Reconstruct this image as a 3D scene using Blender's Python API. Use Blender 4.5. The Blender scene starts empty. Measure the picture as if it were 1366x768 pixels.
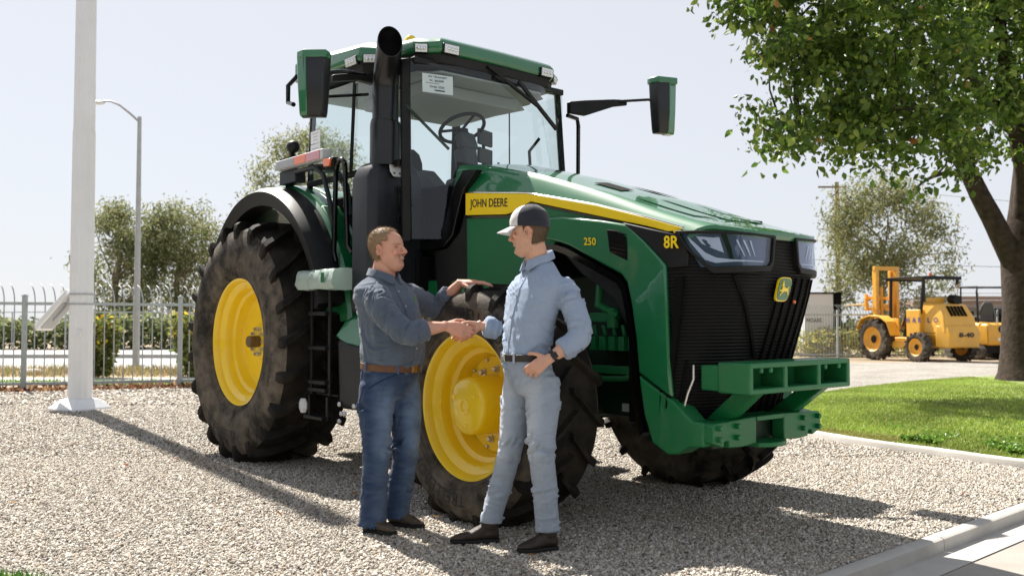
import bpy, bmesh, math, random
import numpy as np
from mathutils import Vector, Matrix, noise
R = math.radians
S = bpy.context.scene
COL = S.collection
# ------------------------------------------------------------------ camera
cam = bpy.data.cameras.new('camera'); camo = bpy.data.objects.new('camera', cam); COL.objects.link(camo)
camo.location = (0, 0, 1.26); camo.rotation_euler = (R(90 + 1.957), 0, 0)
cam.sensor_width = 36; cam.lens = 31.62; cam.clip_start = 0.05; cam.clip_end = 3000
cam.dof.use_dof = True; cam.dof.focus_distance = 6.3; cam.dof.aperture_fstop = 2.8
S.camera = camo
# ------------------------------------------------------------------ sky, sun, exposure
SUN_EL = 51.0
SUN_AZ = R(-35.0)          # clockwise from +Y
W = bpy.data.worlds.new('World'); S.world = W; W.use_nodes = True
nt = W.node_tree; bg = nt.nodes['Background']
sky = nt.nodes.new('ShaderNodeTexSky'); sky.sky_type = 'NISHITA'; sky.sun_disc = False
sky.sun_elevation = R(SUN_EL); sky.sun_rotation = SUN_AZ
sky.altitude = 50; sky.air_density = 1.0; sky.dust_density = 0.8; sky.ozone_density = 2.0
hs = nt.nodes.new('ShaderNodeHueSaturation'); hs.inputs['Saturation'].default_value = 0.55
# pale haze of a bright dry day: thick near the horizon, thin overhead and away from the sun
tcw = nt.nodes.new('ShaderNodeTexCoord'); sxw = nt.nodes.new('ShaderNodeSeparateXYZ'); nt.links.new(tcw.outputs['Generated'], sxw.inputs[0])
def wr(sock, a, b, c, d):
    m = nt.nodes.new('ShaderNodeMapRange'); m.interpolation_type = 'SMOOTHSTEP'; nt.links.new(sock, m.inputs[0])
    for k, v in enumerate((a, b, c, d)): m.inputs[k + 1].default_value = v
    return m.outputs[0]
mw = nt.nodes.new('ShaderNodeMath'); mw.operation = 'MULTIPLY'; nt.links.new(wr(sxw.outputs[2], 0.45, 0.95, 0.80, 0.30), mw.inputs[0]); nt.links.new(wr(sxw.outputs[1], -0.45, 0.35, 0.90, 1.0), mw.inputs[1])
hz_ = nt.nodes.new('ShaderNodeMix'); hz_.data_type = 'RGBA'; hz_.inputs[7].default_value = (5.75, 5.9, 6.3, 1)
nt.links.new(mw.outputs[0], hz_.inputs[0])
nt.links.new(sky.outputs[0], hs.inputs['Color']); nt.links.new(hs.outputs[0], hz_.inputs[6]); nt.links.new(hz_.outputs[2], bg.inputs[0])
bg.inputs[1].default_value = 0.065
sl = bpy.data.lights.new('sun', 'SUN'); slo = bpy.data.objects.new('sun', sl); COL.objects.link(slo)
sl.energy = 5.0; sl.angle = R(0.53); sl.color = (1.0, 0.95, 0.87)
ce = math.cos(R(SUN_EL))
slo.rotation_euler = Vector((-math.sin(SUN_AZ)*ce, -math.cos(SUN_AZ)*ce, -math.sin(R(SUN_EL)))).to_track_quat('-Z', 'Y').to_euler()
slo.location = (-10, 14, 20)
S.view_settings.view_transform = 'Standard'; S.view_settings.look = 'None'
S.view_settings.exposure = 1.12; S.view_settings.gamma = 1.0; S.view_settings.use_curve_mapping = False
S.render.engine = 'CYCLES'
S.cycles.max_bounces = 8; S.cycles.transparent_max_bounces = 16
S.cycles.use_denoising = True
rng = np.random.default_rng(7); random.seed(7)

# ------------------------------------------------------------------ materials
MATS = {}
def mat(name, col, rough=0.5, metal=0.0, coat=0.0, var=0.0, vscale=4.0, bump=0.0, bscale=60.0, dust=None, dscale=3.0,
        damt=0.5, spec=0.5, attr=None, trans=0.0, sheen=0.0, subs=0.0, emis=0.0, detail=6, crumple=0.0):
    m = bpy.data.materials.new(name); m.use_nodes = True
    t = m.node_tree; b = t.nodes['Principled BSDF']; N = t.nodes.new; L = t.links.new
    b.inputs['Roughness'].default_value = rough; b.inputs['Metallic'].default_value = metal
    b.inputs['Coat Weight'].default_value = coat; b.inputs['Coat Roughness'].default_value = 0.04
    b.inputs['Specular IOR Level'].default_value = spec
    if sheen: b.inputs['Sheen Weight'].default_value = sheen
    if subs:
        b.inputs['Subsurface Weight'].default_value = subs; b.inputs['Subsurface Radius'].default_value = (0.02, 0.008, 0.004)
        b.inputs['Subsurface Scale'].default_value = 0.3
    tc = N('ShaderNodeTexCoord')
    c = N('ShaderNodeRGB'); c.outputs[0].default_value = (*col, 1); cur = c.outputs[0]
    if attr:
        a = N('ShaderNodeAttribute'); a.attribute_name = attr; cur = a.outputs['Color']
    if var:
        n = N('ShaderNodeTexNoise'); n.inputs['Scale'].default_value = vscale; n.inputs['Detail'].default_value = detail
        L(tc.outputs['Object'], n.inputs['Vector'])
        mr = N('ShaderNodeMapRange'); mr.inputs[1].default_value = 0.25; mr.inputs[2].default_value = 0.75
        mr.inputs[3].default_value = 1 - var; mr.inputs[4].default_value = 1 + var
        L(n.outputs[0], mr.inputs[0])
        mx = N('ShaderNodeVectorMath'); mx.operation = 'SCALE'
        L(cur, mx.inputs[0]); L(mr.outputs[0], mx.inputs['Scale']); cur = mx.outputs[0]
    if dust:
        n = N('ShaderNodeTexNoise'); n.inputs['Scale'].default_value = dscale; n.inputs['Detail'].default_value = 8
        n.inputs['Roughness'].default_value = 0.65
        L(tc.outputs['Object'], n.inputs['Vector'])
        mr = N('ShaderNodeMapRange'); mr.inputs[1].default_value = 0.38; mr.inputs[2].default_value = 0.66; mr.inputs[4].default_value = damt
        L(n.outputs[0], mr.inputs[0])
        mx = N('ShaderNodeMix'); mx.data_type = 'RGBA'; mx.inputs[7].default_value = (*dust, 1)
        L(mr.outputs[0], mx.inputs[0]); L(cur, mx.inputs[6]); cur = mx.outputs[2]
        mr2 = N('ShaderNodeMapRange'); mr2.inputs[3].default_value = rough; mr2.inputs[4].default_value = 0.9
        L(mr.outputs[0], mr2.inputs[0]); L(mr2.outputs[0], b.inputs['Roughness'])
    L(cur, b.inputs['Base Color'])
    if bump:
        n = N('ShaderNodeTexNoise'); n.inputs['Scale'].default_value = bscale; n.inputs['Detail'].default_value = 5
        L(tc.outputs['Object'], n.inputs['Vector'])
        bp = N('ShaderNodeBump'); bp.inputs['Strength'].default_value = bump; bp.inputs['Distance'].default_value = 0.01
        L(n.outputs[0], bp.inputs['Height']); L(bp.outputs[0], b.inputs['Normal'])
        if crumple:
            mp = N('ShaderNodeMapping'); mp.inputs['Rotation'].default_value = (0.3, 0.5, 0.4); mp.inputs['Scale'].default_value = (1.0, 1.0, 2.2); L(tc.outputs['Object'], mp.inputs[0])
            n2 = N('ShaderNodeTexNoise'); n2.noise_type = 'RIDGED_MULTIFRACTAL'; n2.inputs['Scale'].default_value = 7.5; n2.inputs['Detail'].default_value = 3; n2.inputs['Distortion'].default_value = 0.8
            L(mp.outputs[0], n2.inputs['Vector']); b2 = N('ShaderNodeBump'); b2.inputs['Strength'].default_value = crumple; b2.inputs['Distance'].default_value = 0.03
            L(n2.outputs[0], b2.inputs['Height']); L(b2.outputs[0], bp.inputs['Normal'])
    if trans:
        tl = N('ShaderNodeBsdfTranslucent'); L(cur, tl.inputs['Color'])
        ms = N('ShaderNodeMixShader'); ms.inputs[0].default_value = trans
        L(b.outputs[0], ms.inputs[1]); L(tl.outputs[0], ms.inputs[2]); L(ms.outputs[0], t.nodes['Material Output'].inputs[0])
    MATS[name] = m
    return m

def glass_mat(name, tint, refl=1.0, base=0.03):
    m = bpy.data.materials.new(name); m.use_nodes = True; t = m.node_tree; N = t.nodes.new; L = t.links.new
    t.nodes.remove(t.nodes['Principled BSDF'])
    tr = N('ShaderNodeBsdfTransparent'); tr.inputs[0].default_value = (*tint, 1)
    gl = N('ShaderNodeBsdfGlossy'); gl.inputs['Roughness'].default_value = 0.02; gl.inputs[0].default_value = (0.95, 0.97, 1, 1)
    lw = N('ShaderNodeLayerWeight'); lw.inputs[0].default_value = 0.5
    pw = N('ShaderNodeMath'); pw.operation = 'POWER'; pw.inputs[1].default_value = 3.5; L(lw.outputs['Facing'], pw.inputs[0])
    mr = N('ShaderNodeMapRange'); mr.inputs[3].default_value = base; mr.inputs[4].default_value = 0.7*refl; L(pw.outputs[0], mr.inputs[0])
    ms = N('ShaderNodeMixShader'); L(mr.outputs[0], ms.inputs[0]); L(tr.outputs[0], ms.inputs[1]); L(gl.outputs[0], ms.inputs[2])
    L(ms.outputs[0], t.nodes['Material Output'].inputs[0]); MATS[name] = m
    return m

GREEN = (0.001, 0.135, 0.042); YELLOW = (0.95, 0.64, 0.004)
mat('green_paint', GREEN, 0.42, coat=1.0, spec=0.5, var=0.05, vscale=2, dust=(0.06, 0.12, 0.05), dscale=2.2, damt=0.05)
mat('green_cast', (0.003, 0.15, 0.042), 0.45, coat=0.15, spec=0.35, var=0.08, vscale=6, bump=0.08, bscale=160, dust=(0.16, 0.16, 0.12), dscale=5, damt=0.12)
mat('dark_green', (0.0008, 0.017, 0.006), 0.5, var=0.2, vscale=9)
mat('yellow_paint', YELLOW, 0.38, coat=0.5, var=0.05, vscale=3, dust=(0.6, 0.45, 0.10), dscale=4, damt=0.15)
mat('yellow_decal', (0.96, 0.68, 0.005), 0.3, coat=0.8)
mat('black_plastic', (0.005, 0.0052, 0.006), 0.48, spec=0.28, var=0.15, vscale=7, bump=0.05, bscale=250, dust=(0.10, 0.095, 0.08), dscale=6, damt=0.07)
mat('grey_plastic', (0.013, 0.0155, 0.021), 0.42, spec=.35, var=0.12, vscale=5, bump=0.06, bscale=300, dust=(0.16, 0.15, 0.13), dscale=5, damt=0.08)
mat('black_gloss', (0.003, 0.003, 0.0035), 0.18, coat=0.3, spec=.3)
mat('black_matte', (0.003, 0.003, 0.003), 0.8, spec=.15)
mat('rubber', (0.022, 0.020, 0.017), 0.8, spec=0.2, var=0.25, vscale=6, bump=0.25, bscale=70, dust=(0.20, 0.165, 0.13), dscale=4.5, damt=0.8)
mat('rubber_tread', (0.007, 0.0066, 0.006), 0.8, spec=0.2, var=0.3, vscale=8, bump=0.25, bscale=70, dust=(0.075, 0.058, 0.042), dscale=5, damt=0.35)
mat('rubber_text', (0.007, 0.007, 0.007), 0.6)
mat('steel', (0.55, 0.55, 0.55), 0.35, metal=0.9, var=0.2, vscale=20)
mat('axle_metal', (0.16, 0.11, 0.07), 0.5, metal=0.6, var=0.3, vscale=30)
mat('white_decal', (0.8, 0.8, 0.8), 0.5)
mat('paper', (0.78, 0.78, 0.80), 0.7)
mat('ink', (0.02, 0.02, 0.025), 0.7)
mat('lamp_white', (0.75, 0.76, 0.78), 0.2, coat=0.8)
mat('chrome', (0.8, 0.82, 0.85), 0.12, metal=1.0)
mat('lamp_dark', (0.07, 0.09, 0.14), 0.2, coat=1.0)
mat('amber', (0.85, 0.16, 0.03), 0.25, coat=0.8)
mat('red_reflector', (0.6, 0.24, 0.28), 0.3, coat=0.8)
mat('white_grey', (0.62, 0.64, 0.66), 0.4)
mat('headliner', (0.36, 0.38, 0.38), 0.9)
mat('cab_trim', (0.07, 0.075, 0.08), 0.75)
mat('seat_fabric', (0.03, 0.035, 0.035), 0.9)
mat('poly_bag', (0.55, 0.66, 0.60), 0.25, trans=0.4, bump=0.8, bscale=22)
glass_mat('cab_glass', (0.87, 0.93, 0.92), base=0.04)
glass_mat('lamp_glass', (0.72, 0.78, 0.9), base=0.06)
mat('mirror_black', (0.008, 0.009, 0.011), 0.4, bump=0.05, bscale=300)

# ------------------------------------------------------------------ mesh building
class MB:
    def __init__(s): s.v = []; s.f = []; s.m = []
    def add(s, vs, fs, mi=0):
        o = len(s.v); s.v.extend([tuple(float(c) for c in p) for p in vs])
        for f in fs: s.f.append(tuple(i + o for i in f)); s.m.append(mi)
        return s
    def box(s, c, size, rot=None, mi=0):
        x, y, z = (k*0.5 for k in size); c = Vector(c)
        P = [Vector(p) for p in ((-x,-y,-z),(x,-y,-z),(x,y,-z),(-x,y,-z),(-x,-y,z),(x,-y,z),(x,y,z),(-x,y,z))]
        if rot is not None: P = [rot @ p for p in P]
        return s.add([p + c for p in P], [(0,3,2,1),(4,5,6,7),(0,1,5,4),(1,2,6,5),(2,3,7,6),(3,0,4,7)], mi)
    def hexa(s, a, b, mi=0):       # two quads (4 points each) joined
        n = len(a)
        return s.add(list(a) + list(b), [tuple(range(n))[::-1], tuple(range(n, 2*n))] + [(i, (i+1) % n, n + (i+1) % n, n + i) for i in range(n)], mi)
    def prism(s, pts, off, mi=0):
        off = Vector(off); a = [Vector(p) for p in pts]
        return s.hexa(a, [p + off for p in a], mi)
    def bar(s, p0, p1, w, h, up=(0, 0, 1), mi=0):
        p0 = Vector(p0); p1 = Vector(p1); d = (p1 - p0).normalized(); u = Vector(up)
        r = d.cross(u)
        if r.length < 1e-4: r = d.cross(Vector((1, 0, 0)))
        r.normalize(); u = r.cross(d)
        q = lambda p: [p + r*sx*w/2 + u*sz*h/2 for sx, sz in ((-1,-1),(1,-1),(1,1),(-1,1))]
        return s.hexa(q(p0), q(p1), mi)
    def loft(s, rings, caps=(True, True), closed=True, mi=0):
        n = len(rings[0]); vs = [p for r in rings for p in r]; fs = []
        for k in range(len(rings) - 1):
            for i in range(n if closed else n - 1):
                j = (i + 1) % n; fs.append((k*n+i, k*n+j, (k+1)*n+j, (k+1)*n+i))
        if closed and caps[0]: fs.append(tuple(range(n))[::-1])
        if closed and caps[1]: fs.append(tuple(range((len(rings)-1)*n, len(rings)*n)))
        return s.add(vs, fs, mi)
    def tube(s, path, r, n=10, mi=0, caps=(True, True)):
        P = [Vector(p) for p in path]; rr = [r]*len(P) if not hasattr(r, '__len__') else list(r)
        T = []
        for i in range(len(P)):
            t = (P[min(i+1, len(P)-1)] - P[max(i-1, 0)]); T.append(t.normalized())
        u = T[0].orthogonal().normalized(); rings = []
        for i, p in enumerate(P):
            u = (u - T[i]*u.dot(T[i])); u.normalize(); w = T[i].cross(u)
            rings.append([p + (u*math.cos(2*math.pi*k/n) + w*math.sin(2*math.pi*k/n))*rr[i] for k in range(n)])
        return s.loft(rings, caps, mi=mi)
    def lathe(s, prof, o=(0,0,0), axis='y', n=48, mi=0, a0=0.0, a1=2*math.pi):
        # prof: (r, h) with h along the axis
        o = Vector(o); full = abs(a1 - a0 - 2*math.pi) < 1e-6; m = n if full else n + 1; rings = []
        for k in range(m):
            a = a0 + (a1 - a0)*k/n; ca, sa = math.cos(a), math.sin(a)
            if axis == 'y': rings.append([o + Vector((r*ca, h, r*sa)) for r, h in prof])
            elif axis == 'z': rings.append([o + Vector((r*ca, r*sa, h)) for r, h in prof])
            else: rings.append([o + Vector((h, r*ca, r*sa)) for r, h in prof])
        p = len(prof); vs = [q for r in rings for q in r]; fs = []
        for k in range(n):
            k2 = (k + 1) % m
            for i in range(p - 1): fs.append((k*p+i, k*p+i+1, k2*p+i+1, k2*p+i))
        return s.add(vs, fs, mi)
    def sphere(s, c, r, nu=12, nv=8, mi=0):
        c = Vector(c); rx, ry, rz = (r, r, r) if not hasattr(r, '__len__') else r; rings = []
        for i in range(1, nv):
            t = math.pi*i/nv - math.pi/2
            rings.append([c + Vector((rx*math.cos(t)*math.cos(2*math.pi*k/nu), ry*math.cos(t)*math.sin(2*math.pi*k/nu), rz*math.sin(t))) for k in range(nu)])
        return s.loft(rings, mi=mi)
    def build(s, name, mats, parent=None, bevel=0.0, smooth=35, seg=2, recalc=True, col=None):
        me = bpy.data.meshes.new(name); me.from_pydata(s.v, [], s.f)
        mats = mats if isinstance(mats, (list, tuple)) else [mats]
        for x in mats: me.materials.append(MATS[x] if isinstance(x, str) else x)
        if len(mats) > 1: me.polygons.foreach_set('material_index', np.array(s.m, np.int32))
        if recalc:
            b = bmesh.new(); b.from_mesh(me); bmesh.ops.recalc_face_normals(b, faces=b.faces); b.to_mesh(me); b.free()
        if smooth is not None:
            me.polygons.foreach_set('use_smooth', np.ones(len(me.polygons), bool)); me.set_sharp_from_angle(angle=R(smooth))
        o = bpy.data.objects.new(name, me); COL.objects.link(o)
        if parent is not None: o.parent = parent
        if bevel:
            md = o.modifiers.new('bevel', 'BEVEL'); md.width = bevel; md.segments = seg; md.limit_method = 'ANGLE'; md.angle_limit = R(40)
            md.harden_normals = False
        return o

def islands(mb):
    par = list(range(len(mb.v)))
    def find(i):
        while par[i] != i: par[i] = par[par[i]]; i = par[i]
        return i
    for f in mb.f:
        r = find(f[0])
        for k in f[1:]: par[find(k)] = r
    out = {}
    for f, m in zip(mb.f, mb.m): out.setdefault(find(f[0]), []).append((f, m))
    res = []
    for fs in out.values():
        n = MB(); ix = {}
        for f, m in fs:
            for k in f:
                if k not in ix: ix[k] = len(n.v); n.v.append(mb.v[k])
            n.f.append(tuple(ix[k] for k in f)); n.m.append(m)
        res.append(n)
    return res
def build_each(mb, name, mats, parent=None, **kw):
    """every separate piece as a part of its own"""
    return [p.build(name, mats, parent, **kw) for p in islands(mb)]
def tag(o, label, cat, group=None):
    o['label'] = label; o['category'] = cat
    if group: o['group'] = group
    return o
def thing(name, label, cat, loc=(0,0,0), rz=0.0, group=None):
    o = bpy.data.objects.new(name, None); COL.objects.link(o); o.location = loc; o.rotation_euler = (0, 0, rz); o.empty_display_size = 0.2
    return tag(o, label, cat, group)
def struct(o, kind='structure'): o['kind'] = kind; return o
def np_mesh(name, V, F, material, parent=None, color=None, smooth=False):
    """big numpy mesh: V (n,3), F (m,k) same-size faces, optional per-vertex colour (n,3)"""
    me = bpy.data.meshes.new(name); V = np.asarray(V, np.float32); F = np.asarray(F, np.int32); k = F.shape[1]
    me.vertices.add(len(V)); me.vertices.foreach_set('co', V.ravel())
    me.loops.add(F.size); me.loops.foreach_set('vertex_index', F.ravel())
    me.polygons.add(len(F)); me.polygons.foreach_set('loop_start', np.arange(0, F.size, k, dtype=np.int32))
    me.polygons.foreach_set('loop_total', np.full(len(F), k, np.int32))
    if smooth: me.polygons.foreach_set('use_smooth', np.ones(len(F), bool))
    me.update(calc_edges=True); me.validate()
    if color is not None:
        a = me.color_attributes.new('Col', 'FLOAT_COLOR', 'POINT'); c = np.ones((len(V), 4), np.float32); c[:, :3] = color
        a.data.foreach_set('color', c.ravel())
    me.materials.append(MATS[material] if isinstance(material, str) else material)
    o = bpy.data.objects.new(name, me); COL.objects.link(o)
    if parent is not None: o.parent = parent
    return o
_tc = {}
def text_geo(body, depth=0.0, bold=0.0):
    """vertices (x, y, z) and faces of a word, height of capitals = 1, starting at x = 0"""
    if (body, depth, bold) in _tc: return _tc[(body, depth, bold)]
    cu = bpy.data.curves.new('lettering', 'FONT'); cu.body = body; cu.size = 1.37; cu.extrude = depth; cu.resolution_u = 3; cu.offset = bold
    o = bpy.data.objects.new('lettering', cu); me = bpy.data.meshes.new_from_object(o)
    v = [tuple(p.co) for p in me.vertices]; f = [tuple(p.vertices) for p in me.polygons]
    bpy.data.objects.remove(o); bpy.data.curves.remove(cu); bpy.data.meshes.remove(me)
    x0 = min(p[0] for p in v); v = [(p[0] - x0, p[1], p[2]) for p in v]
    _tc[(body, depth, bold)] = (v, f); return v, f
def put_text(mb, body, fn, mi=0, bold=0.0):
    v, f = text_geo(body, 0.0, bold); mb.add([fn(p[0], p[1]) for p in v], f, mi)
def text_w(body): return max(p[0] for p in text_geo(body)[0])
deer = [(-.040,-.004),(-.050,.002),(-.046,.006),(-.034,.005),(-.026,.010),(-.024,.020),(-.026,.028),(-.036,.030),(-.037,.034),(-.030,.038),(-.031,.046),(-.036,.052),(-.033,.053),(-.028,.047),(-.026,.041),(-.022,.046),(-.024,.056),(-.020,.055),(-.017,.045),(-.018,.040),(-.014,.034),(-.012,.022),(.004,.016),(.022,.016),(.030,.020),(.037,.027),(.039,.024),(.034,.014),(.036,.004),(.044,-.010),(.050,-.026),(.046,-.027),(.037,-.012),(.026,-.004),(.014,-.003),(-.002,-.004),(-.012,-.008),(-.024,-.018),(-.034,-.030),(-.038,-.028),(-.030,-.014),(-.022,-.004),(-.030,-.002)]
# ================================================================== SETTING
def gz(y): return -0.008*max(0.0, y - 9.0)
def gravel_mat():
    m = bpy.data.materials.new('gravel'); m.use_nodes = True; t = m.node_tree; N = t.nodes.new; L = t.links.new
    b = t.nodes['Principled BSDF']; b.inputs['Roughness'].default_value = 0.9; b.inputs['Specular IOR Level'].default_value = 0.25
    tc = N('ShaderNodeTexCoord'); vo = N('ShaderNodeTexVoronoi'); vo.inputs['Scale'].default_value = 62
    L(tc.outputs['Object'], vo.inputs['Vector'])
    sx = N('ShaderNodeSeparateColor'); L(vo.outputs['Color'], sx.inputs[0])
    cr = N('ShaderNodeValToRGB'); e = cr.color_ramp.elements; e[0].position = 0.0; e[0].color = (0.12, 0.115, 0.105, 1); e[1].position = 1.0; e[1].color = (0.56, 0.54, 0.50, 1)
    for p, c in ((0.18, (0.24, 0.21, 0.175, 1)), (0.45, (0.36, 0.325, 0.28, 1)), (0.7, (0.46, 0.43, 0.385, 1))):
        k = e.new(p); k.color = c
    L(sx.outputs[0], cr.inputs[0])
    n = N('ShaderNodeTexNoise'); n.inputs['Scale'].default_value = 0.9; n.inputs['Detail'].default_value = 7; L(tc.outputs['Object'], n.inputs['Vector'])
    mr = N('ShaderNodeMapRange'); mr.inputs[1].default_value = 0.3; mr.inputs[2].default_value = 0.7; mr.inputs[3].default_value = 0.72; mr.inputs[4].default_value = 1.02; L(n.outputs[0], mr.inputs[0])
    sc = N('ShaderNodeVectorMath'); sc.operation = 'SCALE'; L(cr.outputs[0], sc.inputs[0]); L(mr.outputs[0], sc.inputs['Scale']); L(sc.outputs[0], b.inputs['Base Color'])
    bp = N('ShaderNodeBump'); bp.inputs['Strength'].default_value = 1.0; bp.inputs['Distance'].default_value = 0.014; bp.invert = True
    L(vo.outputs['Distance'], bp.inputs['Height']); L(bp.outputs[0], b.inputs['Normal'])
    MATS['gravel'] = m
gravel_mat()
mat('soil', (0.30, 0.23, 0.15), 0.95, var=0.3, vscale=0.6, bump=0.4, bscale=8)
mat('mulch', (0.16, 0.085, 0.045), 0.95, var=0.6, vscale=14, bump=0.9, bscale=30)
mat('concrete', (0.46, 0.44, 0.41), 0.85, var=0.12, vscale=5, bump=0.2, bscale=60, dust=(0.30, 0.27, 0.23), dscale=1.6, damt=0.35)
mat('asphalt', (0.33, 0.30, 0.265), 0.9, var=0.15, vscale=3, bump=0.35, bscale=140)
mat('road_far', (0.34, 0.335, 0.33), 0.9, var=0.08, vscale=0.4)
mat('grass_soil', (0.17, 0.22, 0.055), 0.95, var=0.3, vscale=2.5, bump=0.5, bscale=40)
mat('stone', (0.4, 0.4, 0.4), 0.85, attr='Col', spec=0.3)
mat('grass_blade', (0.1, 0.2, 0.03), 0.55, attr='Col', trans=0.35, spec=0.3)
mat('leaf', (0.05, 0.09, 0.02), 0.34, attr='Col', trans=0.5, spec=0.45)
mat('leaf_dull', (0.05, 0.09, 0.02), 0.6, attr='Col', trans=0.45, spec=0.3)
mat('bark', (0.050, 0.036, 0.028), 0.95, var=0.5, vscale=9, bump=1.0, bscale=18, spec=.2)
mat('bark_pale', (0.26, 0.20, 0.15), 0.9, var=0.35, vscale=4, bump=0.5, bscale=15)
mat('fence_paint', (0.36, 0.40, 0.40), 0.5, var=0.08, vscale=6)
mat('pole_white', (0.80, 0.81, 0.83), 0.42, var=0.04, vscale=2, dust=(0.62, 0.58, 0.5), dscale=3, damt=0.15)
mat('galvanised', (0.42, 0.43, 0.44), 0.45, metal=0.3, var=0.1, vscale=8)
mat('wood_pole', (0.20, 0.125, 0.08), 0.9, var=0.3, vscale=6)

ground = MB(); ground.add([(-400, -60, -0.02), (400, -60, -0.02), (400, 9, -0.02), (-400, 9, -0.02), (400, 500, -3.95), (-400, 500, -3.95)], [(0, 1, 2, 3), (3, 2, 4, 5)])
# the ground is cut along the kerb: everything on the road side lies lower
kd = Vector((0.754, 0.657, 0)); kn = Vector((0.657, -0.754, 0)); K0 = Vector((1.46, 4.41, 0))
def kp(t, off=0.0, z=0.0): p = K0 + kd*t + kn*off; return (p.x, p.y, z)
ground = MB(); ground.add([kp(-60, 0, -0.02), kp(6.99, 0, -0.02), (-400, 9, -0.02), (-400, kp(-60)[1], -0.02)], [(0, 1, 2, 3)])
ground.add([(-400, 9, -0.02), kp(6.99, 0, -0.02), kp(500, 0, -0.02 + gz(kp(500)[1])), (-400, kp(500)[1], -0.02 + gz(kp(500)[1]))], [(0, 1, 2, 3)])
struct(ground.build('ground', 'soil', smooth=None))
yard = MB(); yf = 41.0
tK = lambda y: (y - K0.y)/kd.y
yard.add([kp(-12), kp(tK(9.0)), (-14, 9, 0), (-14, kp(-12)[1], 0)], [(0, 1, 2, 3)])
F0 = lambda x: 16.4 + (x + 9.35)*0.37          # line of the fence on the left
yard.add([(-14, 9, 0), kp(tK(9.0)), (kp(tK(30.5))[0], 30.5, gz(30.5)), (20, 30.5, gz(30.5)), (2.0, 28.0, gz(28)), (-1.5, F0(-1.5) - 0.3, gz(F0(-1.5))), (-14, F0(-14) - 0.3, gz(F0(-14)))], [(0, 1, 2, 3, 4, 5, 6)])
struct(yard.build('gravel_yard', 'gravel', smooth=None))
# strips beyond the fence on the left
def strip(name, m, y0, y1, x0, x1, dz):
    b = MB(); b.add([(x0, y0, gz(y0) + dz), (x1, y0, gz(y0) + dz), (x1, y1, gz(y1) + dz), (x0, y1, gz(y1) + dz)], [(0, 1, 2, 3)])
    return struct(b.build(name, m, smooth=None))
mb = MB(); a0, a1 = -14.0, -1.5
mb.add([(a0, F0(a0) - 0.75, gz(F0(a0)) + 0.004), (a1, F0(a1) - 0.5, gz(F0(a1)) + 0.004), (a1, F0(a1) + 0.5, gz(F0(a1)) + 0.004), (a0, F0(a0) + 0.5, gz(F0(a0)) + 0.004)], [(0, 1, 2, 3)])
struct(mb.build('mulch_bed', 'mulch', smooth=None))
strip('grass_verge', 'grass_soil', 18.4, 19.3, -30, 0.5, 0.004)
strip('pavement', 'concrete', 19.3, 20.8, -40, 0.5, 0.004)
strip('road', 'road_far', 25.0, 45.0, -90, 1.0, 0.004)
mb = MB(); mb.box((-44, 33.5, gz(33.5) + 0.07), (90, 0.5, 0.16)); struct(mb.build('road_kerb', 'concrete', bevel=0.02))
# street kerb, gutter and street in front
kb = MB(); t0, t1 = -14, 30
seg = 3.05
t = t0
while t < t1:
    a, c = t + 0.004, min(t + seg, t1) - 0.004
    sec = [(0.0, -0.16), (0.0, 0.010), (0.008, 0.016), (0.070, 0.016), (0.086, 0.006), (0.092, -0.16)]
    kb.loft([[kp(a, o_, z_) for o_, z_ in sec], [kp(c, o_, z_) for o_, z_ in sec]]); t += seg
struct(kb.build('street_kerb', 'concrete', smooth=50))
gu = MB(); gu.add([kp(t0, 0.088, -0.062), kp(t1, 0.088, -0.062), kp(t1, 0.30, -0.048), kp(t0, 0.30, -0.048)], [(0, 1, 2, 3)])
struct(gu.build('gutter', 'concrete', smooth=None))
st = MB(); st.add([kp(-60, 0.29, -0.055), kp(120, 0.29, -0.055), kp(120, 60, -0.15), kp(-60, 60, -0.15)], [(3, 2, 1, 0)])
struct(st.build('street', 'asphalt', smooth=None, recalc=False))

# lawn: a low mound between its edging and the far gravel
def curve(P, n):
    P = [np.array(p, float) for p in P]; out = []
    for k in range(n):
        s = k/(n - 1)*(len(P) - 1); i = min(int(s), len(P) - 2); u = s - i
        p0, p1, p2, p3 = P[max(i-1, 0)], P[i], P[i+1], P[min(i+2, len(P)-1)]
        out.append(0.5*(2*p1 + (p2 - p0)*u + (2*p0 - 5*p1 + 4*p2 - p3)*u*u + (3*p1 - p0 - 3*p2 + p3)*u**3))
    return np.array(out)
LF = curve([(2.75, 11.6), (3.2, 9.95), (3.56, 8.98), (3.95, 8.38), (4.38, 7.70), (5.0, 7.35), (6.0, 7.5), (8, 8.8), (13, 13)], 60)
LB = curve([(2.75, 11.6), (3.3, 12.6), (4.4, 14.1), (5.4, 15.4), (6.4, 16.6), (8.0, 18.2), (9.6, 19.6), (12, 21.3), (16, 23)], 60)
def lawn_pt(i, v):
    p = LF[i]*(1 - v) + LB[i]*v
    w = min(1.0, np.linalg.norm(LB[i] - LF[i])/5.0)
    h = 0.05 + w*(0.15*math.sin(math.pi*min(1, v*1.0))**0.8) + 0.018*noise.noise((p[0]*0.9, p[1]*0.9, 3))
    return (p[0], p[1], gz(p[1]) + (h if v > 0 else 0.05))
nv = 40
lv = [lawn_pt(i, j/(nv - 1)) for i in range(60) for j in range(nv)]
lm = MB(); lm.add(lv, [(i*nv + j, (i+1)*nv + j, (i+1)*nv + j + 1, i*nv + j + 1) for i in range(59) for j in range(nv - 1)])
struct(lm.build('lawn', 'grass_soil', smooth=180))
ed = MB(); prev = []
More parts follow.
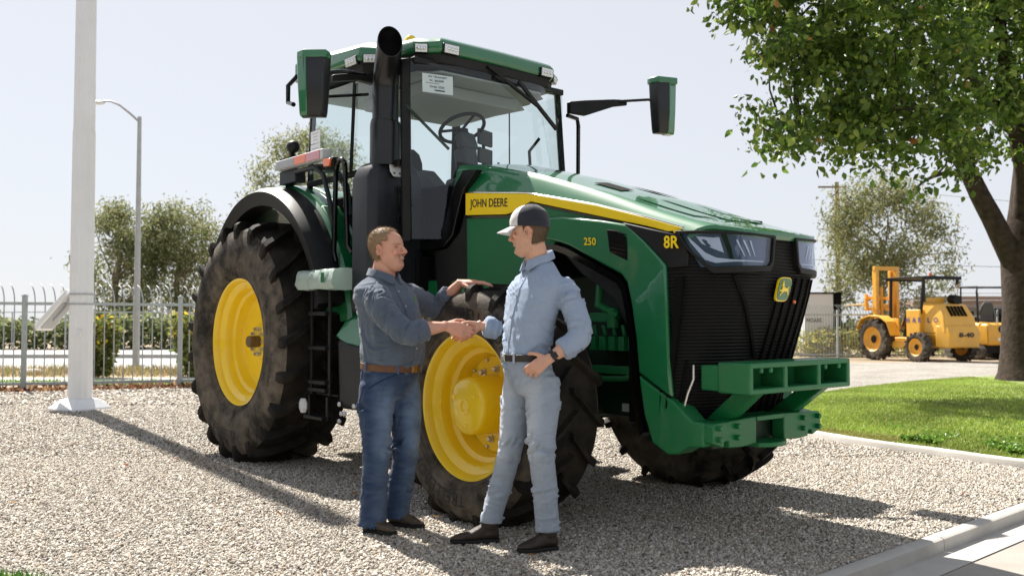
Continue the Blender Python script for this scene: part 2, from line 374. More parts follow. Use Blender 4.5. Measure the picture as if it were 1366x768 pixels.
for i in range(60):
    p = LF[i]; q = LF[min(i+1, 59)] - LF[max(i-1, 0)]; q = q/np.linalg.norm(q); n_ = np.array((q[1], -q[0]))
    if n_ @ (p - np.array((8.0, 14.0))) < 0: n_ = -n_
    z0 = gz(p[1])
    prev.append([(p[0] + n_[0]*o_, p[1] + n_[1]*o_, z0 + z_) for o_, z_ in ((-0.01, -0.05), (-0.01, 0.068), (0.09, 0.068), (0.105, 0.055), (0.11, -0.05))])
ed.loft(prev); struct(ed.build('lawn_edging', 'concrete', smooth=50))
# near patch of grass in the bottom left corner
gp = MB(); gp.add([(-3.4, 4.55, 0.012), (-2.75, 4.52, 0.012), (-2.42, 4.44, 0.012), (-2.1, 4.32, 0.012), (-1.7, 4.0, 0.012), (-1.4, 3.2, 0.012), (-3.4, 3.2, 0.012)], [(6, 5, 4, 3, 2, 1, 0)])
struct(gp.build('grass_corner', 'grass_soil', smooth=None))

# loose stones of the gravel, near the camera
def stones(n, y0, y1, smin, smax):
    u = rng.random(n*2); y = np.sqrt(y0*y0 + u*(y1*y1 - y0*y0)); x = (rng.random(n*2)*2 - 1)*0.72*y
    k = (x - K0.x)*kn.x + (y - K0.y)*kn.y < -0.02
    # keep off the lawn
    k &= ~((y > 7.3) & (x > 2.8) & (x > np.interp(y, [7.3, 7.7, 8.4, 9, 9.95, 11.6, 14], [4.9, 4.25, 3.83, 3.44, 3.08, 2.63, 2.6])))
    k &= ~((y < 4.52) & (x < -1.9 - (y - 4.2)*1.5)); k &= ~((y > 15) & (y > 16.4 + (x + 9.35)*0.37 - .5) & (x < 0)); k &= ~((y > 11.6) & (x > 2.6) & (y < np.interp(x, [2.6, 3.3, 4.4, 5.4, 6.4, 8.0, 9.6, 12, 16], [11.6, 12.6, 14.1, 15.4, 16.6, 18.2, 19.6, 21.3, 23])))
    x, y = x[k][:n], y[k][:n]; n = len(x)
    s = smin + (smax - smin)*rng.random(n)**2.2
    base = np.array([(-1,-1,-.8),(1,-1,-.8),(1,1,-.8),(-1,1,-.8),(-.8,-.8,.7),(.8,-.8,.7),(.8,.8,.7),(-.8,.8,.7)], float)*0.5
    V = base[None] + rng.normal(0, 0.13, (n, 8, 3)); V *= s[:, None, None]*np.stack([1 + .5*rng.random(n), .6 + .4*rng.random(n), .45 + .35*rng.random(n)], 1)[:, None, :]
    q = rng.normal(0, 1, (n, 4)); q[:, 1:3] *= 0.45; q /= np.linalg.norm(q, axis=1)[:, None]
    w_, a, b, c = q.T
    # spin about z mostly, with some tilt
    Rm = np.stack([np.stack([1-2*(b*b+c*c), 2*(a*b-c*w_), 2*(a*c+b*w_)], 1), np.stack([2*(a*b+c*w_), 1-2*(a*a+c*c), 2*(b*c-a*w_)], 1), np.stack([2*(a*c-b*w_), 2*(b*c+a*w_), 1-2*(a*a+b*b)], 1)], 1)
    V = np.einsum('nij,nkj->nki', Rm, V)
    V[:, :, 0] += x[:, None]; V[:, :, 1] += y[:, None]; V[:, :, 2] += (s*0.22)[:, None] - 0.008*np.maximum(0, y - 9)[:, None]
    F = np.array([(0,3,2,1),(4,5,6,7),(0,1,5,4),(1,2,6,5),(2,3,7,6),(3,0,4,7)])[None] + (np.arange(n)*8)[:, None, None]
    pal = np.array([(.56,.53,.485),(.48,.44,.385),(.39,.35,.30),(.29,.26,.225),(.66,.63,.58),(.15,.14,.13),(.44,.35,.26)])
    c = np.array((.95,.93,.90))*pal[rng.choice(len(pal), n, p=[.25,.25,.17,.1,.12,.06,.05])]*(0.8 + .35*rng.random((n, 1)))
    return V.reshape(-1, 3), F.reshape(-1, 4), np.repeat(c, 8, 0)
V1, F1, C1 = stones(250000, 3.9, 8.2, 0.0070, 0.0185); V2, F2, C2 = stones(130000, 8.2, 13.5, 0.010, 0.025)
V3_, F3_, C3_ = stones(110000, 13.5, 26.0, 0.020, 0.050)
V4_, F4_, C4_ = stones(40000, 25.0, 32.0, 0.04, 0.075); q_ = np.repeat((V4_.reshape(-1, 8, 3)[:, 0, 0] > 3) & (V4_.reshape(-1, 8, 3)[:, 0, 1] < 30.4), 8); V4_ = V4_[q_]; C4_ = C4_[q_]; F4_ = F4_[:len(V4_)//8*6]
V3_ = np.vstack([V3_, V4_]); F3_ = np.vstack([F3_, F4_ + len(V3_) - len(V4_)]); C3_ = np.vstack([C3_, C4_])
o = np_mesh('gravel_stones', np.vstack([V1, V2, V3_]), np.vstack([F1, F2 + len(V1), F3_ + len(V1) + len(V2)]), 'stone', color=np.vstack([C1, C2, C3_]))
struct(o, 'stuff')
# fallen leaves on the gravel
def leaves(P, size, cols, droop=0.4, wid=0.55, fold=0.18, jit=0.3):
    """one leaf blade per point: six vertices, two quads"""
    n = len(P); d = rng.normal(0, 1, (n, 3)); d[:, 2] = d[:, 2]*0.6 - droop; d /= np.linalg.norm(d, axis=1)[:, None]
    r = rng.normal(0, 1, (n, 3)); r -= d*(r*d).sum(1)[:, None]; r /= np.linalg.norm(r, axis=1)[:, None]
    u = np.cross(d, r); s = size*(1 + jit*rng.normal(0, 1, n)).clip(0.4, 1.8)
    s3 = s[:, None]; w = s3*wid*0.5
    a = P; m1 = P + d*s3*0.35; tip = P + d*s3
    V = np.stack([a, m1 + r*w + u*s3*fold, P + d*s3*0.72 + r*w*0.7 + u*s3*fold*0.6, tip, P + d*s3*0.72 - r*w*0.7 + u*s3*fold*0.6, m1 - r*w + u*s3*fold], 1)
    F = np.array([(0, 1, 2, 3), (0, 3, 4, 5)])[None] + (np.arange(n)*6)[:, None, None]
    cols = np.asarray(cols); c = cols[rng.integers(0, len(cols), n)]*(0.75 + 0.5*rng.random((n, 1)))
    return V.reshape(-1, 3), F.reshape(-1, 4), np.repeat(c, 6, 0)
n = 130; yy = np.sqrt(16 + rng.random(n)*150); P = np.stack([(rng.random(n)*2 - 1)*0.58*yy, yy, 0.028 + 0.01*rng.random(n)], 1)
P = P[(P[:, 0] - K0.x)*kn.x + (P[:, 1] - K0.y)*kn.y < -0.1]
V, F, C = leaves(P, 0.05, [(.30, .13, .05), (.36, .2, .08), (.25, .09, .04)], droop=0.0); V[:, 2] = np.abs(V[:, 2] - 0.03)*0.35 + 0.026
struct(np_mesh('fallen_leaves', V, F, 'leaf_dull', color=C), 'stuff')
# mulch chips and litter
n = 5000; x = -14 + 12.5*rng.random(n); P = np.stack([x, F0(x) - 0.6 + rng.random(n)*0.95, 0*x], 1); P[:, 2] = -0.008*(P[:, 1] - 9) + 0.01
V, F, C = leaves(P, 0.11, [(.30, .16, .08), (.22, .10, .05), (.40, .27, .16), (.14, .07, .04)], droop=-0.1)
struct(np_mesh('leaf_litter', V, F, 'leaf_dull', color=C), 'stuff')
# grass blades
def blades(P, hgt, wid, cols, lean=0.5):
    n = len(P); a = rng.random(n)*2*math.pi; s = hgt*(0.6 + 0.8*rng.random(n)); w = wid*(0.7 + .6*rng.random(n))
    dx, dy = np.cos(a), np.sin(a); t = rng.random(n)*2*math.pi; ln = lean*rng.random(n)*s
    b0 = P - np.stack([dx*w, dy*w, 0*w], 1); b1 = P + np.stack([dx*w, dy*w, 0*w], 1)
    mid = P + np.stack([np.cos(t)*ln*.4, np.sin(t)*ln*.4, s*.6], 1); tip = P + np.stack([np.cos(t)*ln, np.sin(t)*ln, s], 1)
    V = np.stack([b0, b1, mid + (b1 - P)*.6, tip, mid - (b1 - P)*.6], 1)
    F = np.array([(0, 1, 2, 3), (0, 3, 4, 0)])
    F = np.array([(0, 1, 2, 4), (4, 2, 3, 3)])[:1]
    F = np.array([(0, 1, 2, 4)])[None] + (np.arange(n)*5)[:, None, None]; T = np.array([(4, 2, 3)])[None] + (np.arange(n)*5)[:, None, None]
    cols = np.asarray(cols); c = cols[rng.integers(0, len(cols), n)]*(0.75 + 0.5*rng.random((n, 1)))
    # quads as two triangles so that all faces have three corners
    Q = F.reshape(-1, 4); T3 = np.vstack([Q[:, [0, 1, 2]], Q[:, [0, 2, 3]], T.reshape(-1, 3)])
    return V.reshape(-1, 3), T3, np.repeat(c, 5, 0)
n = 120000; ui = rng.random(n)*46; vi = rng.random(n)**1.35
i0 = ui.astype(int); fr = (ui - i0)[:, None]
A = LF[i0]*(1 - fr) + LF[np.minimum(i0+1, 59)]*fr; B = LB[i0]*(1 - fr) + LB[np.minimum(i0+1, 59)]*fr
xy = A*(1 - vi[:, None]) + B*vi[:, None]
w = np.minimum(1.0, np.linalg.norm(B - A, axis=1)/5.0); zz = 0.045 + w*0.15*np.sin(math.pi*vi)**0.8 - 0.008*np.maximum(0, xy[:, 1] - 9)
P = np.column_stack([xy, zz])
pn = np.array([noise.noise((p[0]*0.8, p[1]*0.8, 0)) for p in xy]); 
cols = np.array([(.27, .38, .055), (.22, .33, .045), (.33, .42, .08), (.40, .42, .14)])
V, F, C = blades(P, 0.034, 0.0055, cols, 1.1)
C *= np.repeat(1 + 0.5*pn, 5)[:, None]
edge = np.repeat((vi < 0.05) & (pn > 0.0), 5); C[edge] = C[edge]*0.5 + np.array((.30, .20, .09))*0.5
struct(np_mesh('lawn_grass', V, F, 'grass_blade', color=C), 'stuff')
# clover clumps along the front edge of the lawn
n = 14000; ui = 18 + rng.random(n)*18; vi = 0.02 + rng.random(n)**2*0.25; i0 = ui.astype(int); fr = (ui - i0)[:, None]
xy = (LF[i0]*(1 - fr) + LF[i0+1]*fr)*(1 - vi[:, None]) + (LB[i0]*(1 - fr) + LB[i0+1]*fr)*vi[:, None]
kk = np.array([noise.noise((p[0]*1.6, p[1]*1.6, 9)) for p in xy]) > -0.05; xy = xy[kk]
P = np.column_stack([xy, 0.07 + 0.05*rng.random(len(xy)) + 0.9*vi[kk]*0.12])
V, F, C = leaves(P, 0.026, [(.15, .28, .04), (.21, .33, .06), (.11, .21, .03)], droop=-0.2, wid=0.9)
struct(np_mesh('clover', V, F, 'leaf', color=C), 'stuff')
n = 6000; P = np.column_stack([-3.4 + rng.random(n)*2.0, 4.0 + rng.random(n)*0.55, 0*np.zeros(n) + 0.01]); P = P[P[:, 1] < np.interp(P[:, 0], [-3.4, -2.75, -2.42, -2.1, -1.7, -1.4], [4.53, 4.51, 4.43, 4.31, 4.0, 3.2])]
V, F, C = blades(P, 0.035, 0.004, [(.07, .17, .025), (.10, .22, .03)], 0.9); struct(np_mesh('corner_grass', V, F, 'grass_blade', color=C), 'stuff')
# dry weeds on the verge across the fence
n = 9000; x = -26 + 24*rng.random(n); P = np.column_stack([x, 20.9 + rng.random(n)*3.8, 0*x]); P[:, 2] = -0.008*(P[:, 1] - 9)
V, F, C = blades(P, 0.16, 0.012, [(.36, .27, .13), (.30, .24, .12), (.42, .33, .18), (.16, .20, .06)], 0.9); struct(np_mesh('dry_weeds', V, F, 'grass_blade', color=C), 'stuff')
n = 6000; x = -26 + 26*rng.random(n); P = np.column_stack([x, 18.4 + rng.random(n)*0.9, 0*x]); P[:, 2] = -0.008*(P[:, 1] - 9)
V, F, C = blades(P, 0.07, 0.012, [(.14, .26, .03), (.2, .32, .05)], 0.6); struct(np_mesh('verge_grass', V, F, 'grass_blade', color=C), 'stuff')

# ------------------------------------------------------------------ trees
def limb(mb, p0, p1, r0, r1, bend=0.12, n=7, seg=8, rnd=None):
    rnd = rnd or random; p0 = Vector(p0); p1 = Vector(p1); L_ = (p1 - p0).length
    b1 = Vector((rnd.uniform(-1, 1), rnd.uniform(-1, 1), rnd.uniform(-.2, .8)))*L_*bend; b2 = Vector((rnd.uniform(-1, 1), rnd.uniform(-1, 1), rnd.uniform(-.5, .5)))*L_*bend*0.6
    pts = []; rs = []
    for k in range(n):
        u = k/(n - 1); pts.append(p0.lerp(p1, u) + b1*math.sin(math.pi*u) + b2*math.sin(2*math.pi*u)); rs.append(r0 + (r1 - r0)*u)
    mb.tube(pts, rs, seg); return pts
def cloud(centres, radii, n, per, spread, seed):
    """clump centres spread through the shell of ellipsoids, leaves scattered round each"""
    g = np.random.default_rng(seed); out = []; cl = []
    vol = np.array([r[0]*r[1]*r[2] for r in radii])**0.67; vol = vol/vol.sum(); nc = max(1, n//per)
    for c, r, f in zip(centres, radii, vol):
        k = max(1, int(nc*f)); d = g.normal(0, 1, (k, 3)); d /= np.linalg.norm(d, axis=1)[:, None]; rad = g.random(k)**0.45
        q = np.array(c) + d*rad[:, None]*np.array(r); cl.append(q)
        m = np.repeat(q, per, 0); out.append(m + g.normal(0, 1, m.shape)*spread*np.array((1, 1, 0.75)))
    return np.vstack(out), np.vstack(cl)
# ------------------------------------------------------------------ trees and planting
def tree_obj(name, label, base, trunk_to, rt, crown, radii, n, per, spread, lsize, cols, seed, group=None, leafm='leaf', bark='bark', nl=14, droop=.5, wid=.45, cat='tree'):
    rnd = random.Random(seed); root = thing(name, label, cat, base, 0, group); B0 = Vector(base)
    P, cl = cloud(crown, radii, n, per, spread, seed)
    tb = MB(); top = Vector(trunk_to) - B0; pts = limb(tb, (0, 0, -.1), top, rt, rt*.45, .05, 8, 10, rnd)
    for q in range(nl):
        c = Vector(cl[rnd.randrange(len(cl))]) - B0; s_ = pts[rnd.randrange(3, len(pts))]; limb(tb, s_, s_.lerp(c, .95), rt*.32, rt*.05, .14, 7, 6, rnd)
    tb.build('trunk', bark, root, smooth=60)
    global rng
    keep = rng; rng = np.random.default_rng(seed + 50)
    V, F, C_ = leaves(P - np.array(base), lsize, cols, droop, wid); rng = keep
    np_mesh('crown', V, F, leafm, root, C_); return root
# the big shade tree on the lawn
TB = Vector((9.75, 17.0, 0.12)); big = thing('shade_tree', 'big dark leafy tree on the lawn, its heavy trunk at the right edge', 'tree', TB)
tb = MB(); rt = random.Random(5)
def chain(pts, r0, r1, seg=10):
    c_ = curve([tuple(Vector(p) - TB) for p in pts], (len(pts) - 1)*5 + 1); n_ = len(c_); tb.tube([Vector(p) + Vector((noise.noise(Vector(p)*1.3), noise.noise(Vector(p)*1.3 + Vector((5, 0, 0))), 0))*.05 for p in c_], [r0 + (r1 - r0)*k/(n_ - 1) for k in range(n_)], seg); return [Vector(p) for p in c_]
tb.tube([(0.0, 0, -.1), (-.0, 0, .12), (0, 0, .5), (0.02, 0, 1.3), (0.0, 0, 2.3), (.1, 0, 3.2), (.3, .1, 5), (.5, .2, 8)], [.62, .53, .48, .45, .45, .38, .30, .14], 20)
tw = []
tw += chain([(9.5, 17, 2.3), (8.95, 16.8, 3.2), (8.35, 16.5, 4.1), (7.6, 16.1, 4.75), (6.6, 15.7, 4.95), (5.5, 15.3, 4.9)], .215, .06, 12)
tw += chain([(8.4, 16.5, 4.0), (8.1, 16.4, 4.9), (7.5, 16.2, 5.9), (6.8, 15.9, 6.8), (6.0, 15.6, 7.6)], .15, .05)
tw += chain([(9.75, 17, 2.9), (9.55, 16.6, 3.9), (9.1, 16.2, 5.0), (8.7, 15.8, 6.2), (8.2, 15.2, 7.6)], .26, .06)
tw += chain([(7.3, 16, 4.85), (6.6, 15.8, 5.5), (5.6, 15.6, 6.1), (4.6, 15.4, 6.4)], .11, .03); tw += chain([(7.0, 15.9, 6.6), (5.6, 15.8, 7.6), (4.0, 15.9, 8.3), (1.8, 16, 8.4)], .10, .03); tw += chain([(6.3, 15.6, 4.95), (5.6, 15.2, 4.5), (4.9, 15, 4.3), (4.4, 15, 4.2)], .07, .02)
tw += chain([(8.6, 16.6, 3.7), (8.0, 16.2, 3.9), (7.4, 15.8, 3.75), (7.0, 15.6, 3.5)], .06, .015); tw += chain([(10, 17, 3.2), (10.8, 16.6, 4.5), (12, 16.2, 5.6)], .2, .05); tw += chain([(9.3, 16.4, 4.6), (8.5, 15.6, 5.0), (7.6, 15, 5.4)], .10, .03)
CR = [((6.6, 15.7, 5.7), (1.8, 1.6, 1.25)), ((5.3, 15.4, 6.3), (1.55, 1.4, 1.25)), ((8.1, 15.9, 6.2), (2.1, 1.8, 1.7)), ((7.3, 16.2, 8.6), (3.6, 3.0, 2.2)), ((10.8, 16.5, 7.2), (3.0, 2.6, 2.6)), ((5.2, 15.3, 4.75), (1.0, .9, .75)), ((6.2, 15.5, 4.45), (1.0, .9, .55)), ((7.3, 15.6, 4.6), (.9, .8, .6)), ((8.6, 15.8, 4.6), (.8, .8, .55)), ((4.5, 15.3, 7.1), (1.0, 1.0, .8)), ((9.2, 16.0, 5.3), (1.0, 1.0, .7)), ((10.0, 16.2, 4.6), (.9, .9, .6)), ((4.6, 15.2, 4.45), (.55, .6, .35)), ((5.0, 15.0, 5.6), (.8, .8, .6))]
HI = [((1.7, 16.0, 8.4), (1.0, 1.2, .7)), ((2.9, 16.0, 8.5), (1.2, 1.3, .8)), ((4.2, 15.9, 8.4), (1.3, 1.3, .9))]  # unseen clumps above the view, added to drop shade on the lawn
def nearer(c, k): return (c[0]*k, c[1]*k, 1.26 + (c[2] - 1.26)*k)
CR = [(nearer(c, .925) if c[0] < 7.8 else c, r) for c, r in CR]
CR += HI
P, cl = cloud([c for c, r in CR], [r for c, r in CR], 44000, 46, .19, 21)
extra = .925*np.array([(7.9, 15.7, 3.75), (8.15, 15.8, 3.95), (7.1, 15.6, 3.6), (5.6, 15.2, 3.95), (5.4, 15.2, 4.1), (6.6, 15.4, 3.85), (7.75, 15.7, 3.9)]); extra[:, 2] += 1.26*.075; P2 = np.repeat(extra, 34, 0) + np.random.default_rng(3).normal(0, .14, (len(extra)*34, 3))
for q in range(150):
    c = Vector(cl[rt.randrange(len(cl))]) - TB; s_ = min(tw, key=lambda p: (p - c).length + rt.random()*.8); limb(tb, s_, c, .028, .007, .12, 6, 5, rt)
tb.build('trunk', 'bark', big, smooth=60)
rng = np.random.default_rng(77)
V, F, C_ = leaves(np.vstack([P, P2]) - np.array(TB), .120, [(.11, .19, .026), (.165, .25, .035), (.065, .12, .02), (.27, .34, .065), (.085, .15, .022)], .85, .58, .14)
np_mesh('crown', V, F, 'leaf', big, C_)
dr_ = rng.choice(len(P), 110, replace=False); V, F, C_ = leaves(P[dr_] - np.array(TB), .14, [(.40, .16, .04), (.45, .24, .08)], .9, .6, .2); np_mesh('withered_leaves', V, F, 'leaf', big, C_)['kind'] = 'stuff'
EU = [(.235, .26, .11), (.30, .31, .14), (.17, .20, .085), (.35, .33, .17)]
def ell_row(c, r, n, seed, squash=.7):
    g = random.Random(seed); out = [(c, tuple(k*.45 for k in r))]
    for q in range(n): d = Vector((g.gauss(0, 1), g.gauss(0, 1), g.gauss(0, 1))).normalized(); out.append(((c[0] + d.x*r[0]*.75, c[1] + d.y*r[1]*.75, c[2] + d.z*r[2]*.75), tuple(g.uniform(.16, .34)*k for k in r)))
    return [a for a, _ in out], [b for _, b in out]
gE = 'eucalyptus trees in the distance'
for i, (lab, base, h, c, r, n, seed, nn) in enumerate([
    ('thin olive tree beyond the road, left of the street lamp', (-22.6, 52, gz(52)), 8.0, (-22.6, 52, 4.6), (2.8, 2, 3.9), 12500, 31, 30),
    ('taller olive tree beyond the road, right behind the street lamp', (-19.4, 53, gz(53)), 8.6, (-19.2, 53, 4.7), (2.9, 2, 4.1), 14500, 32, 32),
    ('tall olive tree showing above the rear fender of the tractor', (-12.6, 54, gz(54)), 12.6, (-12.0, 54, 8.6), (4.3, 3, 4.6), 15500, 33, 30),
    ('olive tree behind the yellow forklift', (20.6, 50, gz(50)), 8.3, (20.9, 50, 5.0), (4.2, 2.6, 4.6), 16500, 34, 34)]):
    cs, rs = ell_row(c, r, nn, seed); tree_obj('eucalyptus_tree', lab, base, (base[0], base[1], h*.62), .24, cs, rs, n, 22, .34, .21, EU, seed, gE, 'leaf_dull', 'bark_pale', 12, .9, .30)
# the hedge along the far side of the road
def foliage_bank(name, x0, x1, y0, y1, h, n, lsize, cols, seed, kind=None):
    g = np.random.default_rng(seed); x = x0 + (x1 - x0)*g.random(n); y = y0 + (y1 - y0)*g.random(n); hh = np.array([h*(.72 + .45*noise.noise((a*.35, b*.2, seed)) + .2*noise.noise((a*1.3, b, seed))) for a, b in zip(x, y)])
    P = np.column_stack([x, y, hh*g.random(n)**.6 - .008*(y - 9)]); global rng; keep = rng; rng = g; V, F, C_ = leaves(P, lsize, cols, .2, .6); rng = keep
    o = np_mesh(name, V, F, 'leaf_dull', color=C_); return struct(o, kind) if kind else o
foliage_bank('hedge', -48, -4, 45.5, 48.5, 2.2, 16000, .30, [(.19, .23, .10), (.24, .27, .12), (.14, .175, .08), (.30, .30, .15)], 41, 'stuff')
foliage_bank('far_scrub', 14, 70, 52, 60, 2.0, 9000, .4, [(.09, .11, .04), (.13, .135, .05), (.06, .08, .03)], 42, 'stuff')
foliage_bank('roadside_weeds', 11, 32, 34.5, 38.5, 1.25, 16000, .13, [(.30, .32, .10), (.38, .36, .11), (.46, .38, .08), (.22, .25, .08)], 43, 'stuff')
# unseen woods added behind and left of the view to cut fill and reflections
mat('far_foliage', (.028, .045, .016), .95, var=.5, vscale=1.2, spec=.1)
def wood(name, at, L0, L1, nx, h):
    wv = []; nz_ = 16
    for i in range(nx):
        for k in range(nz_):
            s_ = L0 + (L1 - L0)*i/(nx - 1); z = h*k/(nz_ - 1); n_ = noise.noise((s_*.22, z*.3, 0))*2.4 + noise.noise((s_*.9, z*.9, 4))*.9; wv.append(at(s_, n_ - 2.2*(z/h)**2, -.3 + z*(.85 + .45*noise.noise((s_*.22, 0, 7)))))
    b = MB(); b.add(wv, [(i*nz_ + k, (i+1)*nz_ + k, (i+1)*nz_ + k + 1, i*nz_ + k + 1) for i in range(nx - 1) for k in range(nz_ - 1)]); struct(b.build(name, 'far_foliage', smooth=180), 'stuff')
wood('unseen_wood_back', lambda s_, n_, z: (s_, -15 + n_, z), -60, 60, 90, 6.0)
wood('unseen_wood_side', lambda s_, n_, z: (-24 - .10*s_ + n_, s_, z), -18, 24, 50, 7.6)
# flowering shrubs beyond the fence
for lab, x, y, h, r, seed in (('yellow flowering shrub beyond the fence, just right of the white pole', -9.6, 20.9, 1.35, .50, 51), ('yellow flowering shrub beyond the fence, beside the big rear tyre', -7.5, 21.3, 1.45, .55, 52)):
    root = thing('flowering_shrub', lab, 'shrub', (x, y, gz(y)), 0, 'yellow flowering shrubs'); g = np.random.default_rng(seed); n = 1500; sb_ = MB()
    for q in range(16): a = g.random()*6.28; e = r*(.3 + .7*g.random()); hq = h*(.6 + .45*g.random()); sb_.tube([(0, 0, 0), (math.cos(a)*e*.5, math.sin(a)*e*.5, hq*.55), (math.cos(a)*e, math.sin(a)*e, hq)], [.014, .011, .006], 5)
    sb_.build('stem', 'bark_pale', root); zz = h*g.random(n)**.7; a = g.random(n)*6.28; e = r*np.sqrt(g.random(n))*(.55 + .55*zz/h); P = np.column_stack([np.cos(a)*e, np.sin(a)*e, zz]); keep = rng; rng = g
    V, F, C_ = leaves(P, .13, [(.16, .20, .05), (.22, .24, .07), (.11, .15, .04), (.30, .29, .10)], .3, .6); np_mesh('foliage', V, F, 'leaf_dull', root, C_)
    m = 110; zz = h*(.55 + .5*g.random(m)); a = g.random(m)*6.28; e = r*(.3 + .75*g.random(m)); V, F, C_ = leaves(np.column_stack([np.cos(a)*e, np.sin(a)*e, zz]), .085, [(.85, .58, .02), (.8, .5, .02)], -.3, 1.1); np_mesh('flowers', V, F, 'leaf', root, C_)['kind'] = 'stuff'; rng = keep

# ------------------------------------------------------------------ fences
def fence(label, p0, p1, bays, pitch, bend, group):
    p0 = Vector(p0); p1 = Vector(p1); d = (p1 - p0); L_ = d.length; d.normalize(); root = thing('picket_fence', label, 'fence', p0, 0, group); bv = Vector(bend).normalized()
    zr = lambda q: gz(q.y)
    for k in range(bays + 1):
        q = p0.lerp(p1, k/bays); z = zr(q); m = MB(); rel = q - p0; m.box((rel.x, rel.y, z + .86), (.075, .075, 1.74)); m.box((rel.x, rel.y, z + 1.745), (.09, .09, .03)); m.lathe([(0, .03), (.02, .02), (.03, 0)], (rel.x, rel.y, z + 1.76), 'z', 8); m.build('post', 'fence_paint', root, bevel=.006)
    for k in range(bays):
        a = p0.lerp(p1, k/bays) - p0; c = p0.lerp(p1, (k+1)/bays) - p0; m = MB(); za, zc = zr(a + p0), zr(c + p0)
        for z in (.13, 1.60): m.bar((a.x, a.y, za + z), (c.x, c.y, zc + z), .04, .055)
        n_ = int((c - a).length/pitch)
        for j in range(1, n_):
            q = a.lerp(c, j/n_); z = za + (zc - za)*j/n_; pts = [(q.x, q.y, z + .05), (q.x, q.y, z + 1.62)] + [(q.x + bv.x*.30*(1 - math.cos(t)), q.y + bv.y*.30*(1 - math.cos(t)), z + 1.62 + .36*math.sin(t)) for t in (.35, .7, 1.05, 1.35)]
            m.tube(pts, [.0115]*5 + [.006], 5)
        m.build('picket_panel', 'fence_paint', root, smooth=50)
    return root
fence('grey steel picket fence behind the white pole, its tips curving over', (-14.0, F0(-14), 0), (-1.4, F0(-1.4), 0), 5, .16, (-.75, .65, 0), 'steel picket fences')
fence('steel picket fence beyond the gravel, between the tractor and the forklift', (6.0, 33.0, 0), (27, 33.6, 0), 7, .105, (-.85, .4, 0), 'steel picket fences')
# wire mesh fence in front of the hedge, far side of the road
m = MB()
for q in range(16): m.tube([(-44 + q*2.7, 45.2, gz(45)), (-44 + q*2.7, 45.2, gz(45) + 1.9)], .035, 5)
m.bar((-44, 45.2, gz(45) + 1.88), (-3.5, 45.2, gz(45) + 1.88), .05, .05); tag(m.build('wire_fence', 'galvanised'), 'thin wire fence on posts in front of the far hedge', 'fence')
# marker post by the pavement
m = MB(); m.tube([(-12.55, 20.5, gz(20)), (-12.55, 20.5, gz(20) + .9)], .04, 8); tag(m.build('marker_post', 'fence_paint'), 'short grey post standing beyond the left fence', 'post')
# rocks on the verge
for i, (x, y, s_) in enumerate(((-16.2, 21.6, .34), (-13.6, 21.3, .40), (-11.9, 22.3, .24))):
    m = MB(); m.sphere((0, 0, s_*.2), (s_*1.3, s_*.7, s_*.42), 10, 7); m.v = [tuple(Vector(p)*(1 + .25*noise.noise(Vector(p)*3 + Vector((i*7, 0, 0))))) for p in m.v]; o = m.build('rock', 'concrete', smooth=25); o.location = (x, y, gz(y)); tag(o, ('pale rock on the dry verge at the left edge of the view', 'flat pale rock on the verge, left of the white pole', 'small pale rock on the verge close to the white pole')[i], 'rock', 'pale rocks on the verge')

# ------------------------------------------------------------------ poles
FP = thing('flagpole', 'thick white fluted pole on a square base plate, with a tilted flat lamp', 'pole', (-6.15, 12.85, gz(12.85)), R(-30))
def flute(z0_, z1_, r0, r1, n=96, k=12):
    rings = []
    for z, r in ((z0_, r0), (z1_, r1)): rings.append([((r*(1 + .030*math.cos(k*2*math.pi*i/n)))*math.cos(2*math.pi*i/n), (r*(1 + .030*math.cos(k*2*math.pi*i/n)))*math.sin(2*math.pi*i/n), z) for i in range(n)])
    return rings
m = MB(); m.loft(flute(.06, 3.98, .158, .146)); m.build('pole', 'pole_white', FP, smooth=30)
m = MB(); m.loft(flute(3.98, 11, .140, .112)); m.loft([[(.148*math.cos(t), .148*math.sin(t), z) for t in np.linspace(0, 6.2832, 33)[:-1]] for z in (3.965, 3.985)]); m.build('upper_pole', 'pole_white', FP, smooth=30)
m = MB(); m.loft([[(sx*a, sy*a, z) for sx, sy in ((-1,-1),(1,-1),(1,1),(-1,1))] for a, z in ((.30, -.02), (.30, .03), (.17, .16))]); bpl = m.build('base_plate', 'pole_white', FP, bevel=.01)
m = MB()
for z in (1.50, 1.64): m.lathe([(.150, -.012), (.168, -.010), (.168, .010), (.150, .012)], (0, 0, z), 'z', 32)
build_each(m, 'clamp_band', 'galvanised', FP)
m = MB(); m.lathe([(0, .02), (.012, .02), (.012, .0), (.05, .012), (.058, .004), (.058, -.02)], (0, 0, 0), 'y', 20); o = m.build('access_cover', 'pole_white', FP, smooth=40); o.location = (.1085, -.128, 1.09); o.rotation_euler = (0, 0, math.pi + R(30))
m = MB(); m.bar((-.16, 0, 1.60), (-.25, 0, 1.60), .12, .20); m.prism([(-.20, -.03, 1.66), (-.24, -.03, 1.50), (-.62, -.03, 1.235), (-.60, -.03, 1.32)], (0, .06, 0)); m.build('lamp_bracket', 'galvanised', FP, bevel=.006)
m = MB(); m.hexa([(-.19, -.12, 1.715), (-.92, -.13, 1.20), (-.92, .13, 1.20), (-.19, .12, 1.715)], [(-.17, -.12, 1.62), (-.88, -.13, 1.11), (-.88, .13, 1.11), (-.17, .12, 1.62)]); pl = m.build('flat_lamp', 'pole_white', FP, bevel=.012)
m = MB(); m.hexa([(-.30, -.10, 1.535), (-.80, -.11, 1.175), (-.80, .11, 1.175), (-.30, .10, 1.535)], [(-.30, -.09, 1.505), (-.80, -.09, 1.145), (-.80, .09, 1.145), (-.30, .09, 1.505)]); m.build('lamp_frame', 'galvanised', pl)
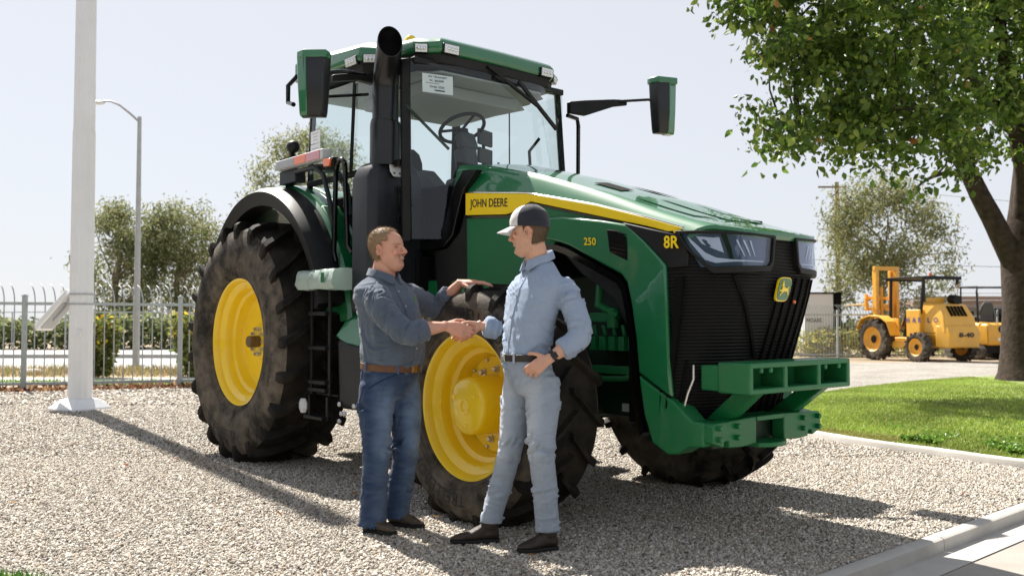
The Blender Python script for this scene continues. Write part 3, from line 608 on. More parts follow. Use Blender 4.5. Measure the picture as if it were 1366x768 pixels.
SL = thing('street_lamp', 'tall thin grey street lamp with a curved arm beyond the fence', 'street lamp', (-10.55, 25.3, gz(25.3)))
m = MB(); m.tube([(0, 0, 0), (0, 0, 7.1)], [.095, .055], 12); m.box((0, 0, .05), (.3, .3, .1)); m.build('pole', 'galvanised', SL, smooth=60)
m = MB(); m.tube([(0, 0, 6.95), (-.25, -.02, 7.18), (-.55, -.04, 7.42), (-.8, -.05, 7.53), (-1.0, -.05, 7.54)], [.035, .033, .03, .028, .028], 8); m.build('arm', 'galvanised', SL, smooth=60)
m = MB(); m.sphere((-1.15, -.05, 7.49), (.2, .10, .06), 12, 8); m.build('lamp_head', 'white_grey', SL)
UP = thing('utility_pole', 'tall brown wooden utility pole behind the grey cabinet', 'utility pole', (19.95, 55, gz(55)))
m = MB(); m.tube([(0, 0, 0), (0, 0, 10.0)], [.17, .12], 10); m.build('pole', 'wood_pole', UP, smooth=60)
m = MB(); m.box((-.3, 0, 9.7), (1.7, .1, .1)); m.build('crossarm', 'wood_pole', UP)
m = MB(); m.tube([(-.3, 0, 9.8), (20, 0, 8.0), (40, 0, 8.0)], .012, 4); m.build('wire', 'black_matte', UP)
m = MB(); m.tube([(14 + q*4, 62, 6.2 - .30*q + .022*q*q + gz(62)) for q in range(12)], .02, 4); tag(m.build('power_line', 'black_matte'), 'thin dark power line crossing the sky at the right', 'power line')

# ------------------------------------------------------------------ cabinet, overpass
CB = thing('utility_cabinet', 'pale grey cabinet with dark side behind the right fence', 'cabinet', (12.25, 36.0, gz(36)))
m = MB(); m.box((0, .5, 1.50), (1.15, 1.2, 1.95)); m.build('housing', 'white_grey', CB, bevel=.02)
m = MB(); m.box((.70, .5, 1.50), (.42, 1.18, 1.97)); m.build('dark_side', 'black_matte', CB, bevel=.02)
m = MB(); m.box((.1, .5, 2.50), (1.65, 1.3, .06)); m.build('lid', 'black_matte', CB, bevel=.01)
m = MB(); m.box((.17, .5, .25), (1.55, 1.25, .50)); m.build('plinth', 'concrete', CB, bevel=.02)
m = MB(); k = .62/text_w('NOARK'); put_text(m, 'NOARK', lambda px, py: (-.50 + px*k, -.103, 1.34 + py*.17), bold=.03); m.build('lettering', 'ink', CB, smooth=None, recalc=False)
OV = thing('overpass', 'distant brown concrete overpass at the right', 'bridge', (99, 125, gz(125)))
mat('overpass_brown', (.26, .19, .15), .9, var=.1, vscale=.3)
m = MB(); m.box((0, 0, 4.15), (90, 8, 1.0)); m.build('deck', 'overpass_brown', OV)
m = MB(); m.box((0, -4.2, 4.95), (90, .3, .5)); m.build('parapet', 'overpass_brown', OV)
m = MB()
for q in range(24): m.box((-40 + q*3.6, -4.2, 5.4), (.12, .12, .5))
m.bar((-43, -4.2, 5.6), (43, -4.2, 5.6), .1, .08); m.build('railing', 'galvanised', OV)
m = MB(); m.box((0, 1.5, 1.8), (84, 1, 3.7)); m.build('abutment', 'concrete', OV)

# ------------------------------------------------------------------ yellow machines
mat('machine_yellow', (.78, .40, .03), .42, coat=.3, var=.06, vscale=4, dust=(.45, .33, .16), dscale=5, damt=.25)
def simple_wheel(name, parent, loc, r, w, rim_col='machine_yellow', lugs=16):
    m = MB(); h = w/2; m.lathe([(r*.60, -h*.9), (r*.75, -h), (r*.9, -h*.95), (r*.96, -h*.6), (r*.97, 0), (r*.96, h*.6), (r*.9, h*.95), (r*.75, h), (r*.60, h*.9)], n=40)
    for s_ in (-1, 1):
        for q in range(lugs):
            a = 2*math.pi*(q + .5*(s_ > 0))/lugs; rings = []
            for y, o_ in ((.0, 0), (.5, .12), (1.0, .2)): rings.append([(rr*math.cos(a + (o_ + e)/1.0), s_*h*y, rr*math.sin(a + o_ + e)) for rr, e in ((r*.92, -.09), (r*1.02, -.06), (r*1.02, .06), (r*.92, .09))])
            m.loft(rings)
    t = m.build('wheel', 'rubber', parent, smooth=35); t.location = loc
    m = MB(); m.lathe([(r*.62, -h*.9), (r*.58, -h*.8), (r*.50, -h*.35), (r*.2, -h*.30), (r*.18, -h*.5), (0, -h*.5)], n=32); m.lathe([(r*.62, h*.9), (r*.58, h*.8), (r*.50, h*.35), (r*.2, h*.30), (r*.18, h*.5), (0, h*.5)], n=32); m.build('rim', rim_col, t, smooth=40)
    m = MB(); m.lathe([(r*.20, -h*.55), (0, -h*.6)], n=16); m.lathe([(r*.20, h*.55), (0, h*.6)], n=16); m.build('hub_cap', 'black_plastic', t)
    return t
FK = thing('forklift', 'yellow rough terrain forklift with a raised mast and black canopy', 'forklift', (14.6, 30.6, gz(30.6) - .01), R(110)); Y_ = 'machine_yellow'
for sg in (-1, 1): simple_wheel('wheel', FK, (1.95, sg*1.0, .72), .72, .46); simple_wheel('wheel', FK, (0, sg*1.0, .49), .49, .34)
m = MB(); m.loft([[(x, sy*w_, z) for sy in (-1,)] + [(x, w_, z)] + [(x2, w_, z2), (x2, -w_, z2)] for x, z, x2, z2, w_ in ((-.78, .55, .2, .55, .56), (-.86, .95, .2, .95, .70))]); m.loft([[(-.86, -.70, .95), (-.86, .70, .95), (.3, .70, .95), (.3, -.70, .95)], [(-.76, -.67, 1.50), (-.76, .67, 1.50), (.3, .67, 1.55), (.3, -.67, 1.55)], [(-.48, -.58, 1.93), (-.48, .58, 1.93), (.3, .58, 2.02), (.3, -.58, 2.02)]]); m.build('engine_hood', Y_, FK, bevel=.05, seg=3)
m = MB(); m.loft([[(-.95, -.64, .48), (-.95, .64, .48), (-.45, .72, .48), (-.45, -.72, .48)], [(-1.02, -.66, .95), (-1.02, .66, .95), (-.45, .74, .95), (-.45, -.74, .95)], [(-.87, -.64, 1.22), (-.87, .64, 1.22), (-.45, .72, 1.22), (-.45, -.72, 1.22)]]); cw = m.build('counterweight', Y_, FK, bevel=.04, seg=3)
m = MB()
for k in range(5): y = .30 - k*.15; m.hexa([(-.73, y - .045, 1.52), (-.73, y + .045, 1.52), (-.52, y + .045, 1.84), (-.52, y - .045, 1.84)], [(-.775, y - .045, 1.54), (-.775, y + .045, 1.54), (-.56, y + .045, 1.87), (-.56, y - .045, 1.87)])
build_each(m, 'hood_vent', 'black_matte', FK)
m = MB(); k = .62/text_w('8-40'); put_text(m, '8-40', lambda px, py: (-1.03, .31 - px*k, .84 + py*.15), bold=.05); m.build('model_lettering', 'ink', cw, smooth=None, recalc=False)
m = MB(); m.box((1.0, 0, .62), (2.3, 1.1, .34)); m.box((.95, .78, .55), (1.0, .34, .22)); m.box((.95, -.78, .55), (1.0, .34, .22)); m.build('chassis', Y_, FK, bevel=.03)
m = MB(); m.box((.42, .55, 1.28), (.62, .55, .95)); m.box((.42, -.5, 1.2), (.62, .5, .7)); sp = m.build('side_panel', Y_, FK, bevel=.03)
m = MB(); k = .95/text_w('HARLO')
mat('decal_blue', (.05, .06, .25), .5)
for j, ch in enumerate('HARLO'): put_text(m, ch, lambda px, py, j=j: (.72 - j*.27 - px*.16, .835 if j < 3 else .70, 1.32 + py*.17), bold=.05)
m.build('maker_lettering', 'decal_blue', sp, smooth=None, recalc=False)
for sg in (-1, 1):
    m = MB(); m.loft([[(x, sg*(.78), z), (x, sg*1.22, z), (x, sg*1.22, z + .05), (x, sg*.78, z + .05)] for x, z in ((2.75, 1.05), (2.5, 1.42), (2.1, 1.52), (1.6, 1.50), (1.25, 1.30), (1.05, .85))]); m.box((1.5, sg*.8, 1.15), (.8, .06, .6)); m.build('front_fender', Y_, FK, bevel=.015)
m = MB(); m.box((.80, 0, 2.86), (1.80, 1.6, .06)); m.bar((-.09, -.80, 2.83), (-.09, .80, 2.83), .06, .12); m.bar((1.68, -.80, 2.83), (1.68, .80, 2.83), .06, .12); m.build('canopy', 'black_plastic', FK, bevel=.01)
for x, x2 in ((1.55, 1.5), (.2, 0.0)):
    for sg in (-1, 1): m = MB(); m.bar((x, sg*.74, 1.2), (x2, sg*.74, 2.84), .08, .08); m.build('canopy_post', 'black_plastic', FK, bevel=.01)
for sg in (-1, 1): m = MB(); m.bar((2.55, sg*.46, .45), (2.55, sg*.46, 3.35), .14, .18, (1, 0, 0)); m.bar((2.72, sg*.36, .45), (2.72, sg*.36, 3.2), .10, .14, (1, 0, 0)); m.build('mast_rail', Y_, FK, bevel=.01)
m = MB(); m.box((2.55, 0, 3.28), (.14, 1.1, .14)); m.box((2.6, 0, 1.9), (.12, 1.0, .16)); m.tube([(2.5, .25, .6), (2.5, .25, 2.6)], .05, 10); m.tube([(2.5, -.25, .6), (2.5, -.25, 2.6)], .05, 10); m.build('mast_crossbar', Y_, FK, bevel=.01)
m = MB(); m.box((2.9, 0, 2.2), (.10, 1.3, .10)); m.box((2.9, 0, 1.8), (.10, 1.3, .10)); m.box((2.95, .55, 2.1), (.08, .12, .5)); m.box((2.95, -.55, 2.1), (.08, .12, .5)); m.hexa([(3.0, .49, 2.0), (3.0, .61, 2.0), (3.0, .61, 1.93), (3.0, .49, 1.93)], [(4.1, .49, 1.97), (4.1, .61, 1.97), (4.1, .61, 1.94), (4.1, .49, 1.94)]); m.hexa([(3.0, -.61, 2.0), (3.0, -.49, 2.0), (3.0, -.49, 1.93), (3.0, -.61, 1.93)], [(4.1, -.61, 1.97), (4.1, -.49, 1.97), (4.1, -.49, 1.94), (4.1, -.61, 1.94)]); m.build('fork_carriage', Y_, FK, bevel=.01)
m = MB(); m.lathe([(0, .14), (.05, .13), (.06, 0)], (.35, .1, 2.89), 'z', 14); m.build('beacon', 'amber', FK)
m = MB(); m.tube([(-.15, -.5, 1.95), (-.15, -.5, 2.45), (-.25, -.5, 2.6), (-.4, -.5, 2.62)], .055, 10); m.build('exhaust_pipe', 'chrome', FK, smooth=60)
m = MB(); m.tube([(-.42, -.30, 2.08), (-.05, -.38, 2.12)], .15, 14); m.build('air_cleaner', 'black_plastic', FK, smooth=40)
m = MB(); m.box((.15, .1, 2.05), (.3, .5, .22)); m.build('hood_box', Y_, FK, bevel=.02)
m = MB(); m.tube([Vector((1.35 + .05*math.cos(t), .15 + .19*math.sin(t), 1.78 + .19*math.cos(t)*.8)) for t in np.linspace(0, 6.28, 19)], .018, 6); m.tube([(1.6, .15, 1.2), (1.35, .15, 1.78)], .03, 6); m.box((.8, .1, 1.25), (.45, .5, .15)); m.box((.6, .1, 1.55), (.12, .5, .55)); build_each(m, 'control', 'black_plastic', FK, bevel=.01)
EX = thing('mini_excavator', 'small yellow digger seen from behind, open roll frame and grey seat', 'excavator', (17.25, 33.0, gz(33)), R(100))
for sg in (-1, 1): m = MB(); m.loft([[(x, sg*.72 - .17, z), (x, sg*.72 + .17, z), (x, sg*.72 + .17, z + dz), (x, sg*.72 - .17, z + dz)] for x, z, dz in ((-.95, .12, .26), (-.8, .0, .5), (.8, .0, .5), (.95, .12, .26))]); m.build('track', 'rubber', EX, bevel=.04)
m = MB(); m.box((0, 0, .35), (1.2, 1.1, .25)); m.build('undercarriage', 'black_plastic', EX)
m = MB(); m.loft([[(-.92, -.50, .50), (-.92, .50, .50), (.7, .62, .50), (.7, -.62, .50)], [(-1.0, -.55, .72), (-1.0, .55, .72), (.7, .66, .72), (.7, -.66, .72)], [(-.98, -.58, 1.22), (-.98, .58, 1.22), (.7, .66, 1.28), (.7, -.66, 1.28)], [(-.85, -.5, 1.30), (-.85, .5, 1.30), (.7, .6, 1.34), (.7, -.6, 1.34)]]); bo2 = m.build('body', Y_, EX, bevel=.05, seg=3)
m = MB(); m.lathe([(0, -1.01), (.13, -1.01), (.13, -.98)], (0, 0, 1.08), 'x', 20); em = m.build('emblem_disc', 'black_matte', bo2)
m = MB(); P_ = [(-1.016, -y*2.1, 1.085 + (z - .012)*2.1) for y, z in deer]; m.hexa(P_, [(x - .004, y, z) for x, y, z in P_]); m.build('deer_emblem', 'white_decal', em, smooth=None)
m = MB(); m.box((-1.0, 0, .72), (.02, .34, .10)); m.build('number_plate', 'white_decal', bo2)
m = MB(); m.box((0, 0, 1.45), (.5, .55, .22)); m.loft([[(-.22, -.27, 1.45), (-.22, .27, 1.45), (-.08, .27, 1.45), (-.08, -.27, 1.45)], [(-.30, -.26, 1.85), (-.30, .26, 1.85), (-.18, .26, 1.85), (-.18, -.26, 1.85)], [(-.34, -.16, 2.05), (-.34, .16, 2.05), (-.24, .16, 2.05), (-.24, -.16, 2.05)]]); m.build('seat', 'cab_trim', EX, bevel=.04)
m = MB(); m.tube([(-.55, -.60, 1.3), (-.50, -.60, 2.45), (-.48, -.55, 2.58), (-.48, .55, 2.58), (-.50, .60, 2.45), (-.55, .60, 1.3)], .035, 8); m.tube([(-.48, .55, 2.60), (.9, .60, 2.62)], .03, 8); m.tube([(-.48, -.55, 2.60), (.9, -.60, 2.62)], .03, 8); m.tube([(.9, -.6, 2.62), (.9, .6, 2.62)], .03, 8); m.tube([(.9, .2, 1.3), (.9, .2, 2.6)], .03, 8); m.build('roll_frame', 'black_plastic', EX)
m = MB(); m.box((.25, -.42, 1.55), (.5, .16, .35)); m.box((.25, .42, 1.55), (.5, .16, .35)); m.box((-.35, -.58, 1.9), (.06, .1, .16)); build_each(m, 'control', 'black_plastic', EX, bevel=.02)
m = MB(); m.hexa([(.7, -.10, .8), (.7, .10, .8), (.7, .10, 1.1), (.7, -.10, 1.1)], [(1.9, -.08, 1.7), (1.9, .08, 1.7), (1.9, .08, 1.95), (1.9, -.08, 1.95)]); m.hexa([(1.85, -.07, 1.7), (1.85, .07, 1.7), (2.0, .07, 1.95), (2.0, -.07, 1.95)], [(2.4, -.06, .5), (2.4, .06, .5), (2.55, .06, .6), (2.55, -.06, .6)]); m.build('boom', Y_, EX, bevel=.02)
ML = thing('yard_loader', 'yellow loader almost hidden behind the big tree trunk', 'loader', (18.6, 32.6, gz(32.6)), R(100))
for x, y in ((0, .62), (0, -.62), (1.4, .62), (1.4, -.62)): simple_wheel('wheel', ML, (x, y, .38), .38, .26)
m = MB(); m.box((.7, 0, .75), (2.0, .9, .6)); m.build('body', Y_, ML, bevel=.05)
m = MB(); m.box((.7, 0, 1.45), (1.0, .9, .85)); m.build('cab', 'black_plastic', ML, bevel=.05)
# ================================================================== TRACTOR (x forward, y to its left, z up; origin under the rear axle)
AL = R(49.5)
T = thing('tractor', 'large green tractor with yellow wheels parked on gravel behind the two men', 'tractor', (-1.5004, 8.8312, 0), -AL)
def lerp_tab(tab):
    xs = [a for a, _ in tab]; ys = [b for _, b in tab]
    return lambda x: float(np.interp(x, xs, ys))
TYRE_REAR = [(0.545, .285), (0.575, .325), (0.64, .352), (0.72, .372), (0.80, .376), (0.88, .364), (0.94, .345), (0.985, .315), (1.005, .26), (1.018, .14), (1.022, 0)]
def wheel(name, side, x, yc, zc, W, Rt, rim, tyre, hubkind, words, lugs, detail=True):
    """one wheel; outward is -y in its own frame, turned round for the far side"""
    s = Rt/1.08; k = W/0.71
    # rim
    h = W/2; rl = rim; lip = -(h - 0.07*k)
    m = MB()
    m.lathe([(rl-.004, lip+.03), (rl+.012, lip+.012), (rl+.014, lip), (rl+.004, lip-.012), (rl-.012, lip-.008), (rl-.022, lip+.01), (rl-.03, lip+.04), (rl-.075, lip+.065), (rl-.083, lip+.075), (rl-.088, lip+.11),
             (rl-.095, lip+.135), (rl-.125, lip+.15), (rl-.13, lip+.165), (rl-.138, lip+hubkind['depth']-.03), (rl-.15, lip+hubkind['depth']-.006), (rl-.17, lip+hubkind['depth']), (hubkind['r0']+.10, lip+hubkind['depth']-.012), (hubkind['r0'], lip+hubkind['depth']-.02), (0.02, lip+hubkind['depth']-.02)], n=72)
    m.lathe([(rl-.004, -lip-.03), (rl+.014, -lip), (rl-.012, -lip+.008), (rl-.03, -lip-.04), (rl-.085, -lip-.07), (rl-.12, -lip-.14), (rl-.13, lip+.17)], n=72)
    w = m.build(name, 'yellow_paint', T, smooth=40)
    w.location = (x, yc, zc); w.rotation_euler = (0, 0, 0 if side < 0 else math.pi)
    # tyre
    t = MB(); prof = [(r*s if i > 0 else r, y*k) for i, (r, y) in enumerate(tyre)]
    prof = [(rim + (r - 0.545)*(Rt - .058*s - rim)/(1.022 - 0.545), y*k) for r, y in tyre]
    full = [(r, -y) for r, y in prof] + [(r, y) for r, y in prof[-2::-1]]
    t.lathe(full, n=120); nf = len(t.f)
    yof = lerp_tab([(y, r) for r, y in prof[::-1]][0:] if False else sorted([(y, r) for r, y in prof[4:]]))
    rof = lerp_tab([(r, y) for r, y in prof])
    Rc = Rt - .058*s; N = lugs
    for sd in (-1, 1):
        for q in range(N):
            a0 = 2*math.pi*(q + (0.5 if sd > 0 else 0))/N; rings = []
            st = [(-.06, 0.0, .030, 0.0), (.18, .075, .030, 0.0), (.45, .17, .033, -.004), (.72, .25, .037, -.010), (.90, .29, .040, -.020), (1.0, .305, .042, -.045), (1.035, .312, .042, -.085), (1.03, .318, .040, -.15)]
            for u, off, hw, dr in st:
                y = u*h*sd; off *= s; hw *= s*1.08; rt = Rt + dr*s; c = a0 - off/Rt
                rb = min(yof(abs(y)), rt) - 0.05 if u < 1.0 else rt - 0.07
                e = hw/Rt; ti = 0.72; yy = y if u < 1.0 else y
                yb = yy*0.94 if u >= 1.0 else yy
                P = lambda r_, a_, y_: (r_*math.cos(a_), y_, r_*math.sin(a_))
                rings.append([P(rb, c - e*1.25, yb), P(rt, c - e*ti, yy), P(rt, c + e*ti, yy), P(rb, c + e*1.25, yb)])
            t.loft(rings)
    per = len(full) - 1
    for i_ in range(nf):
        if abs(i_ % per - (per - 1)/2) < 3.2: t.m[i_] = 1
    for i_ in range(nf, len(t.f)): t.m[i_] = 1
    ty = t.build('tyre', ['rubber', 'rubber_tread'], w, smooth=32)
    # lettering and raised rings on the sidewall
    if detail:
        for word, ang, rr, hh, b in words:
            L = MB(); tw = text_w(word)*hh*1.06
            def fn(px, py, rr=rr, hh=hh, ang=ang, tw=tw):
                r_ = rr + py*hh; a_ = R(ang) + (tw/2 - px*hh*1.06)/rr
                return (r_*math.cos(a_), -(rof(r_) + 0.0035), r_*math.sin(a_))
            put_text(L, word, fn, bold=b)
            L.build('sidewall_lettering', 'rubber_text', w, smooth=None, recalc=False)
        g = MB()
        for rr in (rim + .035, rim + .055): g.lathe([(rr - .006, -(rof(rr - .006) - .002)), (rr, -(rof(rr) + .006)), (rr + .006, -(rof(rr + .006) - .002))], n=96)
        g.build('bead_ring', 'rubber', w, smooth=60)
    # hub
    d0 = lip + hubkind['depth']; hb = MB(); bo = MB()
    if hubkind['kind'] == 'axle':
        hb.lathe([(0, d0-.155), (.045, d0-.155), (.052, d0-.148), (.052, d0-.02)], n=24)
        hb.build('axle_end', 'axle_metal', w, smooth=40)
        pl = MB(); pl.lathe([(.02, d0-.05), (.15, d0-.05), (.158, d0-.042), (.165, d0-.02)], n=40); pl.build('hub_plate', 'yellow_paint', w, smooth=40)
        for q in range(10):
            a = 2*math.pi*q/10; bo.lathe([(0, d0-.085), (.013, d0-.085), (.015, d0-.08), (.015, d0-.062), (.02, d0-.06), (.02, d0-.045)], (.118*math.cos(a), 0, .118*math.sin(a)), n=8)
    else:
        hb.lathe([(0, d0-.265), (.03, d0-.265), (.032, d0-.272), (.05, d0-.272), (.052, d0-.265), (.155, d0-.258), (.172, d0-.245), (.178, d0-.22), (.186, d0-.02)], n=56)
        for q in range(3):
            a = 2*math.pi*q/3 + .6; hb.lathe([(0, d0-.268), (.012, d0-.268), (.013, d0-.25)], (.12*math.cos(a), 0, .12*math.sin(a)), n=10)
        hb.build('hub', 'yellow_paint', w, smooth=40)
        for q in range(10):
            a = 2*math.pi*(q + .3)/10; bo.lathe([(0, d0-.055), (.014, d0-.055), (.017, d0-.05), (.017, d0-.03), (.024, d0-.028), (.024, d0-.01)], (.225*math.cos(a), 0, .225*math.sin(a)), n=8)
        for q in range(12):
            a = 2*math.pi*(q + .5)/12; bo.lathe([(0, d0-.03), (.010, d0-.03), (.012, d0-.026), (.012, d0-.006)], (.285*math.cos(a), 0, .285*math.sin(a)), n=8)
    build_each(bo, 'wheel_bolt', 'steel', w, smooth=40)
    return w
TYRE_F = [(0.545, .285), (0.575, .33), (0.65, .358), (0.74, .376), (0.84, .376), (0.92, .36), (0.965, .335), (0.995, .30), (1.01, .22), (1.018, .12), (1.022, 0)]
rear_kind = dict(kind='axle', depth=.235, r0=.20); front_kind = dict(kind='planet', depth=.245, r0=.20)
RW = [('TRELLEBORG', 128, .775, .075, 0.0), ('TRELLEBORG', 262, .775, .075, 0.0), ('TM1000', 15, .72, .05, 0.0), ('710/70R42', 345, .80, .045, 0.0)]
FW = [('TRELLEBORG', 243, .54, .075, 0.0), ('TRELLEBORG', 63, .54, .075, 0.0)]
wheel('rear_wheel', -1, 0, -.945, 1.055, .70, 1.085, .56, TYRE_REAR, rear_kind, RW, 21)
wheel('rear_wheel', 1, 0, .945, 1.055, .70, 1.085, .56, TYRE_REAR, rear_kind, RW, 21, False)
wheel('front_wheel', -1, 3.24, -.955, .718, .52, .765, .455, TYRE_F, front_kind, FW, 18)
fw_ = wheel('front_wheel', 1, 3.24, 1.07, .718, .52, .765, .455, TYRE_F, front_kind, FW, 18, False)

fw_.rotation_euler = (0, 0, math.pi + R(8))
# ------------------------------------------------------------------ hood
zt = lerp_tab([(1.9, 2.50), (2.3, 2.47), (2.6, 2.43), (3.2, 2.27), (3.8, 2.075), (4.24, 1.915), (4.5, 1.83), (4.78, 1.755)])
zs = lerp_tab([(1.9, 2.235), (2.48, 2.185), (3.13, 2.112), (3.8, 1.965), (4.2, 1.855), (4.5, 1.765), (4.78, 1.735)])
xf = lerp_tab([(0, 4.735), (.25, 4.73), (.35, 4.705), (.45, 4.65), (.53, 4.56), (.57, 4.47), (.6, 4.35)])
def hz(x, y):
    a = abs(y); d = zt(x) - zs(x)
    return zs(x) + d*float(np.interp(a, [0, .15, .30, .42, .47, .490, .505, .525, .545, .555], [1, .98, .92, .85, .822, .81, .74, .55, .22, .02]))
hood = MB(); ys = [-.568, -.56, -.545, -.525, -.505, -.49, -.47, -.42, -.38, -.34, -.28, -.2, -.1, 0]; ys = ys + [-y for y in ys[-2::-1]]
rings = []
for y in ys:
    xe = xf(abs(y)) + .022; col = []
    for k in range(31):
        x = 2.28 + (xe - 2.28)*k/30; z = hz(x, y) if abs(y) < .56 else zs(x) - .012
        col.append((x, y, z - (0.006 if k == 30 else 0)))
    col.append((xe + .004, y, col[-1][2] - .018)); col.append((xe - .01, y, col[-1][2] - .022)); col.append((xe - .10, y, col[-1][2] - 0.002)); rings.append(col)
hood.loft(rings, closed=False)
H = hood.build('hood', 'green_paint', T, smooth=24)
# perforated inlays and slots on the hood
def hood_patch(pts, name, m, lift=.006, n=16):
    b = MB(); P = []
    (x0, y0), (x1, y1), (x2, y2), (x3, y3) = pts
    for i in range(n + 1):
        for j in range(n + 1):
            u, v = i/n, j/n; x = (x0*(1-u) + x1*u)*(1-v) + (x3*(1-u) + x2*u)*v; y = (y0*(1-u) + y1*u)*(1-v) + (y3*(1-u) + y2*u)*v
            P.append((x, y, hz(x, y) + lift))
    b.add(P, [(i*(n+1)+j, (i+1)*(n+1)+j, (i+1)*(n+1)+j+1, i*(n+1)+j+1) for i in range(n) for j in range(n)])
    o = b.build(name, m, H, smooth=60); return o
mat('perforated', (0.004, 0.13, 0.045), 0.5, coat=.8, bump=0.02, bscale=240, var=0.12, vscale=160)
for sg in (-1, 0, 1):
    if sg: hood_patch([(3.95, .38*sg), (4.38, .36*sg), (4.42, .18*sg), (3.90, .20*sg)], 'vent_inlay', 'perforated')
hood_patch([(3.92, -.13), (4.45, -.11), (4.45, .11), (3.92, .13)], 'vent_inlay', 'perforated')
for sg in (-1, 1): hood_patch([(3.50, .30*sg), (3.75, .30*sg), (3.70, .12*sg), (3.46, .12*sg)], 'vent_slot', 'black_matte', n=4)
# yellow stripe, near and far side
sb = [(2.46, 2.02), (2.93, 1.985), (3.02, 2.0), (3.17, 2.052), (3.8, 1.900), (4.2, 1.805), (4.455, 1.735)]
for sg in (-1, 1):
    b = MB(); top = []; bot = []
    xs = np.linspace(2.46, 4.455, 40); fb = lerp_tab(sb)
    for x in xs: top.append((x, sg*.576, zs(x) - .006)); bot.append((x, sg*.576, fb(x)))
    n_ = len(top); b.loft([[(p[0], p[1] + sg*d_, p[2]) for p in top] for d_ in (0,)] + [[(p[0], p[1], p[2]) for p in bot]], closed=False)
    b.loft([[(p[0], sg*.56, p[2] + .002) for p in top], top], closed=False); b.loft([[(p[0], sg*.56, p[2]) for p in bot], bot], closed=False)
    st_ = b.build('hood_stripe', 'yellow_decal', T, smooth=30)
    L = MB(); ff = lerp_tab([(2.52, 2.072), (2.94, 2.038)]); hh = .062; kx = .42/text_w('JOHN DEERE')
    if sg < 0: put_text(L, 'JOHN DEERE', lambda px, py: (2.515 + px*kx, -.579, ff(2.515 + px*kx) + py*hh), bold=.012)
    else: put_text(L, 'JOHN DEERE', lambda px, py: (2.935 - px*kx, .579, ff(2.935 - px*kx) + py*hh), bold=.012)
    L.build('lettering', 'ink', st_, smooth=None, recalc=False)
    b = MB()                                             # bright line along the top of the stripe
    b.tube([(x, sg*.571, zs(x) + .002) for x in np.linspace(2.5, 4.47, 30)], .005, 6); b.build('trim_line', 'chrome', st_)
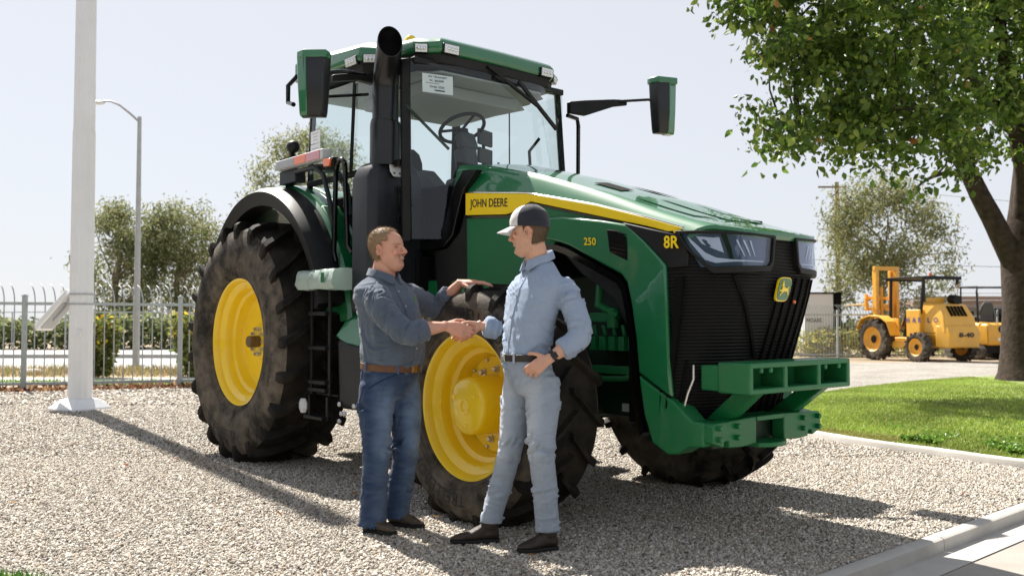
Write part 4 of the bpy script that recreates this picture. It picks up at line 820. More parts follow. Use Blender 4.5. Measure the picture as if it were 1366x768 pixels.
# side panel below the stripe (rear part) and the sweeping front panel
for sg in (-1, 1):
    b = MB(); y = sg*.548
    tp = [(2.44, 2.035), (2.93, 1.998), (3.02, 2.012), (3.17, 2.064), (3.8, 1.912), (4.05, 1.852), (4.05, 1.60), (3.55, 1.74), (3.40, 1.77), (3.30, 1.60), (2.83, 1.46), (2.45, 1.46)]
    b.prism([(x, y - sg*.02, z) for x, z in tp], (0, sg*.026, 0)); b.build('side_panel', 'green_paint', T, bevel=.008)
    if sg < 0:
        b = MB(); b.tube([(2.45, -.557, 2.008), (2.93, -.557, 1.973), (3.03, -.557, 1.99), (3.17, -.557, 2.04), (3.8, -.557, 1.889), (4.06, -.557, 1.83)], .011, 6); b.build('panel_seam', 'black_gloss', T)
    b = MB(); out = [(3.22, 1.93), (3.5, 1.92), (3.85, 1.865), (4.07, 1.822), (4.20, 1.72), (4.325, 1.605), (4.36, 1.565), (4.372, 1.3), (4.385, 1.0), (4.40, .815)]
    inn = [(4.155, .945), (4.135, 1.15), (4.10, 1.35), (4.065, 1.475), (4.02, 1.525), (3.80, 1.62), (3.56, 1.725), (3.46, 1.755), (3.36, 1.775), (3.24, 1.80)]
    loop = out + inn
    def yy(x, z): return sg*(.572 + .032*np.interp(x, [3.2, 3.6, 4.1, 4.4], [0, .6, 1, 1.0]))
    b.hexa([(x, yy(x, z) - sg*.035, z) for x, z in loop], [(x, yy(x, z), z) for x, z in loop])
    fp = b.build('front_panel', 'green_paint', T, bevel=.014, seg=3, smooth=40)
    # black edge round the wheel opening
    b = MB(); path = [(3.30, 1.755), (3.46, 1.735), (3.56, 1.705), (3.80, 1.60), (4.01, 1.505), (4.05, 1.455), (4.08, 1.34), (4.115, 1.14), (4.135, .93), (4.16, .74), (4.19, .60)]
    b.loft([[(x, sg*.60, z), (x, sg*.50, z), (x - .045, sg*.50, z - .03), (x - .045, sg*.585, z - .03)] for x, z in path])
    b.build('opening_edge', 'black_gloss', T, smooth=40)
    b = MB(); b.prism([(x, sg*.50, z) for x, z in [(3.42, 1.70), (3.80, 1.57), (3.99, 1.48), (4.06, 1.30), (4.09, 1.05), (4.0, 1.18), (3.9, 1.38), (3.6, 1.55)]], (0, sg*.012, 0))
    b.build('mesh_screen', 'black_plastic', T)
    # air inlet slot
    b = MB(); b.hexa([(x, sg*.592, z) for x, z in [(3.905, 1.805), (4.0, 1.79), (4.066, 1.745), (4.072, 1.605), (3.93, 1.665)]], [(x, sg*.6075, z) for x, z in [(3.905, 1.805), (4.0, 1.79), (4.066, 1.745), (4.072, 1.605), (3.93, 1.665)]])
    iv = b.build('side_vent', 'black_matte', T, bevel=.006); b = MB()
    for q in range(6):
        z = 1.66 + q*.024; b.bar((3.94, sg*.609, z + .008), (4.065, sg*.609, z - .02), .004, .008)
    build_each(b, 'vent_slat', 'black_gloss', iv)
    # black band with the model badge
    b = MB(); P = [(4.04, 1.834), (4.25, 1.782), (4.455, 1.73), (4.50, 1.62), (4.49, 1.555), (4.375, 1.545), (4.335, 1.60), (4.21, 1.715)]
    b.hexa([(x, sg*.53, z) for x, z in P], [(x, sg*np.interp(x, [4.0, 4.3, 4.5], [.612, .606, .565]), z) for x, z in P]); bd = b.build('badge_band', 'black_plastic', T, bevel=.006)
    if sg < 0:
        L = MB(); put_text(L, '8R', lambda px, py: (4.362 + px*.066, -.615 + .10*max(0, px*.066 - .03), 1.664 + py*.071 - px*.004), bold=.03); L.build('badge_lettering', 'yellow_decal', bd, smooth=None, recalc=False)
        L = MB(); put_text(L, '250', lambda px, py: (3.704 + px*.052, float(yy(3.76, 1.7)) - .003, 1.722 + py*.048 - px*.004), bold=.02); L.build('model_number', 'yellow_decal', fp, smooth=None, recalc=False)

# ------------------------------------------------------------------ nose: grille, lamps, badge
plan = [(-.585, 4.25), (-.578, 4.40), (-.555, 4.50), (-.50, 4.60), (-.42, 4.67), (-.32, 4.712), (-.16, 4.728), (0, 4.732)]
plan = plan + [(-a, b_) for a, b_ in plan[-2::-1]]
pa = np.array(plan); seg_ = np.r_[0, np.cumsum(np.hypot(np.diff(pa[:, 0]), np.diff(pa[:, 1])))]; seg_ /= seg_[-1]
lean = lerp_tab([(.5, -.34), (.6, -.30), (.9, -.20), (1.2, -.09), (1.45, -.012), (1.52, 0), (1.8, 0)])
def nose(q, z, off=0.0):
    q = min(max(q, 0), 1); y = np.interp(q, seg_, pa[:, 0]); x = np.interp(q, seg_, pa[:, 1])
    e = 1e-3; qa, qb = max(q - e, 0), min(q + e, 1)
    ty, tx = np.interp(qb, seg_, pa[:, 0]) - np.interp(qa, seg_, pa[:, 0]), np.interp(qb, seg_, pa[:, 1]) - np.interp(qa, seg_, pa[:, 1])
    l = math.hypot(tx, ty); nx, ny = ty/l, -tx/l
    f = (x - 4.25)/(4.732 - 4.25); tap = 1 - .10*max(0, 1.5 - z)*(1.0 if y > 0 else .25)
    return (x + lean(z)*f + nx*off, y*tap + ny*off, z)
def grille_mat():
    m = bpy.data.materials.new('grille'); m.use_nodes = True; t = m.node_tree; N = t.nodes.new; L = t.links.new; b = t.nodes['Principled BSDF']
    tc = N('ShaderNodeTexCoord'); w = N('ShaderNodeTexWave'); w.bands_direction = 'Z'; w.inputs['Scale'].default_value = 16.0; w.inputs['Distortion'].default_value = 0.0
    L(tc.outputs['Object'], w.inputs['Vector']); cr = N('ShaderNodeValToRGB'); cr.color_ramp.elements[0].color = (.002, .002, .002, 1); cr.color_ramp.elements[1].color = (.012, .0115, .011, 1)
    L(w.outputs[0], cr.inputs[0]); L(cr.outputs[0], b.inputs['Base Color']); b.inputs['Roughness'].default_value = .6; b.inputs['Specular IOR Level'].default_value = .25
    bp = N('ShaderNodeBump'); bp.inputs['Distance'].default_value = .01; L(w.outputs[0], bp.inputs['Height']); L(bp.outputs[0], b.inputs['Normal']); MATS['grille'] = m
grille_mat()
g = MB(); zl = [1.76, 1.62, 1.5, 1.4, 1.25, 1.1, .95, .8, .68, .58]
g.loft([[nose(q, z) for q in np.linspace(0, 1, 41)] for z in zl], closed=False)
G = g.build('grille', 'grille', T, smooth=40)
b = MB()
for q in (.50, .545, .59, .635, .68, .725, .77, .815):
    b.loft([[nose(q - .006, z, .003), nose(q - .006, z, .012), nose(q + .006, z, .012), nose(q + .006, z, .003)] for z in (1.50, 1.4, 1.25, 1.1, .95, .8, .70)])
build_each(b, 'grille_bar', 'black_matte', G)
b = MB()
b.loft([[nose(.10, z, .004), nose(.10, z, .03), nose(.125, z, .03), nose(.125, z, .004)] for z in (1.5, 1.25, 1.0, .75)])
b.loft([[nose(q, 1.5 - (q - .27)*2.6, .004), nose(q, 1.5 - (q - .27)*2.6, .016), nose(q + .014, 1.5 - (q - .27)*2.6, .016), nose(q + .014, 1.5 - (q - .27)*2.6, .004)] for q in (.27, .33, .39, .45)])
for q in (.06, .17, .4): b.tube([nose(q, z, .012) for z in (1.02, .9, .8, .66)], .009, 6)
build_each(b, 'grille_brace', 'black_matte', G)
b = MB(); b.box((4.43, -.30, .80), (.012, .07, .03), Matrix.Rotation(R(12), 3, 'Y')); b.build('data_plate', 'headliner', G)
b = MB(); b.tube([nose(.20, 1.0, .02), nose(.205, .92, .03), nose(.20, .84, .028), nose(.19, .72, .02)], .008, 6); b.build('coolant_hose', 'steel', G)
def qy(y): return float(np.interp(y, pa[:, 0], seg_))
for sg in (-1, 1):
    def Q(y): return qy(y) if sg < 0 else 1 - qy(y)
    tl, tr, br, bl = (Q(-.568), 1.748), (Q(-.125), 1.728), (Q(-.15), 1.56), (Q(-.525), 1.548)
    def pt(u, v, off):
        a = (tl[0]*(1-u) + tr[0]*u, tl[1]*(1-u) + tr[1]*u); c = (bl[0]*(1-u) + br[0]*u, bl[1]*(1-u) + br[1]*u)
        return nose(a[0]*(1-v) + c[0]*v, a[1]*(1-v) + c[1]*v, off)
    def patch(m, u0, u1, v0, v1, off, n=10):
        P = [pt(u0 + (u1-u0)*i/n, v0 + (v1-v0)*j/4, off) for i in range(n+1) for j in range(5)]
        m.add(P, [(i*5+j, (i+1)*5+j, (i+1)*5+j+1, i*5+j+1) for i in range(n) for j in range(4)])
    m = MB(); patch(m, 0, 1, 0, 1, .006); hl = m.build('headlight', 'lamp_dark', T, smooth=40)
    m = MB(); rim_ = [(-.03, -.04), (1.04, -.04), (1.05, .95), (1.0, 1.18), (.1, 1.2), (-.02, .6)]
    loop = []
    for k in range(6):
        a, c = rim_[k], rim_[(k+1) % 6]
        for s_ in range(6): loop.append((a[0] + (c[0]-a[0])*s_/6, a[1] + (c[1]-a[1])*s_/6))
    n_ = len(loop); inn_ = [(.5 + (u - .5)*.93, .5 + (v - .5)*(.84 if v < .9 else .72)) for u, v in loop]
    def cl(p, off): return pt(p[0], p[1], off)
    vs = [cl(p, .0) for p in loop] + [cl(p, .034) for p in loop] + [cl(p, .034) for p in inn_] + [cl(p, .004) for p in inn_]
    fs = [(r_*n_+i, r_*n_+(i+1) % n_, (r_+1)*n_+(i+1) % n_, (r_+1)*n_+i) for r_ in range(3) for i in range(n_)]
    m.add(vs, fs); m.build('bezel', 'black_plastic', hl, bevel=.004, smooth=40)
    m = MB()                                             # bright sweep and reflectors behind the lens
    def strip_(m, P0, P1, off): m.loft([[pt(*p, off) for p in P0], [pt(*p, off) for p in P1]], closed=False)
    strip_(m, [(.06, .12), (.10, .35), (.15, .6), (.24, .75), (.4, .80), (.6, .82), (.9, .84)], [(.05, .30), (.075, .55), (.10, .80), (.2, .90), (.4, .87), (.6, .86), (.9, .87)], .012)
    m.build('light_guide', 'lamp_white', hl, smooth=60)
    m = MB()
    for u in (.52, .60, .68): strip_(m, [(u, .2), (u + .03, .45), (u + .07, .7)], [(u + .025, .2), (u + .05, .45), (u + .08, .7)], .011)
    strip_(m, [(.14, .12), (.30, .16), (.36, .14)], [(.16, .34), (.30, .55), (.35, .6)], .010)
    build_each(m, 'reflector', 'lamp_white', hl, smooth=60)
    m = MB(); strip_(m, [(.39, .05), (.395, .5), (.39, .8)], [(.44, .05), (.44, .5), (.43, .8)], .013); m.build('divider', 'black_gloss', hl)
    m = MB(); patch(m, .0, 1, .02, .98, .022); m.build('lens', 'lamp_glass', hl, smooth=40)
# badge
b = MB(); c0 = nose(.5, 1.43, .03); bw, bh = .068, .07
def shield(s_, n=40):
    out = []
    for k in range(n):
        a = 2*math.pi*k/n; e = 2/4.2; x = math.copysign(abs(math.cos(a))**e, math.cos(a)); z = math.copysign(abs(math.sin(a))**e, math.sin(a))
        out.append((x*bw*s_*(1 - .08*(z < 0)*abs(z)), z*bh*s_))
    return out
B = lambda y, z, o_: (c0[0] + o_ + lean(1.43 + z) - lean(1.43), c0[1] + y, c0[2] + z)
b.hexa([B(y, z, -.012) for y, z in shield(1.0)], [B(y, z, .0) for y, z in shield(1.0)]); bg_ = b.build('nose_badge', 'yellow_decal', T)
b = MB(); b.hexa([B(y, z, -.01) for y, z in shield(.90)], [B(y, z, .004) for y, z in shield(.90)]); b.build('badge_field', 'green_paint', bg_)
b = MB(); b.hexa([B(y*.98, z*1.0 - .008, .0) for y, z in deer], [B(y*.98, z*1.0 - .008, .007) for y, z in deer]); b.build('deer_emblem', 'yellow_decal', bg_, smooth=None)
b = MB(); q = nose(.59, 1.36, .02); b.sphere(q, (.01, .012, .012)); b.build('marker_lamp', 'amber', T)

# ------------------------------------------------------------------ front carrier with bolted block
b = MB(); X0, X1 = 4.655, 4.865; z0, z1 = .852, 1.022; yL = .515
b.box(((X0+X1)/2 - .06, 0, (z0+z1)/2), (.02, 2*yL - .02, z1 - z0 - .02))
th = .030
b.box(((X0+X1)/2, 0, z1 - th/2), (X1 - X0, 2*yL, th)); b.box(((X0+X1)/2, 0, z0 + th/2), (X1 - X0, 2*yL, th))
for y in (-yL + th/2, -.172, .172, yL - th/2): b.box(((X0+X1)/2, y, (z0+z1)/2), (X1 - X0 - .003, th*1.25, z1 - z0 - .003))
for y in (-.40, -.31, .25, .40): b.box((X1 - .012, y, z1 - th - .012), (.02, .03, .03))
for sg in (-1, 1): b.box((4.60, sg*(yL - .06), (z0+z1)/2 - .005), (.13, .11, z1 - z0 - .03))
fb_ = b.build('weight_carrier', 'green_cast', T, bevel=.008)
b = MB()
for sg in (-1, 1):   # legs
    y0, y1 = (sg*.37, sg*.30)
    b.hexa([(4.66, y0, z0 + .004), (4.82, y0, z0 + .004), (4.82, y1, z0 + .004), (4.66, y1, z0 + .004)], [(4.42, y0 - .02*sg, .66), (4.615, y0 - .02*sg, .69), (4.615, y1 - .03*sg, .69), (4.42, y1 - .03*sg, .66)])
build_each(b, 'carrier_leg', 'green_cast', fb_, bevel=.008)
b = MB()
for sg in (-1, 1):   # bolt plates
    P = [(.14, .545), (.14, .70), (.40, .69), (.53, .685), (.545, .67), (.545, .575), (.45, .545), (.445, .575), (.425, .58), (.405, .575), (.40, .54), (.28, .535)]
    b.prism([(4.56, sg*y, z) for y, z in P], (.085, 0, 0))
bp_ = build_each(b, 'bolt_plate', 'green_cast', T, bevel=.007)
b = MB()
for sg in (-1, 1):
    for y in (.335, .50):
        for z in (.595, .658): b.lathe([(0, 4.672), (.014, 4.672), (.017, 4.668), (.017, 4.64)], (0, sg*y, z), 'x', 6)
[p.build('plate_bolt', 'green_cast', bp_[0 if p.v[0][1] < 0 else 1], smooth=30) for p in islands(b)]
b = MB(); b.box((4.57, 0, .685), (.16, .28, .03)); b.prism([(4.50, -.14, .52), (4.66, -.14, .52), (4.70, -.08, .52), (4.715, 0, .52), (4.70, .08, .52), (4.66, .14, .52), (4.50, .14, .52)], (0, 0, .028)); b.box((4.50, 0, .61), (.05, .28, .15))
b.build('tow_hitch', 'green_cast', T, bevel=.006)
for sg in (-1, 1):   # bolster arms running back under the nose
    b = MB(); P = [(4.15, .93), (4.20, .90), (4.40, .795), (4.52, .69), (4.585, .685), (4.585, .55), (4.50, .545), (4.43, .50), (4.36, .49), (4.25, .545), (4.19, .70)]
    b.hexa([(x, sg*.44, z) for x, z in P], [(x, sg*np.interp(x, [4.1, 4.45, 4.6], [.598, .592, .545]), z) for x, z in P]); b.build('bolster_arm', 'green_cast', T, bevel=.012)
b = MB(); b.box((4.3, 0, .60), (.5, .85, .16)); b.build('front_bolster', 'dark_green', T, bevel=.01)

# ------------------------------------------------------------------ chassis and engine seen through the wheel opening
b = MB(); b.box((2.9, 0, .76), (3.0, .50, .26)); b.box((1.2, 0, .95), (1.6, .62, .5)); b.build('chassis', 'dark_green', T, bevel=.02)
b = MB(); b.box((3.1, .06, 1.22), (1.5, .5, .70)); b.build('engine_block', 'dark_green', T, bevel=.03)
b = MB()
for k in range(5): b.box((3.52 + k*.085, -.27, 1.10), (.05, .14, .09)); b.tube([(3.52 + k*.085, -.30, 1.15), (3.52 + k*.085, -.32, 1.22)], .016, 8)
b.tube([(3.55, -.30, 1.62), (3.62, -.36, 1.5), (3.6, -.36, 1.35), (3.75, -.33, 1.28)], .03, 10); b.tube([(3.82, -.30, 1.55), (3.82, -.30, 1.36)], .045, 12); b.tube([(3.70, -.33, 1.33), (3.70, -.33, 1.20)], .04, 12)
b.box((3.75, -.28, .93), (.5, .1, .05)); b.box((3.6, -.30, 1.27), (.2, .1, .06)); b.tube([(3.4, -.3, .86), (3.8, -.34, .88), (4.05, -.3, .95)], .02, 8)
build_each(b, 'engine_part', 'green_cast', T, bevel=.004)
b = MB(); b.box((4.10, 0, 1.12), (.35, .86, .98)); b.build('radiator', 'black_matte', T)
b = MB(); b.box((3.35, .15, 1.72), (1.9, .6, .35)); b.build('engine_cover', 'black_matte', T)
b = MB(); b.tube([(3.24, -.75, .70), (3.24, .75, .70)], .14, 16); b.box((3.24, 0, .72), (.42, 1.0, .26)); b.box((3.24, -.62, .72), (.28, .2, .36)); b.box((3.24, .62, .72), (.28, .2, .36)); b.tube([(3.5, -.62, .66), (3.5, .62, .66)], .035, 10)
b.build('front_axle', 'dark_green', T, bevel=.02)
b = MB()
for x, z in ((3.75, .69), (3.92, .68)): b.box((x, -.26, z), (.06, .02, .05))
build_each(b, 'frame_plate', 'headliner', T)
b = MB(); b.tube([(0, -.75, 1.055), (0, .75, 1.055)], .16, 16); b.box((0, 0, 1.05), (.7, .7, .6)); b.build('rear_axle', 'dark_green', T, bevel=.02)

# ------------------------------------------------------------------ rear fenders
for sg in (-1, 1):
    b = MB(); c = (.16, 1.06); rings = []
    A = list(np.linspace(14, 142, 40))
    for a in A:
        ca, sa = math.cos(R(a)), math.sin(R(a)); ri, ro = (1.145, 1.235), (1.26, 1.375)
        k = 1.0 if a < 110 else 1 - (a - 110)/32*.35
        q = lambda rx, rz, y: (c[0] + rx*ca, sg*y, c[1] + rz*sa)
        rings.append([q(1.13, 1.20, 1.14), q(1.13 + .10*k, 1.20 + .12*k, 1.17), q(1.15 + .11*k, 1.23 + .13*k, 1.10), q(1.16 + .11*k, 1.25 + .13*k, .96), q(1.13, 1.20, .96)])
    b.loft(rings); b.build('fender_extension', 'black_plastic', T, smooth=50)
    b = MB(); rings = []
    for a in [8] + A:
        ca, sa = math.cos(R(a)), math.sin(R(a)); q = lambda e, y: (c[0] + (1.16 + e)*ca*(1 if a > 8 else 1.0), sg*y, c[1] + (1.25 + e)*sa)
        k = 1.0 if a < 110 else 1 - (a - 110)/32*.3
        rings.append([q(.0, .958), q(.125*k, .958), q(.15*k, .93), q(.155*k, .80), q(.135*k, .785), q(.135*k, .77), q(.16*k, .75), q(.155*k, .52), q(.0, .52)])
    b.loft(rings); f_ = b.build('rear_fender', 'green_paint', T, smooth=35, bevel=.005)
    b = MB(); b.prism([(x, sg*.93, z) for x, z in [(1.20, 1.30), (1.31, 1.34), (1.24, 1.75), (1.08, 2.06), (.92, 2.22), (.86, 1.3)]], (0, -sg*.38, 0)); b.build('fender_front', 'green_paint', f_, bevel=.02)
# ------------------------------------------------------------------ cab
b = MB()
b.box((1.16, 0, 1.93), (1.36, 1.50, .74)); b.box((1.95, 0, 1.92), (.30, 1.0, .75)); b.box((1.2, 0, 1.62), (1.5, 1.3, .25))
b.build('cab_floor_shell', 'black_matte', T, bevel=.02)
b = MB(); b.box((1.93, 0, 2.30), (.22, .62, .18)); b.build('dashboard', 'cab_trim', T, bevel=.04)
b = MB(); posts = []
for sg in (-1, 1):
    b.loft([[(2.035, sg*.845, 1.84), (2.085, sg*.80, 1.84), (2.05, sg*.765, 1.84), (1.98, sg*.82, 1.84)], [(2.03, sg*.85, 2.5), (2.08, sg*.81, 2.5), (2.045, sg*.775, 2.5), (1.975, sg*.83, 2.5)], [(1.985, sg*.83, 3.24), (2.035, sg*.79, 3.24), (2.0, sg*.755, 3.24), (1.93, sg*.81, 3.24)]])
    b.loft([[(.42, sg*.80, 2.3), (.50, sg*.835, 2.3), (.54, sg*.80, 2.3), (.46, sg*.76, 2.3)], [(.47, sg*.79, 3.24), (.55, sg*.825, 3.24), (.59, sg*.79, 3.24), (.51, sg*.75, 3.24)]])
    b.bar((.5, sg*.82, 2.44), (2.0, sg*.84, 2.44), .04, .05); b.bar((1.28, sg*.85, 2.44), (1.30, sg*.83, 3.22), .012, .03)
b.bar((.46, -.78, 2.30), (.46, .78, 2.30), .05, .05); b.bar((2.06, -.78, 3.22), (2.06, .78, 3.22), .06, .05)
build_each(b, 'cab_post', 'black_plastic', T, bevel=.008)
b = MB(); b.add([(2.06, -.795, 1.86), (2.25, -.50, 1.86), (2.25, -.50, 2.45), (2.25, .50, 2.45), (2.25, .50, 1.86), (2.06, .795, 1.86), (2.055, -.795, 3.21), (2.14, -.42, 3.22), (2.14, .42, 3.22), (2.055, .795, 3.21), (2.25, -.2, 2.45), (2.25, .2, 2.45)],
      [(0, 1, 2, 7, 6), (2, 3, 8, 7), (3, 4, 5, 9, 8)]); b.build('windshield', 'cab_glass', T, smooth=60)
for sg in (-1, 1):
    b = MB(); b.add([(.52, sg*.825, 2.45), (2.01, sg*.845, 2.45), (1.97, sg*.82, 3.21), (.56, sg*.815, 3.21)], [(0, 1, 2, 3)]); b.build('side_window', 'cab_glass', T, smooth=None)
b = MB(); b.add([(.44, -.78, 2.31), (.44, .78, 2.31), (.50, .77, 3.21), (.50, -.77, 3.21)], [(0, 1, 2, 3)]); b.build('rear_window', 'cab_glass', T, smooth=None)
# black cowl sweeping up from the cab corner to the rear of the hood
b = MB(); O_ = [(1.74, 1.80), (2.05, 1.785), (2.22, 1.80), (2.33, 1.88), (2.40, 2.06), (2.46, 2.20), (2.62, 2.335)]; I_ = [(1.74, 1.86), (2.02, 1.85), (2.14, 1.88), (2.22, 1.97), (2.28, 2.10), (2.345, 2.24), (2.45, 2.35)]
for sg in (-1, 1):
    b.loft([[(x, sg*.60, z), (u, sg*.60, w_), (u, sg*.54, w_), (x, sg*.54, z)] for (x, z), (u, w_) in zip(O_, I_)])
build_each(b, 'cowl_band', 'black_gloss', T, smooth=40, bevel=.006)
b = MB()
for sg in (-1, 1): b.prism([(2.10, sg*.57, 1.45), (2.47, sg*.545, 1.45), (2.46, sg*.545, 2.15), (2.36, sg*.56, 1.9), (2.22, sg*.57, 1.79), (2.06, sg*.57, 1.78)], (0, -sg*.05, 0))
build_each(b, 'cowl_lower', 'black_plastic', T, bevel=.005)
b = MB(); b.prism([(1.95, -.56, 1.56), (2.42, -.56, 1.56), (2.42, -.56, 1.42), (1.95, -.56, 1.42)], (0, .1, 0)); b.box((2.18, -.55, 1.30), (.5, .08, .18)); b.build('lower_cover', 'green_paint', T, bevel=.02)
# roof
def outline(e, z, crown=0.0):
    P = [(.32, .80), (.42, .92), (1.54, .935), (1.66, .79), (2.02, .745), (2.09, .64), (2.165, .59), (2.18, 0)]
    P = [(x, -y) for x, y in P] + [(x, y) for x, y in P[-2::-1]]
    cx = 1.2; return [(cx + (x - cx)*(1 - e*.8), y*(1 - e), z + crown*(1 if .5 < x < 1.9 else .4) + (.14*min(1, max(0, (1.75 - x)/1.3)) if z > 3.35 else .05*min(1, max(0, (1.75 - x)/1.3)))) for x, y in P]
b = MB(); b.loft([outline(.015, 3.295), outline(0, 3.315), outline(0.0, 3.375), outline(.03, 3.405), outline(.12, 3.435, .02), outline(.35, 3.47, .03)])
RF = b.build('roof', 'green_paint', T, bevel=.01, smooth=40)
b = MB(); b.loft([outline(.16, 3.19), outline(.05, 3.225), outline(.03, 3.296)]); b.build('roof_underside', 'black_plastic', T, bevel=.006)
b = MB(); b.loft([outline(.10, 3.165), outline(.12, 3.188)]); b.box((1.35, 0, 3.12), (.9, 1.0, .10)); b.build('headliner', 'headliner', T, bevel=.02)
# work lights in the roof corners
def lamp(c, n, w, h, parent, name='work_light', roll=0):
    n = Vector(n).normalized(); r = n.cross(Vector((0, 0, 1))).normalized(); u = r.cross(n); c = Vector(c)
    q = lambda s_, o_: [c + r*sx*w/2*s_ + u*sz*h/2*s_ + n*o_ for sx, sz in ((-1,-1),(1,-1),(1,1),(-1,1))]
    m = MB(); m.hexa(q(1.0, -.08), q(1.0, 0)); o = m.build(name, 'black_gloss', parent, bevel=.005)
    m = MB(); m.hexa(q(.90, -.01), q(.86, .006)); m.build('lamp_lens', 'lamp_white', o, bevel=.003)
    m = MB()
    for k in (-.22, .0, .22): m.sphere(c + r*w*k + n*.004, (.016, .016, .016), 8, 6)
    build_each(m, 'lamp_reflector', 'chrome', o); return o
for sg in (-1, 1):
    lamp((1.42, sg*.94, 3.315), (.05, sg*1, -.22), .17, .07, T); lamp((1.61, sg*.865, 3.315), (.75, sg*.66, -.22), .14, .07, T)
    lamp((2.064, sg*.702, 3.325), (.83, sg*.55, -.1), .105, .07, T); lamp((2.185, sg*.50, 3.325), (1, sg*.03, -.1), .15, .075, T)
b = MB(); b.lathe([(0, .07), (.03, .065), (.05, .04), (.055, 0)], (1.80, -.62, 3.43), 'z', 16); b.build('beacon', 'yellow_decal', T)
for x, y in ((1.50, -.72), (1.98, .66)):
    b = MB(); b.lathe([(0, .045), (.022, .04), (.025, 0)], (x, y, 3.41 if x > 1.8 else 3.44), 'z', 12); b.build('roof_sensor', 'axle_metal', T)
# inside the cab
b = MB(); b.box((1.74, 0, 2.45), (.16, .15, .50), Matrix.Rotation(R(-10), 3, 'Y')); b.box((1.72, 0, 2.74), (.10, .17, .16), Matrix.Rotation(R(-25), 3, 'Y')); b.build('steering_column', 'cab_trim', T, bevel=.03)
b = MB(); ring = []; Mw = Matrix.Rotation(R(-28), 3, 'Y')
ring = [Mw @ Vector((.195*math.cos(2*math.pi*k/28), .195*math.sin(2*math.pi*k/28), 0)) + Vector((1.66, 0, 2.87)) for k in range(29)]
b.tube(ring, .016, 8)
for k in (0, 9, 19): b.tube([Vector((1.66, 0, 2.86)), ring[k]], .013, 6)
b.lathe([(0, .02), (.05, .015), (.055, -.03)], (1.66, 0, 2.85), 'z', 14); b.build('steering_wheel', 'black_plastic', T)
b = MB(); b.box((.92, -.02, 2.30), (.46, .48, .14)); b.loft([[(.74 + dx, -.02 + .24*w_*sy, z) for sy, dx in ((-1, .02), (-.8, .10), (.8, .10), (1, .02), (.8, -.05), (-.8, -.05))] for z, w_ in ((2.32, 1), (2.5, 1.02), (2.7, .96), (2.78, .8), (2.82, .5))]); b.build('seat', 'seat_fabric', T, bevel=.03)
b = MB(); b.loft([[(1.0, -.35, 2.35), (1.75, -.32, 2.32), (1.75, -.18, 2.32), (1.0, -.2, 2.35)], [(1.0, -.35, 2.48), (1.55, -.33, 2.50), (1.55, -.2, 2.50), (1.0, -.2, 2.48)]]); b.build('armrest_console', 'cab_trim', T, bevel=.02)
for z in (2.67, 2.83):
    b = MB(); b.box((1.62, .28, z), (.03, .22, .135), Matrix.Rotation(R(20), 3, 'Z')); m_ = b.build('display_screen', 'cab_trim', T, bevel=.008)
b = MB(); b.tube([(1.60, .28, 2.30), (1.60, .28, 2.88)], .015, 8); b.tube([(1.70, .36, 2.40), (1.66, .40, 2.62)], .012, 8); b.tube([(2.0, .60, 2.44), (1.86, .60, 2.5), (1.84, .60, 2.72), (1.95, .62, 2.82)], .014, 8); build_each(b, 'cab_rod', 'black_plastic', T)
# notices taped in the glass
b = MB(); P = [(2.073, -.70, 2.985), (2.128, -.452, 2.985), (2.124, -.452, 3.130), (2.069, -.70, 3.130)]; dn = Vector((.012, -.004, 0)); b.hexa([Vector(p) + dn*1.0 for p in P], [Vector(p) + dn*1.2 for p in P]); pp = b.build('window_notice', 'paper', T, smooth=None)
L = MB(); pa0, pa1 = Vector(P[0]) + dn*1.45, Vector(P[1]) + dn*1.45; up_ = (Vector(P[3]) - Vector(P[0])).normalized(); rt_ = (pa1 - pa0).normalized()
for word, u0, v0, hh, ww in (('IN TRANSIT', .05, .118, .015, .155), ('N. 26309', .06, .088, .017, .115), ('Order 2250', .06, .040, .017, .12)):
    k = ww/text_w(word); put_text(L, word, lambda px, py: tuple(pa0 + rt_*(u0 + px*k) + up_*(v0 + py*hh)), bold=.02)
for u0, v0, ww, hh in ((.10, .016, .085, .010), (.03, .072, .11, .003)): L.add([tuple(pa0 + rt_*(u0 + a*ww) + up_*(v0 + c*hh)) for a, c in ((0,0),(1,0),(1,1),(0,1))], [(0, 1, 2, 3)])
L.build('notice_print', 'ink', pp, smooth=None, recalc=False)
for z0_, z1_ in ((2.785, 2.895), (2.655, 2.778)):
    b = MB(); b.box((.655, -.8385, (z0_+z1_)/2), (.17, .002, z1_ - z0_)); pp = b.build('side_notice', 'paper', T, smooth=None)
    L = MB()
    for k in range(3): L.box((.655, -.8402, z0_ + .03 + k*.028), (.07 + .02*k, .001, .005))
    L.build('notice_print', 'headliner', pp, smooth=None)
# wipers
b = MB(); b.bar((2.165, -.06, 3.20), (2.18, .18, 3.16), .02, .02); b.bar((2.155, -.12, 3.27), (2.21, .40, 3.0), .028, .022); b.bar((2.205, .16, 3.19), (2.185, .60, 2.86), .02, .035); b.build('windshield_wiper', 'black_plastic', T, bevel=.004)
b = MB(); b.bar((2.075, -.845, 2.86), (2.15, -.50, 2.56), .012, .02); b.build('side_wiper', 'dark_green', T)
